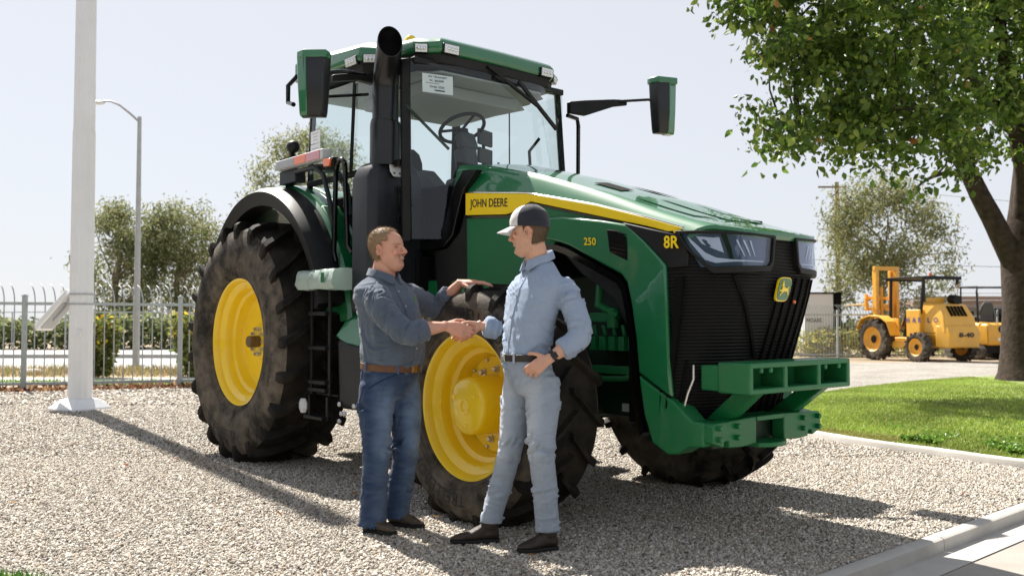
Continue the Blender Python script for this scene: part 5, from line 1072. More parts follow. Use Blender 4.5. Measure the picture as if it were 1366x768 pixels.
# mirrors
for sg in (-1, 1):
    if sg > 0:
        b = MB(); b.loft([[(2.06, .84, 3.15), (2.06, .84, 3.05), (2.11, .84, 3.05), (2.11, .84, 3.15)], [(2.14, .96, 3.165), (2.14, .96, 3.03), (2.19, .96, 3.03), (2.19, .96, 3.165)], [(2.33, 1.12, 3.165), (2.33, 1.12, 3.10), (2.37, 1.12, 3.10), (2.37, 1.12, 3.165)], [(2.40, 1.22, 3.165), (2.40, 1.22, 3.115), (2.43, 1.22, 3.115), (2.43, 1.22, 3.165)]]); am = b.build('mirror_arm', 'black_plastic', T, bevel=.008)
        b = MB(); b.tube([(2.40, 1.15, 3.145), (2.55, 1.36, 3.165), (2.60, 1.43, 3.14)], .012, 8); b.build('arm_rod', 'black_gloss', am)
        c = Vector((2.62, 1.46, 3.10)); f = Vector((.955, -.30, 0)); rgt = Vector((.30, .955, 0))
    else:
        b = MB(); b.loft([[(1.56, -.84, 3.19), (1.56, -.84, 3.11), (1.64, -.84, 3.11), (1.64, -.84, 3.19)], [(1.60, -1.0, 3.17), (1.60, -1.0, 3.11), (1.66, -1.0, 3.11), (1.66, -1.0, 3.17)], [(1.66, -1.25, 3.10), (1.66, -1.25, 3.05), (1.70, -1.25, 3.05), (1.70, -1.25, 3.10)]]); am = b.build('mirror_arm', 'black_plastic', T, bevel=.008)
        b = MB(); b.tube([(1.70, -.98, 3.15), (1.76, -1.22, 3.12), (1.73, -1.38, 3.08)], .014, 8); b.tube([(1.60, -1.50, 3.06), (1.42, -1.48, 3.03), (1.42, -1.48, 2.90), (1.55, -1.5, 2.86)], .018, 8); b.tube([(1.70, -1.32, 2.92), (1.62, -.90, 3.02)], .012, 8); build_each(b, 'arm_rod', 'black_gloss', am)
        c = Vector((1.72, -1.40, 2.985)); f = Vector((.80, -.60, 0)); rgt = Vector((.60, .80, 0))
    def q(u, w_, z): return c + rgt*u + f*w_ + Vector((0, 0, z))
    o_ = 1 if sg > 0 else -1
    # dark face shell and green outer shell
    b = MB(); b.loft([[q(-.13, .03, z), q(-.10, .085*k, z), q(.10, .085*k, z), q(.13, .03, z), q(.13, -.04, z), q(-.13, -.04, z)] if False else [q((-.12 - .0)*k2, .0, z), q(-.09*k2, .075*k, z), q((.02 if sg > 0 else .06)*k2, .085*k, z), q(.10*k2, .02, z), q(.10*k2, -.03, z), q(-.12*k2, -.03, z)] for z, k, k2 in ((.235, .7, 1.0), (.20, 1, 1.0), (0, 1, .92), (-.2, .8, .78), (-.235, .5, .72))])
    ms = b.build('mirror_shell', 'mirror_black', T, bevel=.008)
    b = MB(); sgn = 1 if sg > 0 else -1
    if sg > 0: b.loft([[q(.018*k2, .092*k, z), q(.125*k2, .03, z), q(.125*k2, -.05, z), q(.02, -.05, z)] for z, k, k2 in ((.245, .7, 1.0), (.20, 1, 1.0), (0, 1, .95), (-.2, .8, .86), (-.238, .5, .82))]); b.loft([[q(-.125, .02, z), q(-.09, .08, z), q(.10, .09, z), q(.13, .02, z), q(.12, -.05, z), q(-.125, -.05, z)] for z in (.195, .25)])
    else: b.loft([[q(-.07*k2, .088*k, z), q(-.145*k2, .02, z), q(-.145*k2, -.07, z), q(-.04, -.06, z)] for z, k, k2 in ((.24, .7, 1.0), (.20, 1, 1.0), (0, 1, .95), (-.2, .8, .86), (-.232, .5, .82))]); b.loft([[q(-.145, .02, z), q(-.09, .08, z), q(.08, .088, z), q(.10, .02, z), q(.10, -.05, z), q(-.14, -.07, z)] for z in (.19, .25)])
    b.build('mirror_cover', 'green_paint', ms, bevel=.01)
# grab rail on the far side of the cab
b = MB(); b.tube([(2.05, .86, 3.04), (2.04, .99, 3.03), (2.035, 1.01, 2.97), (2.03, 1.01, 2.55), (2.02, .95, 2.45)], .019, 10); b.build('grab_rail', 'black_gloss', T)

# ------------------------------------------------------------------ exhaust and its box
b = MB(); bx = [(1.63, -1.045), (1.86, -1.045), (1.91, -1.0), (1.91, -.60), (1.88, -.56), (1.63, -.56)]
def ins(e): return [(1.76 + (x - 1.76)*(1 - e), -.80 + (y + .80)*(1 - e)) for x, y in bx]
b.loft([[(x, y, 1.31) for x, y in bx], [(x, y, 2.33) for x, y in bx], [(x, y, 2.42) for x, y in ins(.14)], [(x, y, 2.455) for x, y in ins(.34)]]); bo_ = b.build('exhaust_box', 'grey_plastic', T, bevel=.014, smooth=40)
b = MB(); b.bar((1.914, -.80, 2.24), (1.914, -.80, 2.02), .012, .02); b.box((1.916, -.80, 2.245), (.02, .03, .05)); b.box((1.916, -.80, 2.02), (.02, .03, .05)); b.prism([(1.912, -.77, 2.27), (1.912, -.70, 2.22), (1.912, -.66, 2.14), (1.912, -.72, 2.06), (1.912, -.77, 2.05)], (.008, 0, 0)); b.build('box_latch', 'black_gloss', bo_, bevel=.003)
b = MB(); b.prism([(1.90, -.885, 2.46), (1.90, -.775, 2.46), (1.915, -.775, 2.38), (1.925, -.80, 2.34), (1.925, -.86, 2.34), (1.915, -.885, 2.38)], (.014, 0, 0)); tb = b.build('tag_bracket', 'white_grey', bo_, bevel=.004)
b = MB()
for y, z in ((-.855, 2.42), (-.805, 2.42), (-.83, 2.44), (-.855, 2.365), (-.805, 2.365)): b.sphere((1.932, y, z), (.006, .011, .011), 8, 6)
build_each(b, 'bracket_bolt', 'axle_metal', tb)
b = MB(); sx, sy = 1.82, -.865
b.tube([(sx, sy, 2.43), (sx, sy, 2.74), (sx, sy, 2.775), (sx + .002, sy, 2.78)], [.118, .118, .112, .103], 28)
rings = []; nn = 28
for k in range(20):
    u = k/19; v = max(0, (u - .42)/.58); ce = Vector((sx + .20*v**1.7, sy - .09*v**1.7, 2.775 + .575*u - .02*v*v)); tl = v**1.15*R(74); r1 = .101 - .006*v; r2 = r1*(1 + .42*v**3)
    ax_ = Vector((0, 1, 0)); bd_ = Vector((.91, -.41, 0)); up_ = Vector((0, 0, math.sin(tl))) - bd_*math.cos(tl); ax_ = Vector((.41, .91, 0))
    rings.append([ce + ax_*math.cos(2*math.pi*q_/nn)*r1 + up_*math.sin(2*math.pi*q_/nn)*r2 for q_ in range(nn)])
nrm = Vector((.91*math.sin(R(74)), -.41*math.sin(R(74)), math.cos(R(74)))); last = rings[-1]; cc = sum((Vector(p) for p in last), Vector())/nn
sc_ = lambda f_, d_: [cc + (p - cc)*f_ + nrm*d_ for p in last]
b.loft(rings + [sc_(.985, .008), sc_(.93, .008), sc_(.90, -.03), sc_(.80, -.16)], caps=(False, True))
mat('exhaust', (.007, .007, .008), .32, var=.1, vscale=5)
es = b.build('exhaust_stack', 'exhaust', T, smooth=50)
b = MB(); b.loft([sc_(.84, -.10), sc_(.84, -.101)]); b.build('exhaust_inside', 'black_matte', es)
# ------------------------------------------------------------------ handrail, ladder, tank
b = MB(); b.tube([(1.30, -.99, 1.72), (1.28, -1.0, 1.80), (1.30, -1.0, 2.38)] + [(1.375 - .075*math.cos(math.pi*k/8), -1.0, 2.44 + .09*math.sin(math.pi*k/8)) for k in range(9)] + [(1.45, -1.0, 2.36), (1.46, -.98, 1.84), (1.5, -.96, 1.78)], .021, 10); b.build('hand_rail', 'black_gloss', T)
b = MB()
for x in (1.14, 1.43): b.bar((x, -1.115, .66), (x, -1.115, 1.60), .035, .018, (0, 1, 0))
b.bar((1.46, -1.0, .66), (1.12, -1.0, .66), .12, .02)
for z in (.70, .76, 1.03, 1.30): b.box((1.285, -1.10, z), (.27, .11, .03))
LA = b.build('ladder', 'black_plastic', T, bevel=.004)
b = MB()
for x in (1.13, 1.42): b.bar((x, -1.13, .65), (x + .02, -1.14, .47), .03, .012, (0, 1, 0))
b.box((1.285, -1.14, .485), (.30, .09, .025)); b.build('lower_step', 'black_plastic', LA, bevel=.004)
b = MB()
for x, z in ((1.52, .60), (1.55, .53), (1.60, .53), (1.52, .47), (1.74, .60)): b.sphere((x, -1.08, z), (.022, .016, .022), 8, 6)
build_each(b, 'step_bolt', 'steel', LA)
b = MB(); n_ = 40; rings = []; sec = [(-1.20, 1.49), (-1.215, 1.53), (-1.215, 1.57), (-1.21, 1.61), (-1.19, 1.638), (-1.15, 1.645), (-1.08, 1.648), (-1.0, 1.645), (-.99, 1.56), (-1.0, 1.49), (-1.1, 1.485)]
for i in range(n_ + 1):
    x = 1.04 + .60*i/n_; rings.append([(x + .008*noise.noise((y*20, z*25, 3)), y + .016*noise.noise((x*16 + z*22, y*9, z*14)) + .008*noise.noise((x*40, y*9, z*45)), z + .012*noise.noise((x*18 + y*9, z*9, 8))) for y, z in sec])
b.loft(rings); wb = b.build('wrapped_step', 'poly_bag', T, smooth=50)
b = MB(); b.box((1.52, -1.232, 1.575), (.045, .006, .075)); b.build('wrap_print', 'green_paint', wb)
b = MB(); b.box((1.18, -1.08, 1.42), (.08, .06, .16)); b.build('step_bracket', 'grey_plastic', T, bevel=.006)
b = MB(); b.sphere((1.03, -1.13, .56), (.06, .03, .07), 7, 5); b.build('reflector_tag', 'white_grey', T, smooth=None)
b = MB(); b.loft([[(1.47, -1.07, .56), (2.30, -1.0, .56), (2.30, -.55, .56), (1.47, -.55, .56)], [(1.47, -1.09, 1.12), (2.30, -1.02, .98), (2.30, -.55, .98), (1.47, -.55, 1.12)]]); b.build('tank', 'grey_plastic', T, bevel=.05, seg=4)
b = MB(); b.loft([[(1.47, -1.10, 1.125), (1.62, -1.09, 1.06), (2.34, -1.03, .99), (2.34, -.55, .99), (1.47, -.55, 1.12)], [(1.50, -1.02, 1.25), (1.62, -1.0, 1.275), (2.34, -.95, 1.26), (2.34, -.55, 1.26), (1.50, -.55, 1.26)]]); b.build('tank_cover', 'green_paint', T, bevel=.02, seg=3)
b = MB(); b.box((1.7, -.5, .75), (1.3, .3, .5)); b.box((2.45, -.42, .62), (.6, .3, .2)); b.build('under_tray', 'black_matte', T, bevel=.01)
# light bar over the near fender
b = MB(); b.box((.73, -1.0, 2.605), (.84, .09, .085)); lb = b.build('light_bar', 'white_grey', T, bevel=.012)
for x0, x1, m_ in ((.335, .67, 'galvanised'), (.675, .88, 'amber'), (.885, 1.12, 'red_reflector')):
    b = MB(); b.box(((x0+x1)/2, -1.047, 2.603), (x1 - x0, .012, .072)); b.build('reflector_panel', m_, lb, bevel=.004)
b = MB(); b.box((1.23, -.99, 2.52), (.13, .07, .085)); mo = b.build('turn_signal', 'black_plastic', T, bevel=.012)
b = MB(); b.prism([(1.165, -1.03, 2.555), (1.295, -1.03, 2.545), (1.275, -1.03, 2.485), (1.185, -1.03, 2.49)], (0, -.02, 0)); b.build('signal_lens', 'amber', mo, bevel=.005)
b = MB(); b.box((.45, -.95, 2.50), (.30, .10, .12)); b.bar((.8, -.95, 2.54), (1.2, -.93, 2.50), .05, .05); b.tube([(.60, -1.0, 2.525), (.95, -1.0, 2.52), (1.08, -.99, 2.44), (1.16, -.97, 2.2), (1.20, -.95, 1.9)], .022, 8); b.build('light_mount', 'grey_plastic', T, bevel=.006)
b = MB(); b.tube([(.62, -.78, 2.56), (.95, -.80, 2.52), (1.15, -.82, 2.36), (1.25, -.83, 2.1)], .03, 8); b.build('fender_hose', 'dark_green', T)
b = MB(); b.sphere((.24, -.84, 2.815), (.07, .06, .06), 12, 8); b.box((.22, -.84, 2.74), (.03, .04, .08)); b.bar((.02, -.84, 2.72), (.48, -.82, 2.71), .04, .015); b.build('rear_work_lamp', 'black_plastic', T)
# ================================================================== PEOPLE
mat('skin', (0.5, 0.3, 0.22), 0.52, attr='Col', subs=0.12, bump=0.12, bscale=220, spec=0.4)
mat('hair', (0.2, 0.12, 0.07), 0.6, attr='Col', spec=0.35)
mat('shirt_slate', (0.090, 0.115, 0.160), 0.88, var=0.12, vscale=9, bump=0.35, bscale=420, sheen=0.25, spec=0.2, crumple=.55)
mat('shirt_blue', (0.29, 0.36, 0.485), 0.9, var=0.08, vscale=300, bump=0.3, bscale=500, sheen=0.15, spec=0.2, detail=2, crumple=.5)
def denim(name, dark, light, attr=True):
    m = mat(name, dark, 0.9, attr='Col', var=0.16, vscale=260, bump=0.35, bscale=420, spec=0.2, sheen=0.1, detail=2, crumple=.6); return m
denim('denim', (0, 0, 0), (0, 0, 0))
mat('leather_brown', (0.13, 0.052, 0.02), 0.5, var=0.25, vscale=14, bump=0.3, bscale=90)
mat('leather_dark', (0.022, 0.014, 0.011), 0.45, var=0.3, vscale=12, bump=0.3, bscale=80)
mat('suede', (0.065, 0.045, 0.032), 0.85, var=0.35, vscale=10, bump=0.5, bscale=60, dust=(.2, .17, .13), dscale=8, damt=.35)
mat('boot_brown', (0.026, 0.016, 0.012), 0.6, var=0.35, vscale=10, bump=0.4, bscale=60, dust=(.12, .09, .07), dscale=7, damt=.3)
mat('sole', (0.012, 0.011, 0.01), 0.8)
mat('cap_navy', (0.012, 0.014, 0.026), 0.85, bump=0.3, bscale=400, var=.1, vscale=30, sheen=.2)
mat('cap_white', (0.62, 0.60, 0.60), 0.85, bump=0.3, bscale=400, var=.04, vscale=30)
mat('brass', (0.35, 0.24, 0.12), 0.35, metal=0.9)
mat('watch_black', (0.01, 0.01, 0.011), 0.35)
mat('button', (0.5, 0.52, 0.55), 0.4)
mat('thread_green', (0.10, 0.32, 0.05), 0.8)

def remesh(mb, voxel, smooth=4, factor=0.5):
    me = bpy.data.meshes.new('tmp'); me.from_pydata(mb.v, [], mb.f)
    b = bmesh.new(); b.from_mesh(me); bmesh.ops.recalc_face_normals(b, faces=b.faces); b.to_mesh(me); b.free()
    o = bpy.data.objects.new('tmp', me); COL.objects.link(o)
    m = o.modifiers.new('r', 'REMESH'); m.mode = 'VOXEL'; m.voxel_size = voxel
    if smooth: m = o.modifiers.new('s', 'SMOOTH'); m.iterations = smooth; m.factor = factor
    dg = bpy.context.evaluated_depsgraph_get(); ev = o.evaluated_get(dg); r = bpy.data.meshes.new_from_object(ev)
    V = np.empty(len(r.vertices)*3); r.vertices.foreach_get('co', V); V = V.reshape(-1, 3)
    N = np.empty(len(r.vertices)*3, np.float32); r.vertex_normals.foreach_get('vector', N); N = N.reshape(-1, 3)
    F = [tuple(p.vertices) for p in r.polygons]
    bpy.data.objects.remove(o); bpy.data.meshes.remove(me); bpy.data.meshes.remove(r)
    return V, N, F
def mesh_from(name, V, F, material, parent=None, color=None):
    me = bpy.data.meshes.new(name); me.from_pydata([tuple(p) for p in V], [], F)
    me.polygons.foreach_set('use_smooth', np.ones(len(me.polygons), bool))
    if color is not None:
        a = me.color_attributes.new('Col', 'FLOAT_COLOR', 'POINT'); c = np.ones((len(V), 4), np.float32); c[:, :3] = color; a.data.foreach_set('color', c.ravel())
    me.materials.append(MATS[material]); o = bpy.data.objects.new(name, me); COL.objects.link(o)
    if parent is not None: o.parent = parent
    return o
def oval(c, A, B, a, b, n=20, e=2.0, bf=None):
    """ring round c: a along A, b along B; bf = other radius on the -B side"""
    c = Vector(c); out = []
    for k in range(n):
        t = 2*math.pi*k/n; x = math.copysign(abs(math.cos(t))**(2/e), math.cos(t)); y = math.copysign(abs(math.sin(t))**(2/e), math.sin(t))
        out.append(c + A*x*a + B*y*(b if y >= 0 or bf is None else bf))
    return out
def limbloft(mb, pts, rad, n=16, ref=Vector((0, 0, 1))):
    P = [Vector(p) for p in pts]; rings = []
    for i, p in enumerate(P):
        d = (P[min(i+1, len(P)-1)] - P[max(i-1, 0)]).normalized(); A = d.cross(ref)
        if A.length < 1e-3: A = d.cross(Vector((0, 1, 0)))
        A.normalize(); B = A.cross(d); r = rad[i]; a, b = (r, r) if not hasattr(r, '__len__') else r
        rings.append(oval(p, A, B, a, b, n))
    mb.loft(rings)
def subdiv(pts, rad, m=4):
    """smooth resampling of a chain of joints"""
    P = np.array([tuple(p) for p in pts], float); Rr = np.array([(r, r) if not hasattr(r, '__len__') else r for r in rad], float); Q = np.hstack([P, Rr]); C_ = curve(Q, (len(Q) - 1)*m + 1)
    return [Vector(c[:3]) for c in C_], [tuple(np.maximum(c[3:], .004)) for c in C_]
def hand(mb, wrist, d, nrm, right, curls, thumb, s=1.0, spread=1.0):
    """palm and five fingers; d along the hand, nrm out of the back of the hand"""
    w = Vector(wrist); d = Vector(d).normalized(); nrm = Vector(nrm); nrm = (nrm - d*nrm.dot(d)).normalized(); t = nrm.cross(d) if right else d.cross(nrm)
    X = lambda x, y, z: w + (d*x + t*y + nrm*z)*s
    mb.loft([oval(X(x, y, z), t, nrm, a*s, b*s, 14, 2.4) for x, y, z, a, b in ((-.02, 0, 0, .027, .021), (.012, .001, 0, .029, .0185), (.04, .003, .001, .037, .0165), (.07, .002, .002, .041, .0145), (.092, .0, .001, .040, .012), (.100, 0, -.001, .036, .008))])
    F = [(.094, .031, .0092, (.044, .027, .022)), (.098, .0105, .0096, (.049, .031, .023)), (.095, -.0105, .0092, (.046, .029, .022)), (.086, -.0300, .0082, (.036, .022, .020))]
    for (x, y, r, ln), cu in zip(F, curls):
        p = X(x - .022, y, -.001); dirn = d.copy(); side = t*(y*1.1*spread); dirn = (dirn + side).normalized()
        axis = t; pts = [p, X(x, y, 0) ]; rad = [r*s*1.02, r*s*1.08]; q = X(x, y, 0); dd = dirn.copy(); ang = 0
        for k in range(3):
            ang = math.radians(cu[k]); rot = Matrix.Rotation(ang if right else -ang, 3, t)
            dd = rot @ dd
            for u in (.5, 1.0):
                pts.append(q + dd*ln[k]*s*u); rad.append(r*s*(1.0 - .10*k - (.02 if u == .5 else -.03) - (.22 if (k == 2 and u == 1.0) else 0)))
            q = q + dd*ln[k]*s
        limbloft(mb, pts, rad, 10, nrm)
    q = X(.018, .022, -.006); dd = (d*thumb[0] + t*thumb[1] + nrm*thumb[2]).normalized(); d2 = (d*thumb[3] + t*thumb[4] + nrm*thumb[5]).normalized()
    p1 = q + dd*.044*s; p2 = p1 + (dd*.5 + d2*.5).normalized()*.032*s; p3 = p2 + d2*.027*s
    limbloft(mb, [X(.0, .008, -.004), q, q.lerp(p1, .6), p1, p1.lerp(p2, .6), p2, p2.lerp(p3, .6), p3], [.014*s, .0165*s, .0135*s, .0115*s, .0100*s, .0105*s, .0098*s, .0065*s], 10, nrm)

HR = [(-.012, .058, .030, .022), (0, .074, .004, .037), (.012, .083, -.022, .047), (.028, .085, -.045, .054), (.045, .081, -.062, .060), (.060, .085, -.070, .063), (.078, .085, -.078, .066), (.098, .083, -.087, .070), (.116, .081, -.093, .073), (.134, .088, -.097, .0745), (.155, .088, -.100, .0765), (.178, .080, -.098, .0755), (.198, .064, -.090, .068), (.214, .042, -.072, .055), (.226, .016, -.048, .036), (.231, -.008, -.026, .014)]
HRa = np.array(HR)
def skull(z, a, off=0.0):
    f, b, w = (np.interp(z, HRa[:, 0], HRa[:, k]) for k in (1, 2, 3)); c = (f + b)/2 - .012; ca, sa = math.cos(a), math.sin(a)
    e = .92; x = (f - c if ca > 0 else c - b)*math.copysign(abs(ca)**e, ca); y = w*math.copysign(abs(sa)**e, sa)
    # off: outwards, with a share upwards near the crown
    up = max(0, (z - .15)/.08); l = math.hypot(ca, sa*1.0)
    return Vector((c + x + off*ca*(1 - .5*up), y + off*sa*(1 - .5*up), z + off*up))
def head_frame(pos, yaw, pitch=0, roll=0, s=1.0):
    return Matrix.Translation(Vector(pos)) @ Matrix.Rotation(R(yaw), 4, 'Z') @ Matrix.Rotation(R(pitch), 4, 'Y') @ Matrix.Rotation(R(roll), 4, 'X') @ Matrix.Scale(s, 4) @ Matrix.Translation((0, 0, -.105))
def head_mesh(mb, M, jowl=0.0, smile=False):
    rings = []
    for z, f, b, w in HR:
        k = 1 + jowl*max(0, 1 - abs(z - .045)/.05)
        rings.append([M @ Vector((p.x, p.y*k, p.z)) for p in (skull(z, 2*math.pi*i/28) for i in range(28))])
    mb.loft(rings)
    el = lambda x, z, a, b, e=2.0: [M @ Vector((x + a*math.cos(2*math.pi*k/14), b*math.sin(2*math.pi*k/14), z)) for k in range(14)]
    # nose
    mb.loft([el(.078, .134, .010, .008), el(.086, .120, .012, .0085), el(.094, .106, .013, .010), el(.101, .094, .0145, .0125), el(.104, .086, .0145, .0145), el(.100, .079, .012, .013), el(.092, .075, .008, .009)])
    for sg in (-1, 1): mb.sphere(M @ Vector((.091, sg*.0125, .082)), .0085, 10, 8)
    # brow, lips, chin
    for sg in (-1, 1): mb.loft([[M @ Vector((x, sg*y + .004*math.sin(t)*0, z + .006*math.sin(t))) + (M.to_3x3() @ Vector((.006*math.cos(t), 0, 0))) for t in np.linspace(0, 2*math.pi, 9)[:-1]] for x, y, z in ((.087, .006, .130), (.084, .022, .134), (.074, .040, .133), (.060, .054, .127))])
    for sg in (-1, 1): mb.sphere(M @ Vector((.064, sg*.043, .094)), (.016, .018, .016), 10, 8)     # cheeks
    if smile:
        for sg in (-1, 1): mb.sphere(M @ Vector((.066, sg*.044, .084)), (.018, .017, .017), 10, 8)
    for z, r in ((.067, .0062), (.054, .0072)):
        mb.loft([[M @ Vector((x + r*math.cos(t), y, z + zz + r*.9*math.sin(t))) for t in np.linspace(0, 2*math.pi, 9)[:-1]] for x, y, zz in ((.068, -.028, .003 if smile else 0), (.080, -.018, .001), (.0865, -.007, 0), (.0865, .007, 0), (.080, .018, .001), (.068, .028, .003 if smile else 0))])
    mb.sphere(M @ Vector((.076, 0, .018)), (.015, .022, .015), 12, 8)
    # ears
    for sg in (-1, 1):
        R_ = []
        for k in range(13):
            t = math.pi*(-.42 + 1.75*k/12); R_.append(Vector((-.012 - .0165*math.cos(t), sg*(.0745 + .010 + .005*math.cos(t)*-1), .108 + .029*math.sin(t))))
        limbloft(mb, [M @ p for p in R_], [.0052]*13, 8)
        mb.loft([[M @ Vector((-.012 + a*math.cos(t)*.8, sg*y, .108 + a*1.6*math.sin(t))) for t in np.linspace(0, 2*math.pi, 13)[:-1]] for y, a in ((.060, .013), (.076, .015), (.081, .0165))])
        mb.sphere(M @ Vector((-.003, sg*.078, .084)), (.007, .006, .009), 8, 6)
def paint_head(V, M, base, hairc, smile, beard, seed):
    Li = np.array(M.inverted()); H_ = V @ Li[:3, :3].T + Li[:3, 3]; x, y, z = H_.T
    C_ = np.tile(np.array(base, float), (len(V), 1))
    inh = (z > -.03) & (z < .25) & (np.abs(x) < .14) & (np.abs(y) < .11)
    def blob(cx, cy, cz, sx, sy, sz, col, amt):
        d = ((x - cx)/sx)**2 + ((np.abs(y) - cy)/sy)**2 + ((z - cz)/sz)**2; w = (amt*np.exp(-d))*inh
        nonlocal C_; C_ = C_*(1 - w[:, None]) + np.array(col)*w[:, None]
    b = np.array(base)
    blob(.07, .040, .090, .03, .022, .02, b*(1.05, .72, .68), .6); blob(.105, 0, .086, .02, .015, .014, b*(1.02, .70, .66), .6)     # cheeks, nose
    blob(-.012, .082, .108, .02, .012, .03, b*(1.0, .74, .68), .6)
    blob(-.006, .084, .104, .005, .01, .010, b*.35, .8)                                                             # shade of the ear hollow, painted into the skin colour
    blob(.075, .024, .133, .03, .017, .0042, np.array(hairc)*.9, .8); blob(.062, .044, .133, .02, .012, .0045, np.array(hairc)*.9, .7)        # brows
    blob(.078, .031, .1165, .02, .013, .0032, (.03, .02, .016), .95 if not smile else .85)                        # eyes
    blob(.078, .033, .121, .02, .014, .004, b*.62, .5); blob(.078, .031, .109, .02, .013, .004, b*.72, .5)
    blob(.084, .0, .060, .02, .024, .0022, (.10, .03, .025), .8)                                                   # mouth line
    blob(.086, .0, .066, .02, .018, .005, (.40, .14, .12), .5); blob(.086, .0, .054, .02, .018, .006, (.42, .15, .13), .55)
    blob(.098, .008, .0765, .008, .005, .003, (.08, .03, .025), .8)                                                 # nostrils
    if smile: blob(.086, .0, .0605, .02, .019, .0035, (.62, .57, .50), .9); blob(.066, .044, .066, .012, .006, .02, b*.7, .5)
    if beard:
        blob(.09, .0, .0725, .02, .028, .0062, beard, .9); blob(.075, .028, .068, .014, .008, .010, beard, .6); blob(.078, .024, .055, .012, .007, .02, beard, .5); blob(.075, .0, .024, .02, .028, .020, beard, .55)
    blob(.03, .055, .03, .05, .02, .03, np.array(hairc)*.6 + b*.4, .22)
    g = np.random.default_rng(seed); n = np.array([noise.noise(Vector(p)*38) for p in V]) if len(V) < 400000 else 0
    return C_*(1 + .08*n)[:, None]
def carve_head(V, M):
    Li = np.array(M.inverted()); Mm = np.array(M); H_ = V @ Li[:3, :3].T + Li[:3, 3]; x, y, z = H_.T; D_ = np.zeros_like(H_)
    def push(cx, cy, cz, sx, sy, sz, v):
        w = np.exp(-(((x - cx)/sx)**2 + ((np.abs(y) - cy)/sy)**2 + ((z - cz)/sz)**2)); nonlocal D_; D_ = D_ + w[:, None]*np.array(v)
    push(.080, .030, .118, .02, .014, .0095, (-.011, 0, 0)); push(.082, .031, .1165, .015, .010, .006, (.005, 0, 0))
    push(.085, .0, .044, .02, .03, .006, (-.004, 0, 0)); push(.083, 0, .0605, .012, .024, .0028, (-.005, 0, 0))
    push(-.008, .086, .106, .008, .01, .013, (0, 0, 0))
    inh = (z > -.02) & (z < .25) & (np.abs(y) < .1) & (np.abs(x) < .13)
    H_ = H_ + D_*inh[:, None]; return H_ @ Mm[:3, :3].T + Mm[:3, 3]
def folds(V, N, bones, seed):
    """push the cloth along its normals: creases that run round each limb, strongest near the joints"""
    P0 = np.array([b[0] for b in bones]); P1 = np.array([b[1] for b in bones]); D = P1 - P0; L2 = (D*D).sum(1)
    T_ = (((V[:, None] - P0[None])*D[None]).sum(2)/L2).clip(-.15, 1.15); Q = P0[None] + T_[..., None]*D[None]; dist = np.linalg.norm(V[:, None] - Q, axis=2) - np.array([b[3] for b in bones])[None]
    k = dist.argmin(1); out = V.copy()
    for i in range(len(V)):
        b = bones[k[i]]; t = T_[i, k[i]]; d = Vector(D[k[i]]); L_ = d.length; d.normalize(); r = Vector(V[i]) - Vector(Q[i, k[i]])
        ax = t*L_; amp = b[2](t); s_ = b[4] if len(b) > 4 else 26
        w = noise.noise(Vector((ax*7 + seed, r.x*7, r.z*7)))
        n1 = noise.noise(Vector((ax*s_ + (r.x - r.y)*s_*.8 + w*2.6 + seed*3, r.x*6 + seed, r.y*6 + r.z*4)))
        n2 = noise.noise(Vector((ax*s_*2.1 - r.z*s_*.6, r.x*14, r.y*14 + seed)))
        pt = noise.noise(Vector((V[i][0]*8, V[i][1]*8 + seed, V[i][2]*8))); amp *= min(1.6, max(.12, .75 + 1.9*pt))
        f = max(-.25, 1 - abs(n1)*3.0)*.72 + n2*.3
        out[i] += N[i]*(amp*(f - .25))
    return out
def smooth_normals(V, F):
    me = bpy.data.meshes.new('n'); me.from_pydata([tuple(p) for p in V], [], F); N = np.empty(len(V)*3, np.float32); me.vertex_normals.foreach_get('vector', N); bpy.data.meshes.remove(me); return N.reshape(-1, 3)
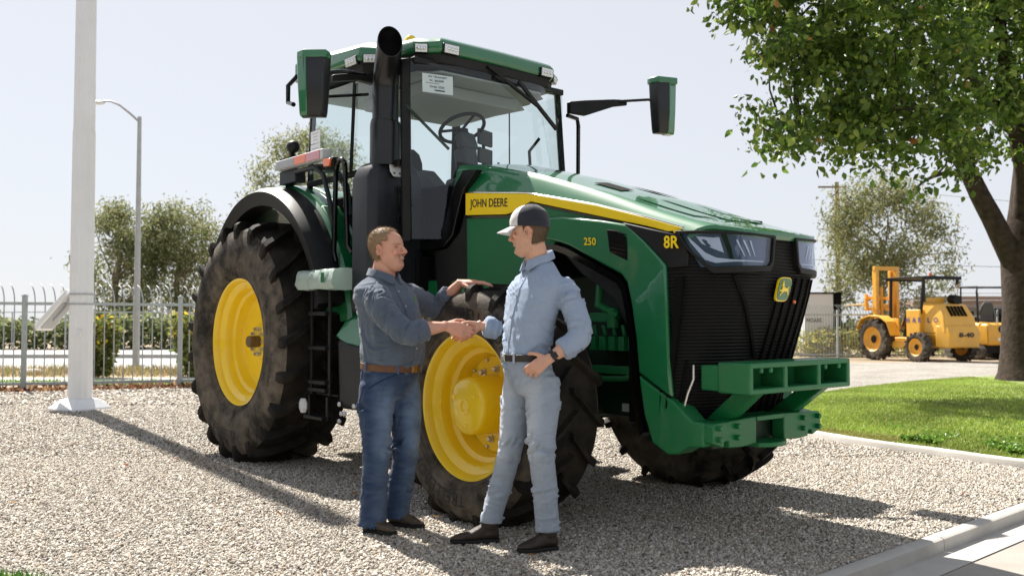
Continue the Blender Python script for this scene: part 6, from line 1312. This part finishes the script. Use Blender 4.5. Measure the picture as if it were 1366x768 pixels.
def boot(name, heel, toe, ank, material, parent, s=1.0, pointy=0.0, shaft=.10):
    h = Vector(heel); tdir = (Vector(toe) - h); L_ = tdir.length; d = tdir.normalized(); d.z = 0; d.normalize(); r = Vector((d.y, -d.x, 0)); z0 = min(h.z, 0) ; h.z = 0
    m = MB(); X = lambda x, y, z: h + d*(x*L_) + r*y + Vector((0, 0, z))
    # (x, half width, height of the top, bottom)
    S_ = [(.0, .026, .07, .03), (.05, .034, .10, .022), (.15, .037, .115, .022), (.28, .037, .12, .022), (.42, .040, .098, .022), (.58, .045, .074, .02), (.74, .047, .060, .02), (.88, .040 - .012*pointy, .050, .022), (.96, .027 - .012*pointy, .042, .026), (1.0, .012, .034, .03)]
    rings = []
    for x, w, t_, b_ in S_:
        c = (t_ + b_)/2; hh = (t_ - b_)/2
        rings.append([X(x, w*s*math.copysign(abs(math.cos(a))**.75, math.cos(a)), c + hh*math.copysign(abs(math.sin(a))**.8, math.sin(a))) for a in np.linspace(0, 2*math.pi, 19)[:-1]])
    m.loft(rings)
    a0 = Vector(ank); limbloft(m, [X(.2, 0, .05), X(.2, 0, .09), X(.2, 0, .09).lerp(a0, .6), a0 + Vector((0, 0, .03))], [.045*s, .046*s, .048*s, .05*s], 16)
    V, N, F = remesh(m, .006, 3); nn = np.array([noise.noise(Vector(p)*26) for p in V]); V = V + N*(nn*.0022)[:, None]
    o = mesh_from(name, V, F, material, parent)
    m = MB(); ou = [(-.01, .022), (.04, .036), (.14, .039), (.28, .037), (.42, .040), (.60, .048), (.76, .050), (.89, .043 - .012*pointy), (.97, .028 - .01*pointy), (1.012, .008)]
    loop = [X(x, w*s, 0) for x, w in ou] + [X(x, -w*s, 0) for x, w in ou[::-1]]
    m.hexa([p + Vector((0, 0, .010)) for p in loop], [p + Vector((0, 0, .026)) for p in loop]); hl = [X(x, w*s, 0) for x, w in ou[:4]] + [X(x, -w*s, 0) for x, w in ou[:4][::-1]]; m.hexa([p + Vector((0, 0, -.004)) for p in hl], [p + Vector((0, 0, .012)) for p in hl])
    m.build('boot_sole', 'sole', o, bevel=.003)
    return o
def person(name, label, cfg):
    M = head_frame(*cfg['head']); mb = MB(); head_mesh(mb, M, cfg.get('jowl', 0), cfg['smile'])
    Fv = lambda yaw: (Vector((math.cos(R(yaw)), math.sin(R(yaw)), 0)), Vector((-math.sin(R(yaw)), math.cos(R(yaw)), 0)))
    nb = Vector(cfg['neck']); hc = M @ Vector((-.022, 0, .05)); hc0 = M @ Vector((-.018, 0, .075)); nr = cfg.get('neck_r', .062)
    limbloft(mb, [nb - Vector((0, 0, .10)), nb - Vector((0, 0, .02)), nb.lerp(hc, .5), hc, hc0], [nr*1.35, nr*1.12, nr, nr*.97, nr*.9], 20, Vector(Fv(cfg['head'][1])[0]))
    # trunk and legs under the clothes
    for c, yaw, fd, bd, hw in cfg['torso'][::2]: pass
    mb.loft([oval(c, Fv(yaw)[1], Fv(yaw)[0], hw*.86, fd*.86, 20, 2.2, bd*.86) for c, yaw, fd, bd, hw in cfg['torso']])
    for leg in cfg['legs']: p, r = leg; limbloft(mb, p[1:], [q*(.8 if i_ < 2 else .5) for i_, q in enumerate(r[1:])], 14)
    for arm in cfg['arms']:
        p, r = subdiv(arm['joints'], arm['skin']); limbloft(mb, p, r, 16)
        hand(mb, arm['joints'][-1], *arm['hand'])
    V, N, F = remesh(mb, .0036, 3, .5); V = carve_head(V, M)
    col = paint_head(V, M, cfg['skin'], cfg['hair'], cfg['smile'], cfg.get('beard'), 3)
    # knuckles and hands a little redder
    for arm in cfg['arms']:
        w = np.array(arm['joints'][-1]) + np.array(arm['hand'][0])/np.linalg.norm(arm['hand'][0])*.1; g = np.exp(-(((V - w)**2).sum(1))/.09**2); col = col*(1 - .25*g[:, None]*(1 - np.array((1.0, .72, .66))))
    body = mesh_from(name, V, F, 'skin', None, col); tag(body, label, 'person')
    # shirt
    mb = MB(); mb.loft([oval(c, Fv(yaw)[1], Fv(yaw)[0], hw, fd, 28, 2.25, bd) for c, yaw, fd, bd, hw in cfg['torso']]); bones = []
    for arm in cfg['arms']:
        j = arm['joints']; cu = Vector(arm['cuff']); p, r = subdiv(arm['sleeve'], arm['srad']); limbloft(mb, p, r, 20)
        e = (Vector(arm['sleeve'][-1]) - Vector(arm['sleeve'][-2])).normalized(); q = Vector(arm['sleeve'][-1]); rr = arm['srad'][-1]
        limbloft(mb, [q - e*.055, q - e*.05, q - e*.01, q + e*.006, q + e*.010], [rr*1.0, rr*1.16, rr*1.20, rr*1.14, rr*.9], 20)
        for k in range(len(arm['sleeve']) - 1):
            bones.append((arm['sleeve'][k], arm['sleeve'][k+1], (lambda t, a=arm.get('amp', .009), k=k: a*(1.0 if k else (.5 + .6*max(0, t)))), .0, 30))
    tz = cfg['torso']; bones.append((tz[0][0], tz[-2][0], lambda t, a=cfg.get('tamp', .007): a*(1.1 - .7*min(1, max(0, t))), .12, 16))
    V, N, F = remesh(mb, .0075, 10, .5); V = folds(V, N, bones, cfg['seed'])
    sh = mesh_from('shirt', V, F, cfg['shirt'], body)
    # collar
    m = MB(); yaw = cfg['torso'][-1][1]; f, l = Fv(yaw); rings = []; nbk = Vector(cfg['collar'])
    for k in range(25):
        a = R(14) + (2*math.pi - R(28))*k/24; dr = f*math.cos(a)*cfg.get('col_d', .076) + l*math.sin(a)*cfg.get('col_w', .070); u = dr.normalized(); fr = max(0, math.cos(a)); bk = max(0, -math.cos(a)); p = nbk + dr + Vector((0, 0, -.034*fr**1.5 + cfg.get('col_back', .016)*bk)) + f*.008*fr
        pt_ = .020*max(0, 1 - abs(abs(math.sin(a)) - .5)*2.4)*(1 if fr > 0 else 0)
        rings.append([p - Vector((0, 0, .022)), p + Vector((0, 0, .022)) + u*.004, p + Vector((0, 0, .028)) + u*.008, p + Vector((0, 0, .022)) + u*.013, p + u*(.026 + pt_*.4) - Vector((0, 0, .016 + pt_)), p + u*.018 - Vector((0, 0, .018 + pt_))])
    m.loft(rings); m.build('collar', cfg['shirt'], sh, smooth=60, bevel=.002)
    # placket with buttons
    m = MB(); bt = MB(); prev = None; rows = []
    T_ = cfg['torso']; n_ = 26
    kd_ = None
    from mathutils.bvhtree import BVHTree
    bv = BVHTree.FromPolygons([Vector(p) for p in V], F)
    for k in range(n_):
        s_ = k/(n_ - 1)*(len(T_) - 2.55) + .05; i = int(s_); u = s_ - i; c = Vector(T_[i][0]).lerp(Vector(T_[i+1][0]), u); yw = T_[i][1]*(1-u) + T_[i+1][1]*u; f, l = Fv(yw)
        row = []
        for sd in (-1, 1):
            h_, nn_, *_r = bv.ray_cast(c + f*.6 + l*sd*.016, -f); row.append((h_ if h_ else c + f*.2) + f*.004)
        h_, nn_, *_r = bv.ray_cast(c + f*.6, -f)
        if k % 5 == 2 and h_: bt.lathe([(0, .004), (.0055, .003), (.006, -.003)], tuple(h_ + f*.004), 'x', 10)
        rows.append([row[0] - f*.006, row[0], row[1], row[1] - f*.006])
    m.loft(rows, closed=False); pk = m.build('placket', cfg['shirt'], sh, smooth=50); build_each(bt, 'shirt_button', 'button', pk)
    if cfg.get('emblem'):
        c = Vector(cfg['emblem']); f, l = Fv(cfg['torso'][-3][1]); h_, nn_, *_r = bv.ray_cast(c + f*.5, -f)
        if h_:
            nn_ = nn_ if nn_.dot(f) > 0 else -nn_; a_ = Vector((0, 0, 1)).cross(nn_).normalized(); b_ = nn_.cross(a_); m = MB(); pts = [h_ + nn_*.004 + a_*(y*.42) + b_*(z*.42) for y, z in deer]; m.hexa([p - nn_*.003 for p in pts], pts); m.build('chest_emblem', 'thread_green', sh, smooth=None)
    # trousers
    mb = MB(); mb.loft([oval(c, Fv(yaw)[1], Fv(yaw)[0], hw, fd, 28, 2.3, bd) for c, yaw, fd, bd, hw in cfg['hips']]); bones = []
    for (p, r) in cfg['legs']:
        q, rr = subdiv(p, r); limbloft(mb, q, rr, 20, Vector(Fv(cfg['hips'][0][1])[0]))
        for k in range(len(p) - 1): bones.append((p[k], p[k+1], (lambda t, k=k, n=len(p) - 2: .022 if k == n else ((.016*abs(2*t - 1)**1.5 + .003) if k in (1, 2) else .008)), .0, 24))
    V, N, F = remesh(mb, .0075, 14, .5); V = folds(V, N, bones, cfg['seed'] + 5); jc = cfg['jeans']
    dk, lt, sd = (np.array(q) for q in jc)
    w = np.zeros(len(V))
    for (p, r) in cfg['legs']:
        f = Fv(cfg['hips'][0][1])[0]
        for k in range(len(p) - 1):
            a, b = np.array(p[k]), np.array(p[k+1]); d = b - a; t = ((V - a) @ d/(d @ d)).clip(0, 1); q = a + t[:, None]*d; rad = V - q; fr = (rad @ np.array(f))/np.maximum(np.linalg.norm(rad, axis=1), 1e-6); near = np.exp(-(np.linalg.norm(rad, axis=1)/.13)**6)
            amt = (.9 if k in (0, 1) else .35)*np.clip(fr - .15, 0, 1)**1.5*1.2; w = np.maximum(w, amt*near*np.clip((fr > -2), 0, 1))
    n1 = np.array([noise.noise(Vector(p)*9) for p in V]); n2 = np.array([noise.noise(Vector((p[0]*12, p[1]*12, p[2]*45))) for p in V])
    w = (w*(1 + .5*n1) + .12*n2 + .1).clip(0, 1); col = dk*(1 - w[:, None]) + lt*w[:, None]
    tr = mesh_from('jeans', V, F, 'denim', body, col)
    # belt and buckle
    m = MB(); rings = []
    c, yaw, fd, bd, hw = cfg['belt']; f, l = Fv(yaw); tilt = cfg.get('belt_tilt', 0); n_ = 40; lo = []
    for k in range(n_ + 1):
        a = 2*math.pi*k/n_; x = math.copysign(abs(math.cos(a))**.9, math.cos(a)); y = math.copysign(abs(math.sin(a))**.9, math.sin(a)); p = Vector(c) + f*(x*(fd if x > 0 else bd)) + l*(y*hw) - Vector((0, 0, tilt*x)); u = (f*math.cos(a) + l*math.sin(a)); lo.append((p, u))
    m.loft([[p - Vector((0, 0, .019)) - u*.012, p - Vector((0, 0, .019)) + u*.004, p + Vector((0, 0, .019)) + u*.004, p + Vector((0, 0, .019)) - u*.012] for p, u in lo]); be = m.build('belt', cfg['belt_mat'], body, smooth=50, bevel=.002)
    m = MB(); p = Vector(c) + f*(fd + .007) - Vector((0, 0, tilt)); Rb = Matrix.Rotation(R(yaw), 3, 'Z'); m.box(p, (.008, .05, .046), Rb); m.box(p + f*.004, (.006, .026, .024), Rb); m.build('belt_buckle', cfg.get('buckle', 'brass'), be, bevel=.003)
    m = MB()
    for a in cfg.get('loops', (35, -35, 100, -100, 150)):
        x, y = math.cos(R(a)), math.sin(R(a)); u = (f*x + l*y).normalized(); q = Vector(c) + f*(x*(fd if x > 0 else bd)) + l*(y*hw) - Vector((0, 0, tilt*x)) + u*.008; m.box(q, (.008, .014, .058), Matrix.Rotation(math.atan2(u.y, u.x), 3, 'Z'))
    
    for me_ in build_each(m, 'belt_loop', 'denim', be, bevel=.002):
        a_ = me_.data.color_attributes.new('Col', 'FLOAT_COLOR', 'POINT'); a_.data.foreach_set('color', np.tile(np.r_[dk*.6 + lt*.4, 1], len(me_.data.vertices)).astype(np.float32))
    # pocket seams
    m = MB()
    bv2 = BVHTree.FromPolygons([Vector(p) for p in V], F)
    for sd_ in (() if yaw < -90 else (-1,)):
        pts = []
        for k in range(9):
            a = R(28 + 62*k/8)*sd_; zz = Vector(c).z - .035 - .085*(k/8)**1.6; u = (f*math.cos(a) + l*math.sin(a)); h_, nn_, *_r = bv2.ray_cast(Vector((c[0], c[1], zz)) + u*.5, -u)
            if h_: pts.append(h_ + u*.001)
        if len(pts) > 3: m.tube(pts, .0035, 6)
    if m.v:
        po = m.build('pocket_seam', 'denim', tr); a_ = po.data.color_attributes.new('Col', 'FLOAT_COLOR', 'POINT'); a_.data.foreach_set('color', np.tile(np.r_[dk*.75, 1], len(po.data.vertices)).astype(np.float32))
    for q in cfg['boots']: boot('boot', *q, cfg['boot_mat'], body, pointy=cfg.get('pointy', 0))
    return body, M
def hair(M, mask, parent, cols, seed, thick=.010, strands=5000, ln=.016, comb=(-.6, 0, .35)):
    nz, na = 60, 96; V = []; m_ = np.zeros((nz, na)); zs_ = np.linspace(.02, .2305, nz)
    for i, z in enumerate(zs_):
        for k in range(na):
            a = 2*math.pi*k/na - math.pi; m_[i, k] = mask(z, a); w = m_[i, k]; nn = noise.noise(Vector((math.cos(a)*5, math.sin(a)*5, z*40 + seed)))
            V.append(M @ skull(z, a, -.006 + (thick + .006 + .0012*nn)*w))
    V.append(M @ (skull(.2305, 0, 0)*.5 + skull(.2305, math.pi, 0)*.5 + Vector((0, 0, thick*.9*(mask(.23, math.pi)) - .002))))
    F = [(i*na + k, i*na + (k+1) % na, (i+1)*na + (k+1) % na, (i+1)*na + k) for i in range(nz - 1) for k in range(na)] + [((nz-1)*na + k, (nz-1)*na + (k+1) % na, nz*na) for k in range(na)]
    g = np.random.default_rng(seed); cols = np.array(cols); C_ = np.tile(cols.mean(0), (len(V), 1))
    o = mesh_from('hair', V, F, 'hair', parent, C_)
    # short strands
    idx = [(i, k) for i in range(nz) for k in range(na) if m_[i, k] > .35]; pick = g.integers(0, len(idx), strands); P = []; T_ = []; Mr = M.to_3x3()
    for q in pick:
        i, k = idx[q]; z = zs_[i] + g.normal(0, .002); a = 2*math.pi*(k + g.random())/na - math.pi; p0 = skull(z, a, thick*.7*m_[i, k]); nrm = (skull(z, a, .02) - skull(z, a, 0)).normalized(); d = (nrm*.55 + Vector(comb)*(.6 if z > .17 else .3) + Vector((0, 0, -.5 if z < .17 else 0)) + Vector(g.normal(0, .22, 3))).normalized()
        t = d.cross(nrm).normalized()*.0009; l_ = ln*(.6 + .7*g.random()); P += [M @ (p0 - t), M @ (p0 + t), M @ (p0 + d*l_)]
    Cs = np.repeat(cols[g.integers(0, len(cols), strands)]*(.7 + .7*g.random((strands, 1))), 3, 0)
    np_mesh('hair_strands', np.array([tuple(p) for p in P]), np.arange(len(P)).reshape(-1, 3), 'hair', o, Cs)
    return o
def ss(a, b, x): t = min(1, max(0, (x - a)/(b - a))); return t*t*(3 - 2*t)

# ---- the man on the left: slate shirt, dark jeans
V3 = Vector
A = dict(head=((-.752, 5.44, 1.668), -20, -6, 0, 1.10), jowl=.10, smile=True, skin=(.60, .315, .225), hair=(.22, .135, .075), beard=(.17, .085, .05), neck=(-.785, 5.455, 1.51), neck_r=.070, seed=2.0,
    torso=[((-.735, 5.44, .93), -32, .155, .135, .185), ((-.735, 5.44, 1.00), -32, .185, .14, .195), ((-.735, 5.44, 1.10), -34, .205, .145, .20), ((-.74, 5.44, 1.20), -36, .195, .15, .20), ((-.75, 5.445, 1.30), -38, .17, .15, .205), ((-.765, 5.45, 1.38), -40, .145, .14, .215), ((-.775, 5.455, 1.44), -42, .115, .115, .205), ((-.78, 5.455, 1.487), -40, .09, .09, .145), ((-.785, 5.455, 1.52), -34, .07, .075, .085)],
    collar=(-.778, 5.45, 1.528), col_d=.082, col_w=.078, emblem=(-.66, 5.52, 1.375),
    shirt='shirt_slate', tamp=.014,
    arms=[dict(joints=[(-.82, 5.29, 1.40), (-.715, 5.20, 1.27), (-.615, 5.165, 1.175), (-.50, 5.20, 1.20), (-.385, 5.228, 1.216)], skin=[.055, .05, .047, .045, (.030, .026)], cuff=(-.49, 5.2, 1.2),
               sleeve=[(-.80, 5.315, 1.405), (-.765, 5.235, 1.33), (-.69, 5.195, 1.245), (-.605, 5.165, 1.178), (-.545, 5.185, 1.188), (-.50, 5.20, 1.200)], srad=[.082, .082, .074, .070, .064, .057], amp=.013,
               hand=((.955, .03, -.26), (-.05, -.97, .22), True, [(16, 34, 30), (18, 38, 32), (20, 40, 32), (24, 40, 30)], (.66, .62, -.30, .96, -.05, -.2), 1.06)),
          dict(joints=[(-.655, 5.63, 1.42), (-.56, 5.74, 1.345), (-.47, 5.775, 1.335), (-.39, 5.72, 1.415), (-.325, 5.675, 1.487)], skin=[.055, .05, .047, .044, (.030, .026)], cuff=(-.4, 5.7, 1.4),
               sleeve=[(-.665, 5.60, 1.415), (-.60, 5.69, 1.375), (-.525, 5.755, 1.335), (-.465, 5.77, 1.34), (-.425, 5.745, 1.382), (-.395, 5.722, 1.415)], srad=[.078, .078, .072, .066, .062, .057], amp=.013,
               hand=((.97, -.10, .02), (-.10, -.22, 1), False, [(2, 14, 12), (4, 16, 14), (6, 18, 14), (8, 18, 14)], (.62, .66, -.20, .9, .25, -.1), 1.06))],
    hips=[((-.735, 5.44, .985), -30, .165, .14, .188), ((-.735, 5.44, .95), -30, .165, .142, .19), ((-.737, 5.44, .90), -28, .155, .15, .192), ((-.74, 5.44, .84), -26, .14, .15, .19), ((-.742, 5.44, .78), -26, .11, .13, .175)],
    legs=[([(-.80, 5.375, .86), (-.805, 5.35, .70), (-.80, 5.325, .49), (-.812, 5.345, .27), (-.822, 5.36, .09), (-.825, 5.36, .035)], [.112, .103, .080, .078, .082, .088]), ([(-.675, 5.505, .86), (-.652, 5.49, .70), (-.64, 5.47, .48), (-.672, 5.50, .27), (-.700, 5.52, .11), (-.706, 5.52, .05)], [.112, .103, .080, .076, .078, .083])],
    jeans=((.013, .031, .082), (.17, .245, .375), None and (0, 0, 0) or (0, 0, 0)), belt=((-.735, 5.44, .975), -30, .172, .147, .195), belt_tilt=.012, belt_mat='leather_brown',
    boots=[((-.868, 5.375, 0), (-.672, 5.265, 0), (-.822, 5.36, .16)), ((-.748, 5.54, 0), (-.528, 5.445, 0), (-.70, 5.52, .17))], boot_mat='suede', pointy=.7)
pa_, MA = person('person', 'man in slate grey shirt, brown belt and dark jeans, one hand resting on the tyre', A)
def mask_a(z, a):
    c = math.cos(a); fr = ss(.30, .62, -c + .70) if z > .15 else 1
    if c > .72: base = ss(.203, .215, z)
    elif c > .15: base = ss(.185, .2, z) if c > .5 else ss(.145, .165, z + .0*(c))
    elif c > -.12: base = ss(.128, .142, z)
    else: base = ss(.045, .065, z)
    return base
hair(MA, mask_a, pa_, [(.28, .18, .10), (.20, .13, .075), (.38, .26, .16)], 4, thick=.0065, strands=6500, ln=.013, comb=(.75, 0, .1))

# ---- the man on the right: light blue shirt, faded jeans, cap
Bc = dict(head=((.098, 5.06, 1.735), 166, 5, 0, 1.07), smile=False, skin=(.60, .345, .245), hair=(.085, .055, .035), neck=(.155, 5.075, 1.545), neck_r=.062, seed=9.0,
    torso=[((.085, 5.055, .99), -158, .125, .115, .165), ((.085, 5.055, 1.07), -158, .125, .115, .165), ((.09, 5.055, 1.16), -156, .118, .125, .172), ((.10, 5.06, 1.26), -152, .118, .13, .185), ((.115, 5.065, 1.36), -148, .115, .13, .200), ((.13, 5.07, 1.43), -146, .112, .122, .212), ((.143, 5.075, 1.49), -146, .092, .105, .180), ((.154, 5.076, 1.535), -148, .075, .088, .12), ((.160, 5.078, 1.585), -152, .060, .07, .072)],
    collar=(.150, 5.074, 1.590), col_back=.034, col_d=.070, col_w=.068, shirt='shirt_blue', tamp=.016,
    arms=[dict(joints=[(.285, 4.985, 1.43), (.345, 4.92, 1.30), (.372, 4.89, 1.185), (.28, 4.86, 1.10), (.200, 4.842, 1.045)], skin=[.05, .045, .043, .040, (.028, .024)], cuff=(.27, 4.86, 1.1),
               sleeve=[(.262, 5.0, 1.44), (.315, 4.95, 1.37), (.352, 4.91, 1.28), (.372, 4.888, 1.19), (.335, 4.875, 1.135), (.275, 4.858, 1.093)], srad=[.075, .072, .066, .065, .060, .052], amp=.016,
               hand=((-.80, -.08, -.52), (-.25, -.95, .1), False, [(28, 40, 22), (34, 44, 26), (40, 44, 26), (46, 44, 26)], (.5, .75, .2, .5, .3, -.6), 1.0)),
          dict(joints=[(.045, 5.20, 1.43), (.03, 5.29, 1.29), (.015, 5.33, 1.18), (-.09, 5.315, 1.200), (-.192, 5.296, 1.220)], skin=[.05, .045, .043, .040, (.028, .024)], cuff=(-.14, 5.28, 1.2),
               sleeve=[(.06, 5.17, 1.435), (.035, 5.25, 1.35), (.02, 5.305, 1.25), (.005, 5.325, 1.185), (-.08, 5.315, 1.198), (-.152, 5.303, 1.214)], srad=[.075, .072, .068, .068, .062, .054], amp=.016,
               hand=((-.86, .0, -.46), (.06, .97, .18), True, [(6, 22, 40), (8, 26, 46), (10, 30, 50), (14, 34, 50)], (.62, .62, -.42, .92, .05, -.42), 1.0))],
    hips=[((.085, 5.055, 1.06), -160, .128, .118, .168), ((.085, 5.055, 1.02), -160, .132, .122, .172), ((.09, 5.055, .96), -162, .130, .135, .178), ((.095, 5.055, .90), -164, .118, .138, .178), ((.10, 5.055, .84), -164, .09, .12, .165)],
    legs=[([(.165, 4.99, .93), (.168, 4.955, .76), (.160, 4.905, .555), (.178, 4.925, .33), (.190, 4.935, .15), (.192, 4.935, .105)], [.100, .092, .073, .068, .066, .070]), ([(.055, 5.12, .93), (.025, 5.11, .76), (-.010, 5.085, .53), (-.065, 5.105, .32), (-.112, 5.11, .16), (-.118, 5.11, .115)], [.100, .090, .070, .064, .062, .066])],
    jeans=((.27, .32, .40), (.50, .545, .61), (0, 0, 0)), belt=((.085, 5.055, 1.045), -160, .135, .124, .173), belt_tilt=.0, belt_mat='leather_dark', buckle='steel',
    boots=[((.245, 4.955, 0), (.030, 4.875, 0), (.192, 4.935, .19)), ((-.075, 5.125, 0), (-.345, 5.08, 0), (-.100, 5.112, .19))], boot_mat='boot_brown', pointy=.1)
pb_, MBm = person('person', 'man in light blue shirt, faded jeans and dark cap, hand on hip', Bc)
def mask_b(z, a):
    c = math.cos(a)
    if z > .165: return 0.6
    if c > .30: return 0
    if c > -.02: return ss(.105, .118, z) if c > .12 else ss(.130, .14, z)
    if c > -.2: return ss(.120, .132, z)
    return ss(.035, .06, z)
hair(MBm, mask_b, pb_, [(.10, .062, .038), (.07, .043, .028), (.15, .095, .055)], 11, thick=.007, strands=3600, ln=.010, comb=(-.3, 0, -.2))
# the cap: crown in panels, white front, curved brim
def cap(M, parent):
    nz, na = 18, 64; V = []; band = lambda a: .150 - .018*(1 - math.cos(a))/2 + .004*math.cos(a)
    for i in range(nz + 1):
        u = i/nz
        for k in range(na):
            a = 2*math.pi*k/na - math.pi; zb = band(a); z = zb + (.2305 - zb)*math.sin(u*math.pi/2)**.9; sw = .012 + .012*math.sin(math.pi*min(1, u*1.2))*(.6 + .4*math.cos(a)) + .010*u
            p = skull(z, a, sw); p.z += .012*u
            if u > .8: p = p.lerp(Vector((-.012, 0, .2305 + .030)), ((u - .8)/.2)**1.5)
            V.append(M @ p)
    F = [(i*na + k, i*na + (k+1) % na, (i+1)*na + (k+1) % na, (i+1)*na + k) for i in range(nz) for k in range(na)]
    me = bpy.data.meshes.new('cap'); me.from_pydata([tuple(p) for p in V], [], F); me.materials.append(MATS['cap_navy']); me.materials.append(MATS['cap_white'])
    for q, p in enumerate(me.polygons):
        k = q % na; i = q//na; a = abs(2*math.pi*(k + .5)/na - math.pi); p.use_smooth = True; p.material_index = 1 if a < R(60) and i < nz - 1 else 0
    o = bpy.data.objects.new('cap', me); COL.objects.link(o); o.parent = parent; md = o.modifiers.new('t', 'SOLIDIFY'); md.thickness = .003
    m = MB(); rows = []
    for j in range(7):
        v = j/6; row = []
        for k in range(21):
            b_ = R(-58 + 116*k/20); base = skull(.150, b_*1.0, .014); out = Vector((base.x + .070*v*math.cos(b_*.9)**.8, base.y*(1 + .02*v), 0)); z = .150 - .022*v - 2.6*abs(out.y)**2*(.5 + .5*v); row.append(M @ Vector((out.x, out.y, z)))
        rows.append(row)
    m.loft(rows, closed=False); br = m.build('cap_brim', 'cap_white', o, smooth=60, recalc=False); md = br.modifiers.new('t', 'SOLIDIFY'); md.thickness = .004
    m = MB(); m.sphere(M @ Vector((-.012, 0, .262)), .006, 8, 6); m.build('cap_button', 'cap_navy', o)
    return o
cap(MBm, pb_)
# wrist watch
m = MB(); wj = Vector((.222, 4.847, 1.060)); d = (Vector((.200, 4.842, 1.045)) - Vector((.28, 4.86, 1.10))).normalized(); A_ = d.cross(Vector((0, 1, 0))).normalized(); B_ = A_.cross(d)
m.loft([oval(wj + d*x, A_, B_, r, r*.9, 20) for x, r in ((-.011, .0315), (-.011, .034), (.011, .034), (.011, .0315))]); wt = m.build('watch_strap', 'watch_black', pb_, smooth=40)
m = MB(); Rw = Matrix((d, A_, B_)).transposed(); m.box(wj - B_*.033, (.034, .034, .010), Rw); m.build('watch_case', 'watch_black', wt, bevel=.003)
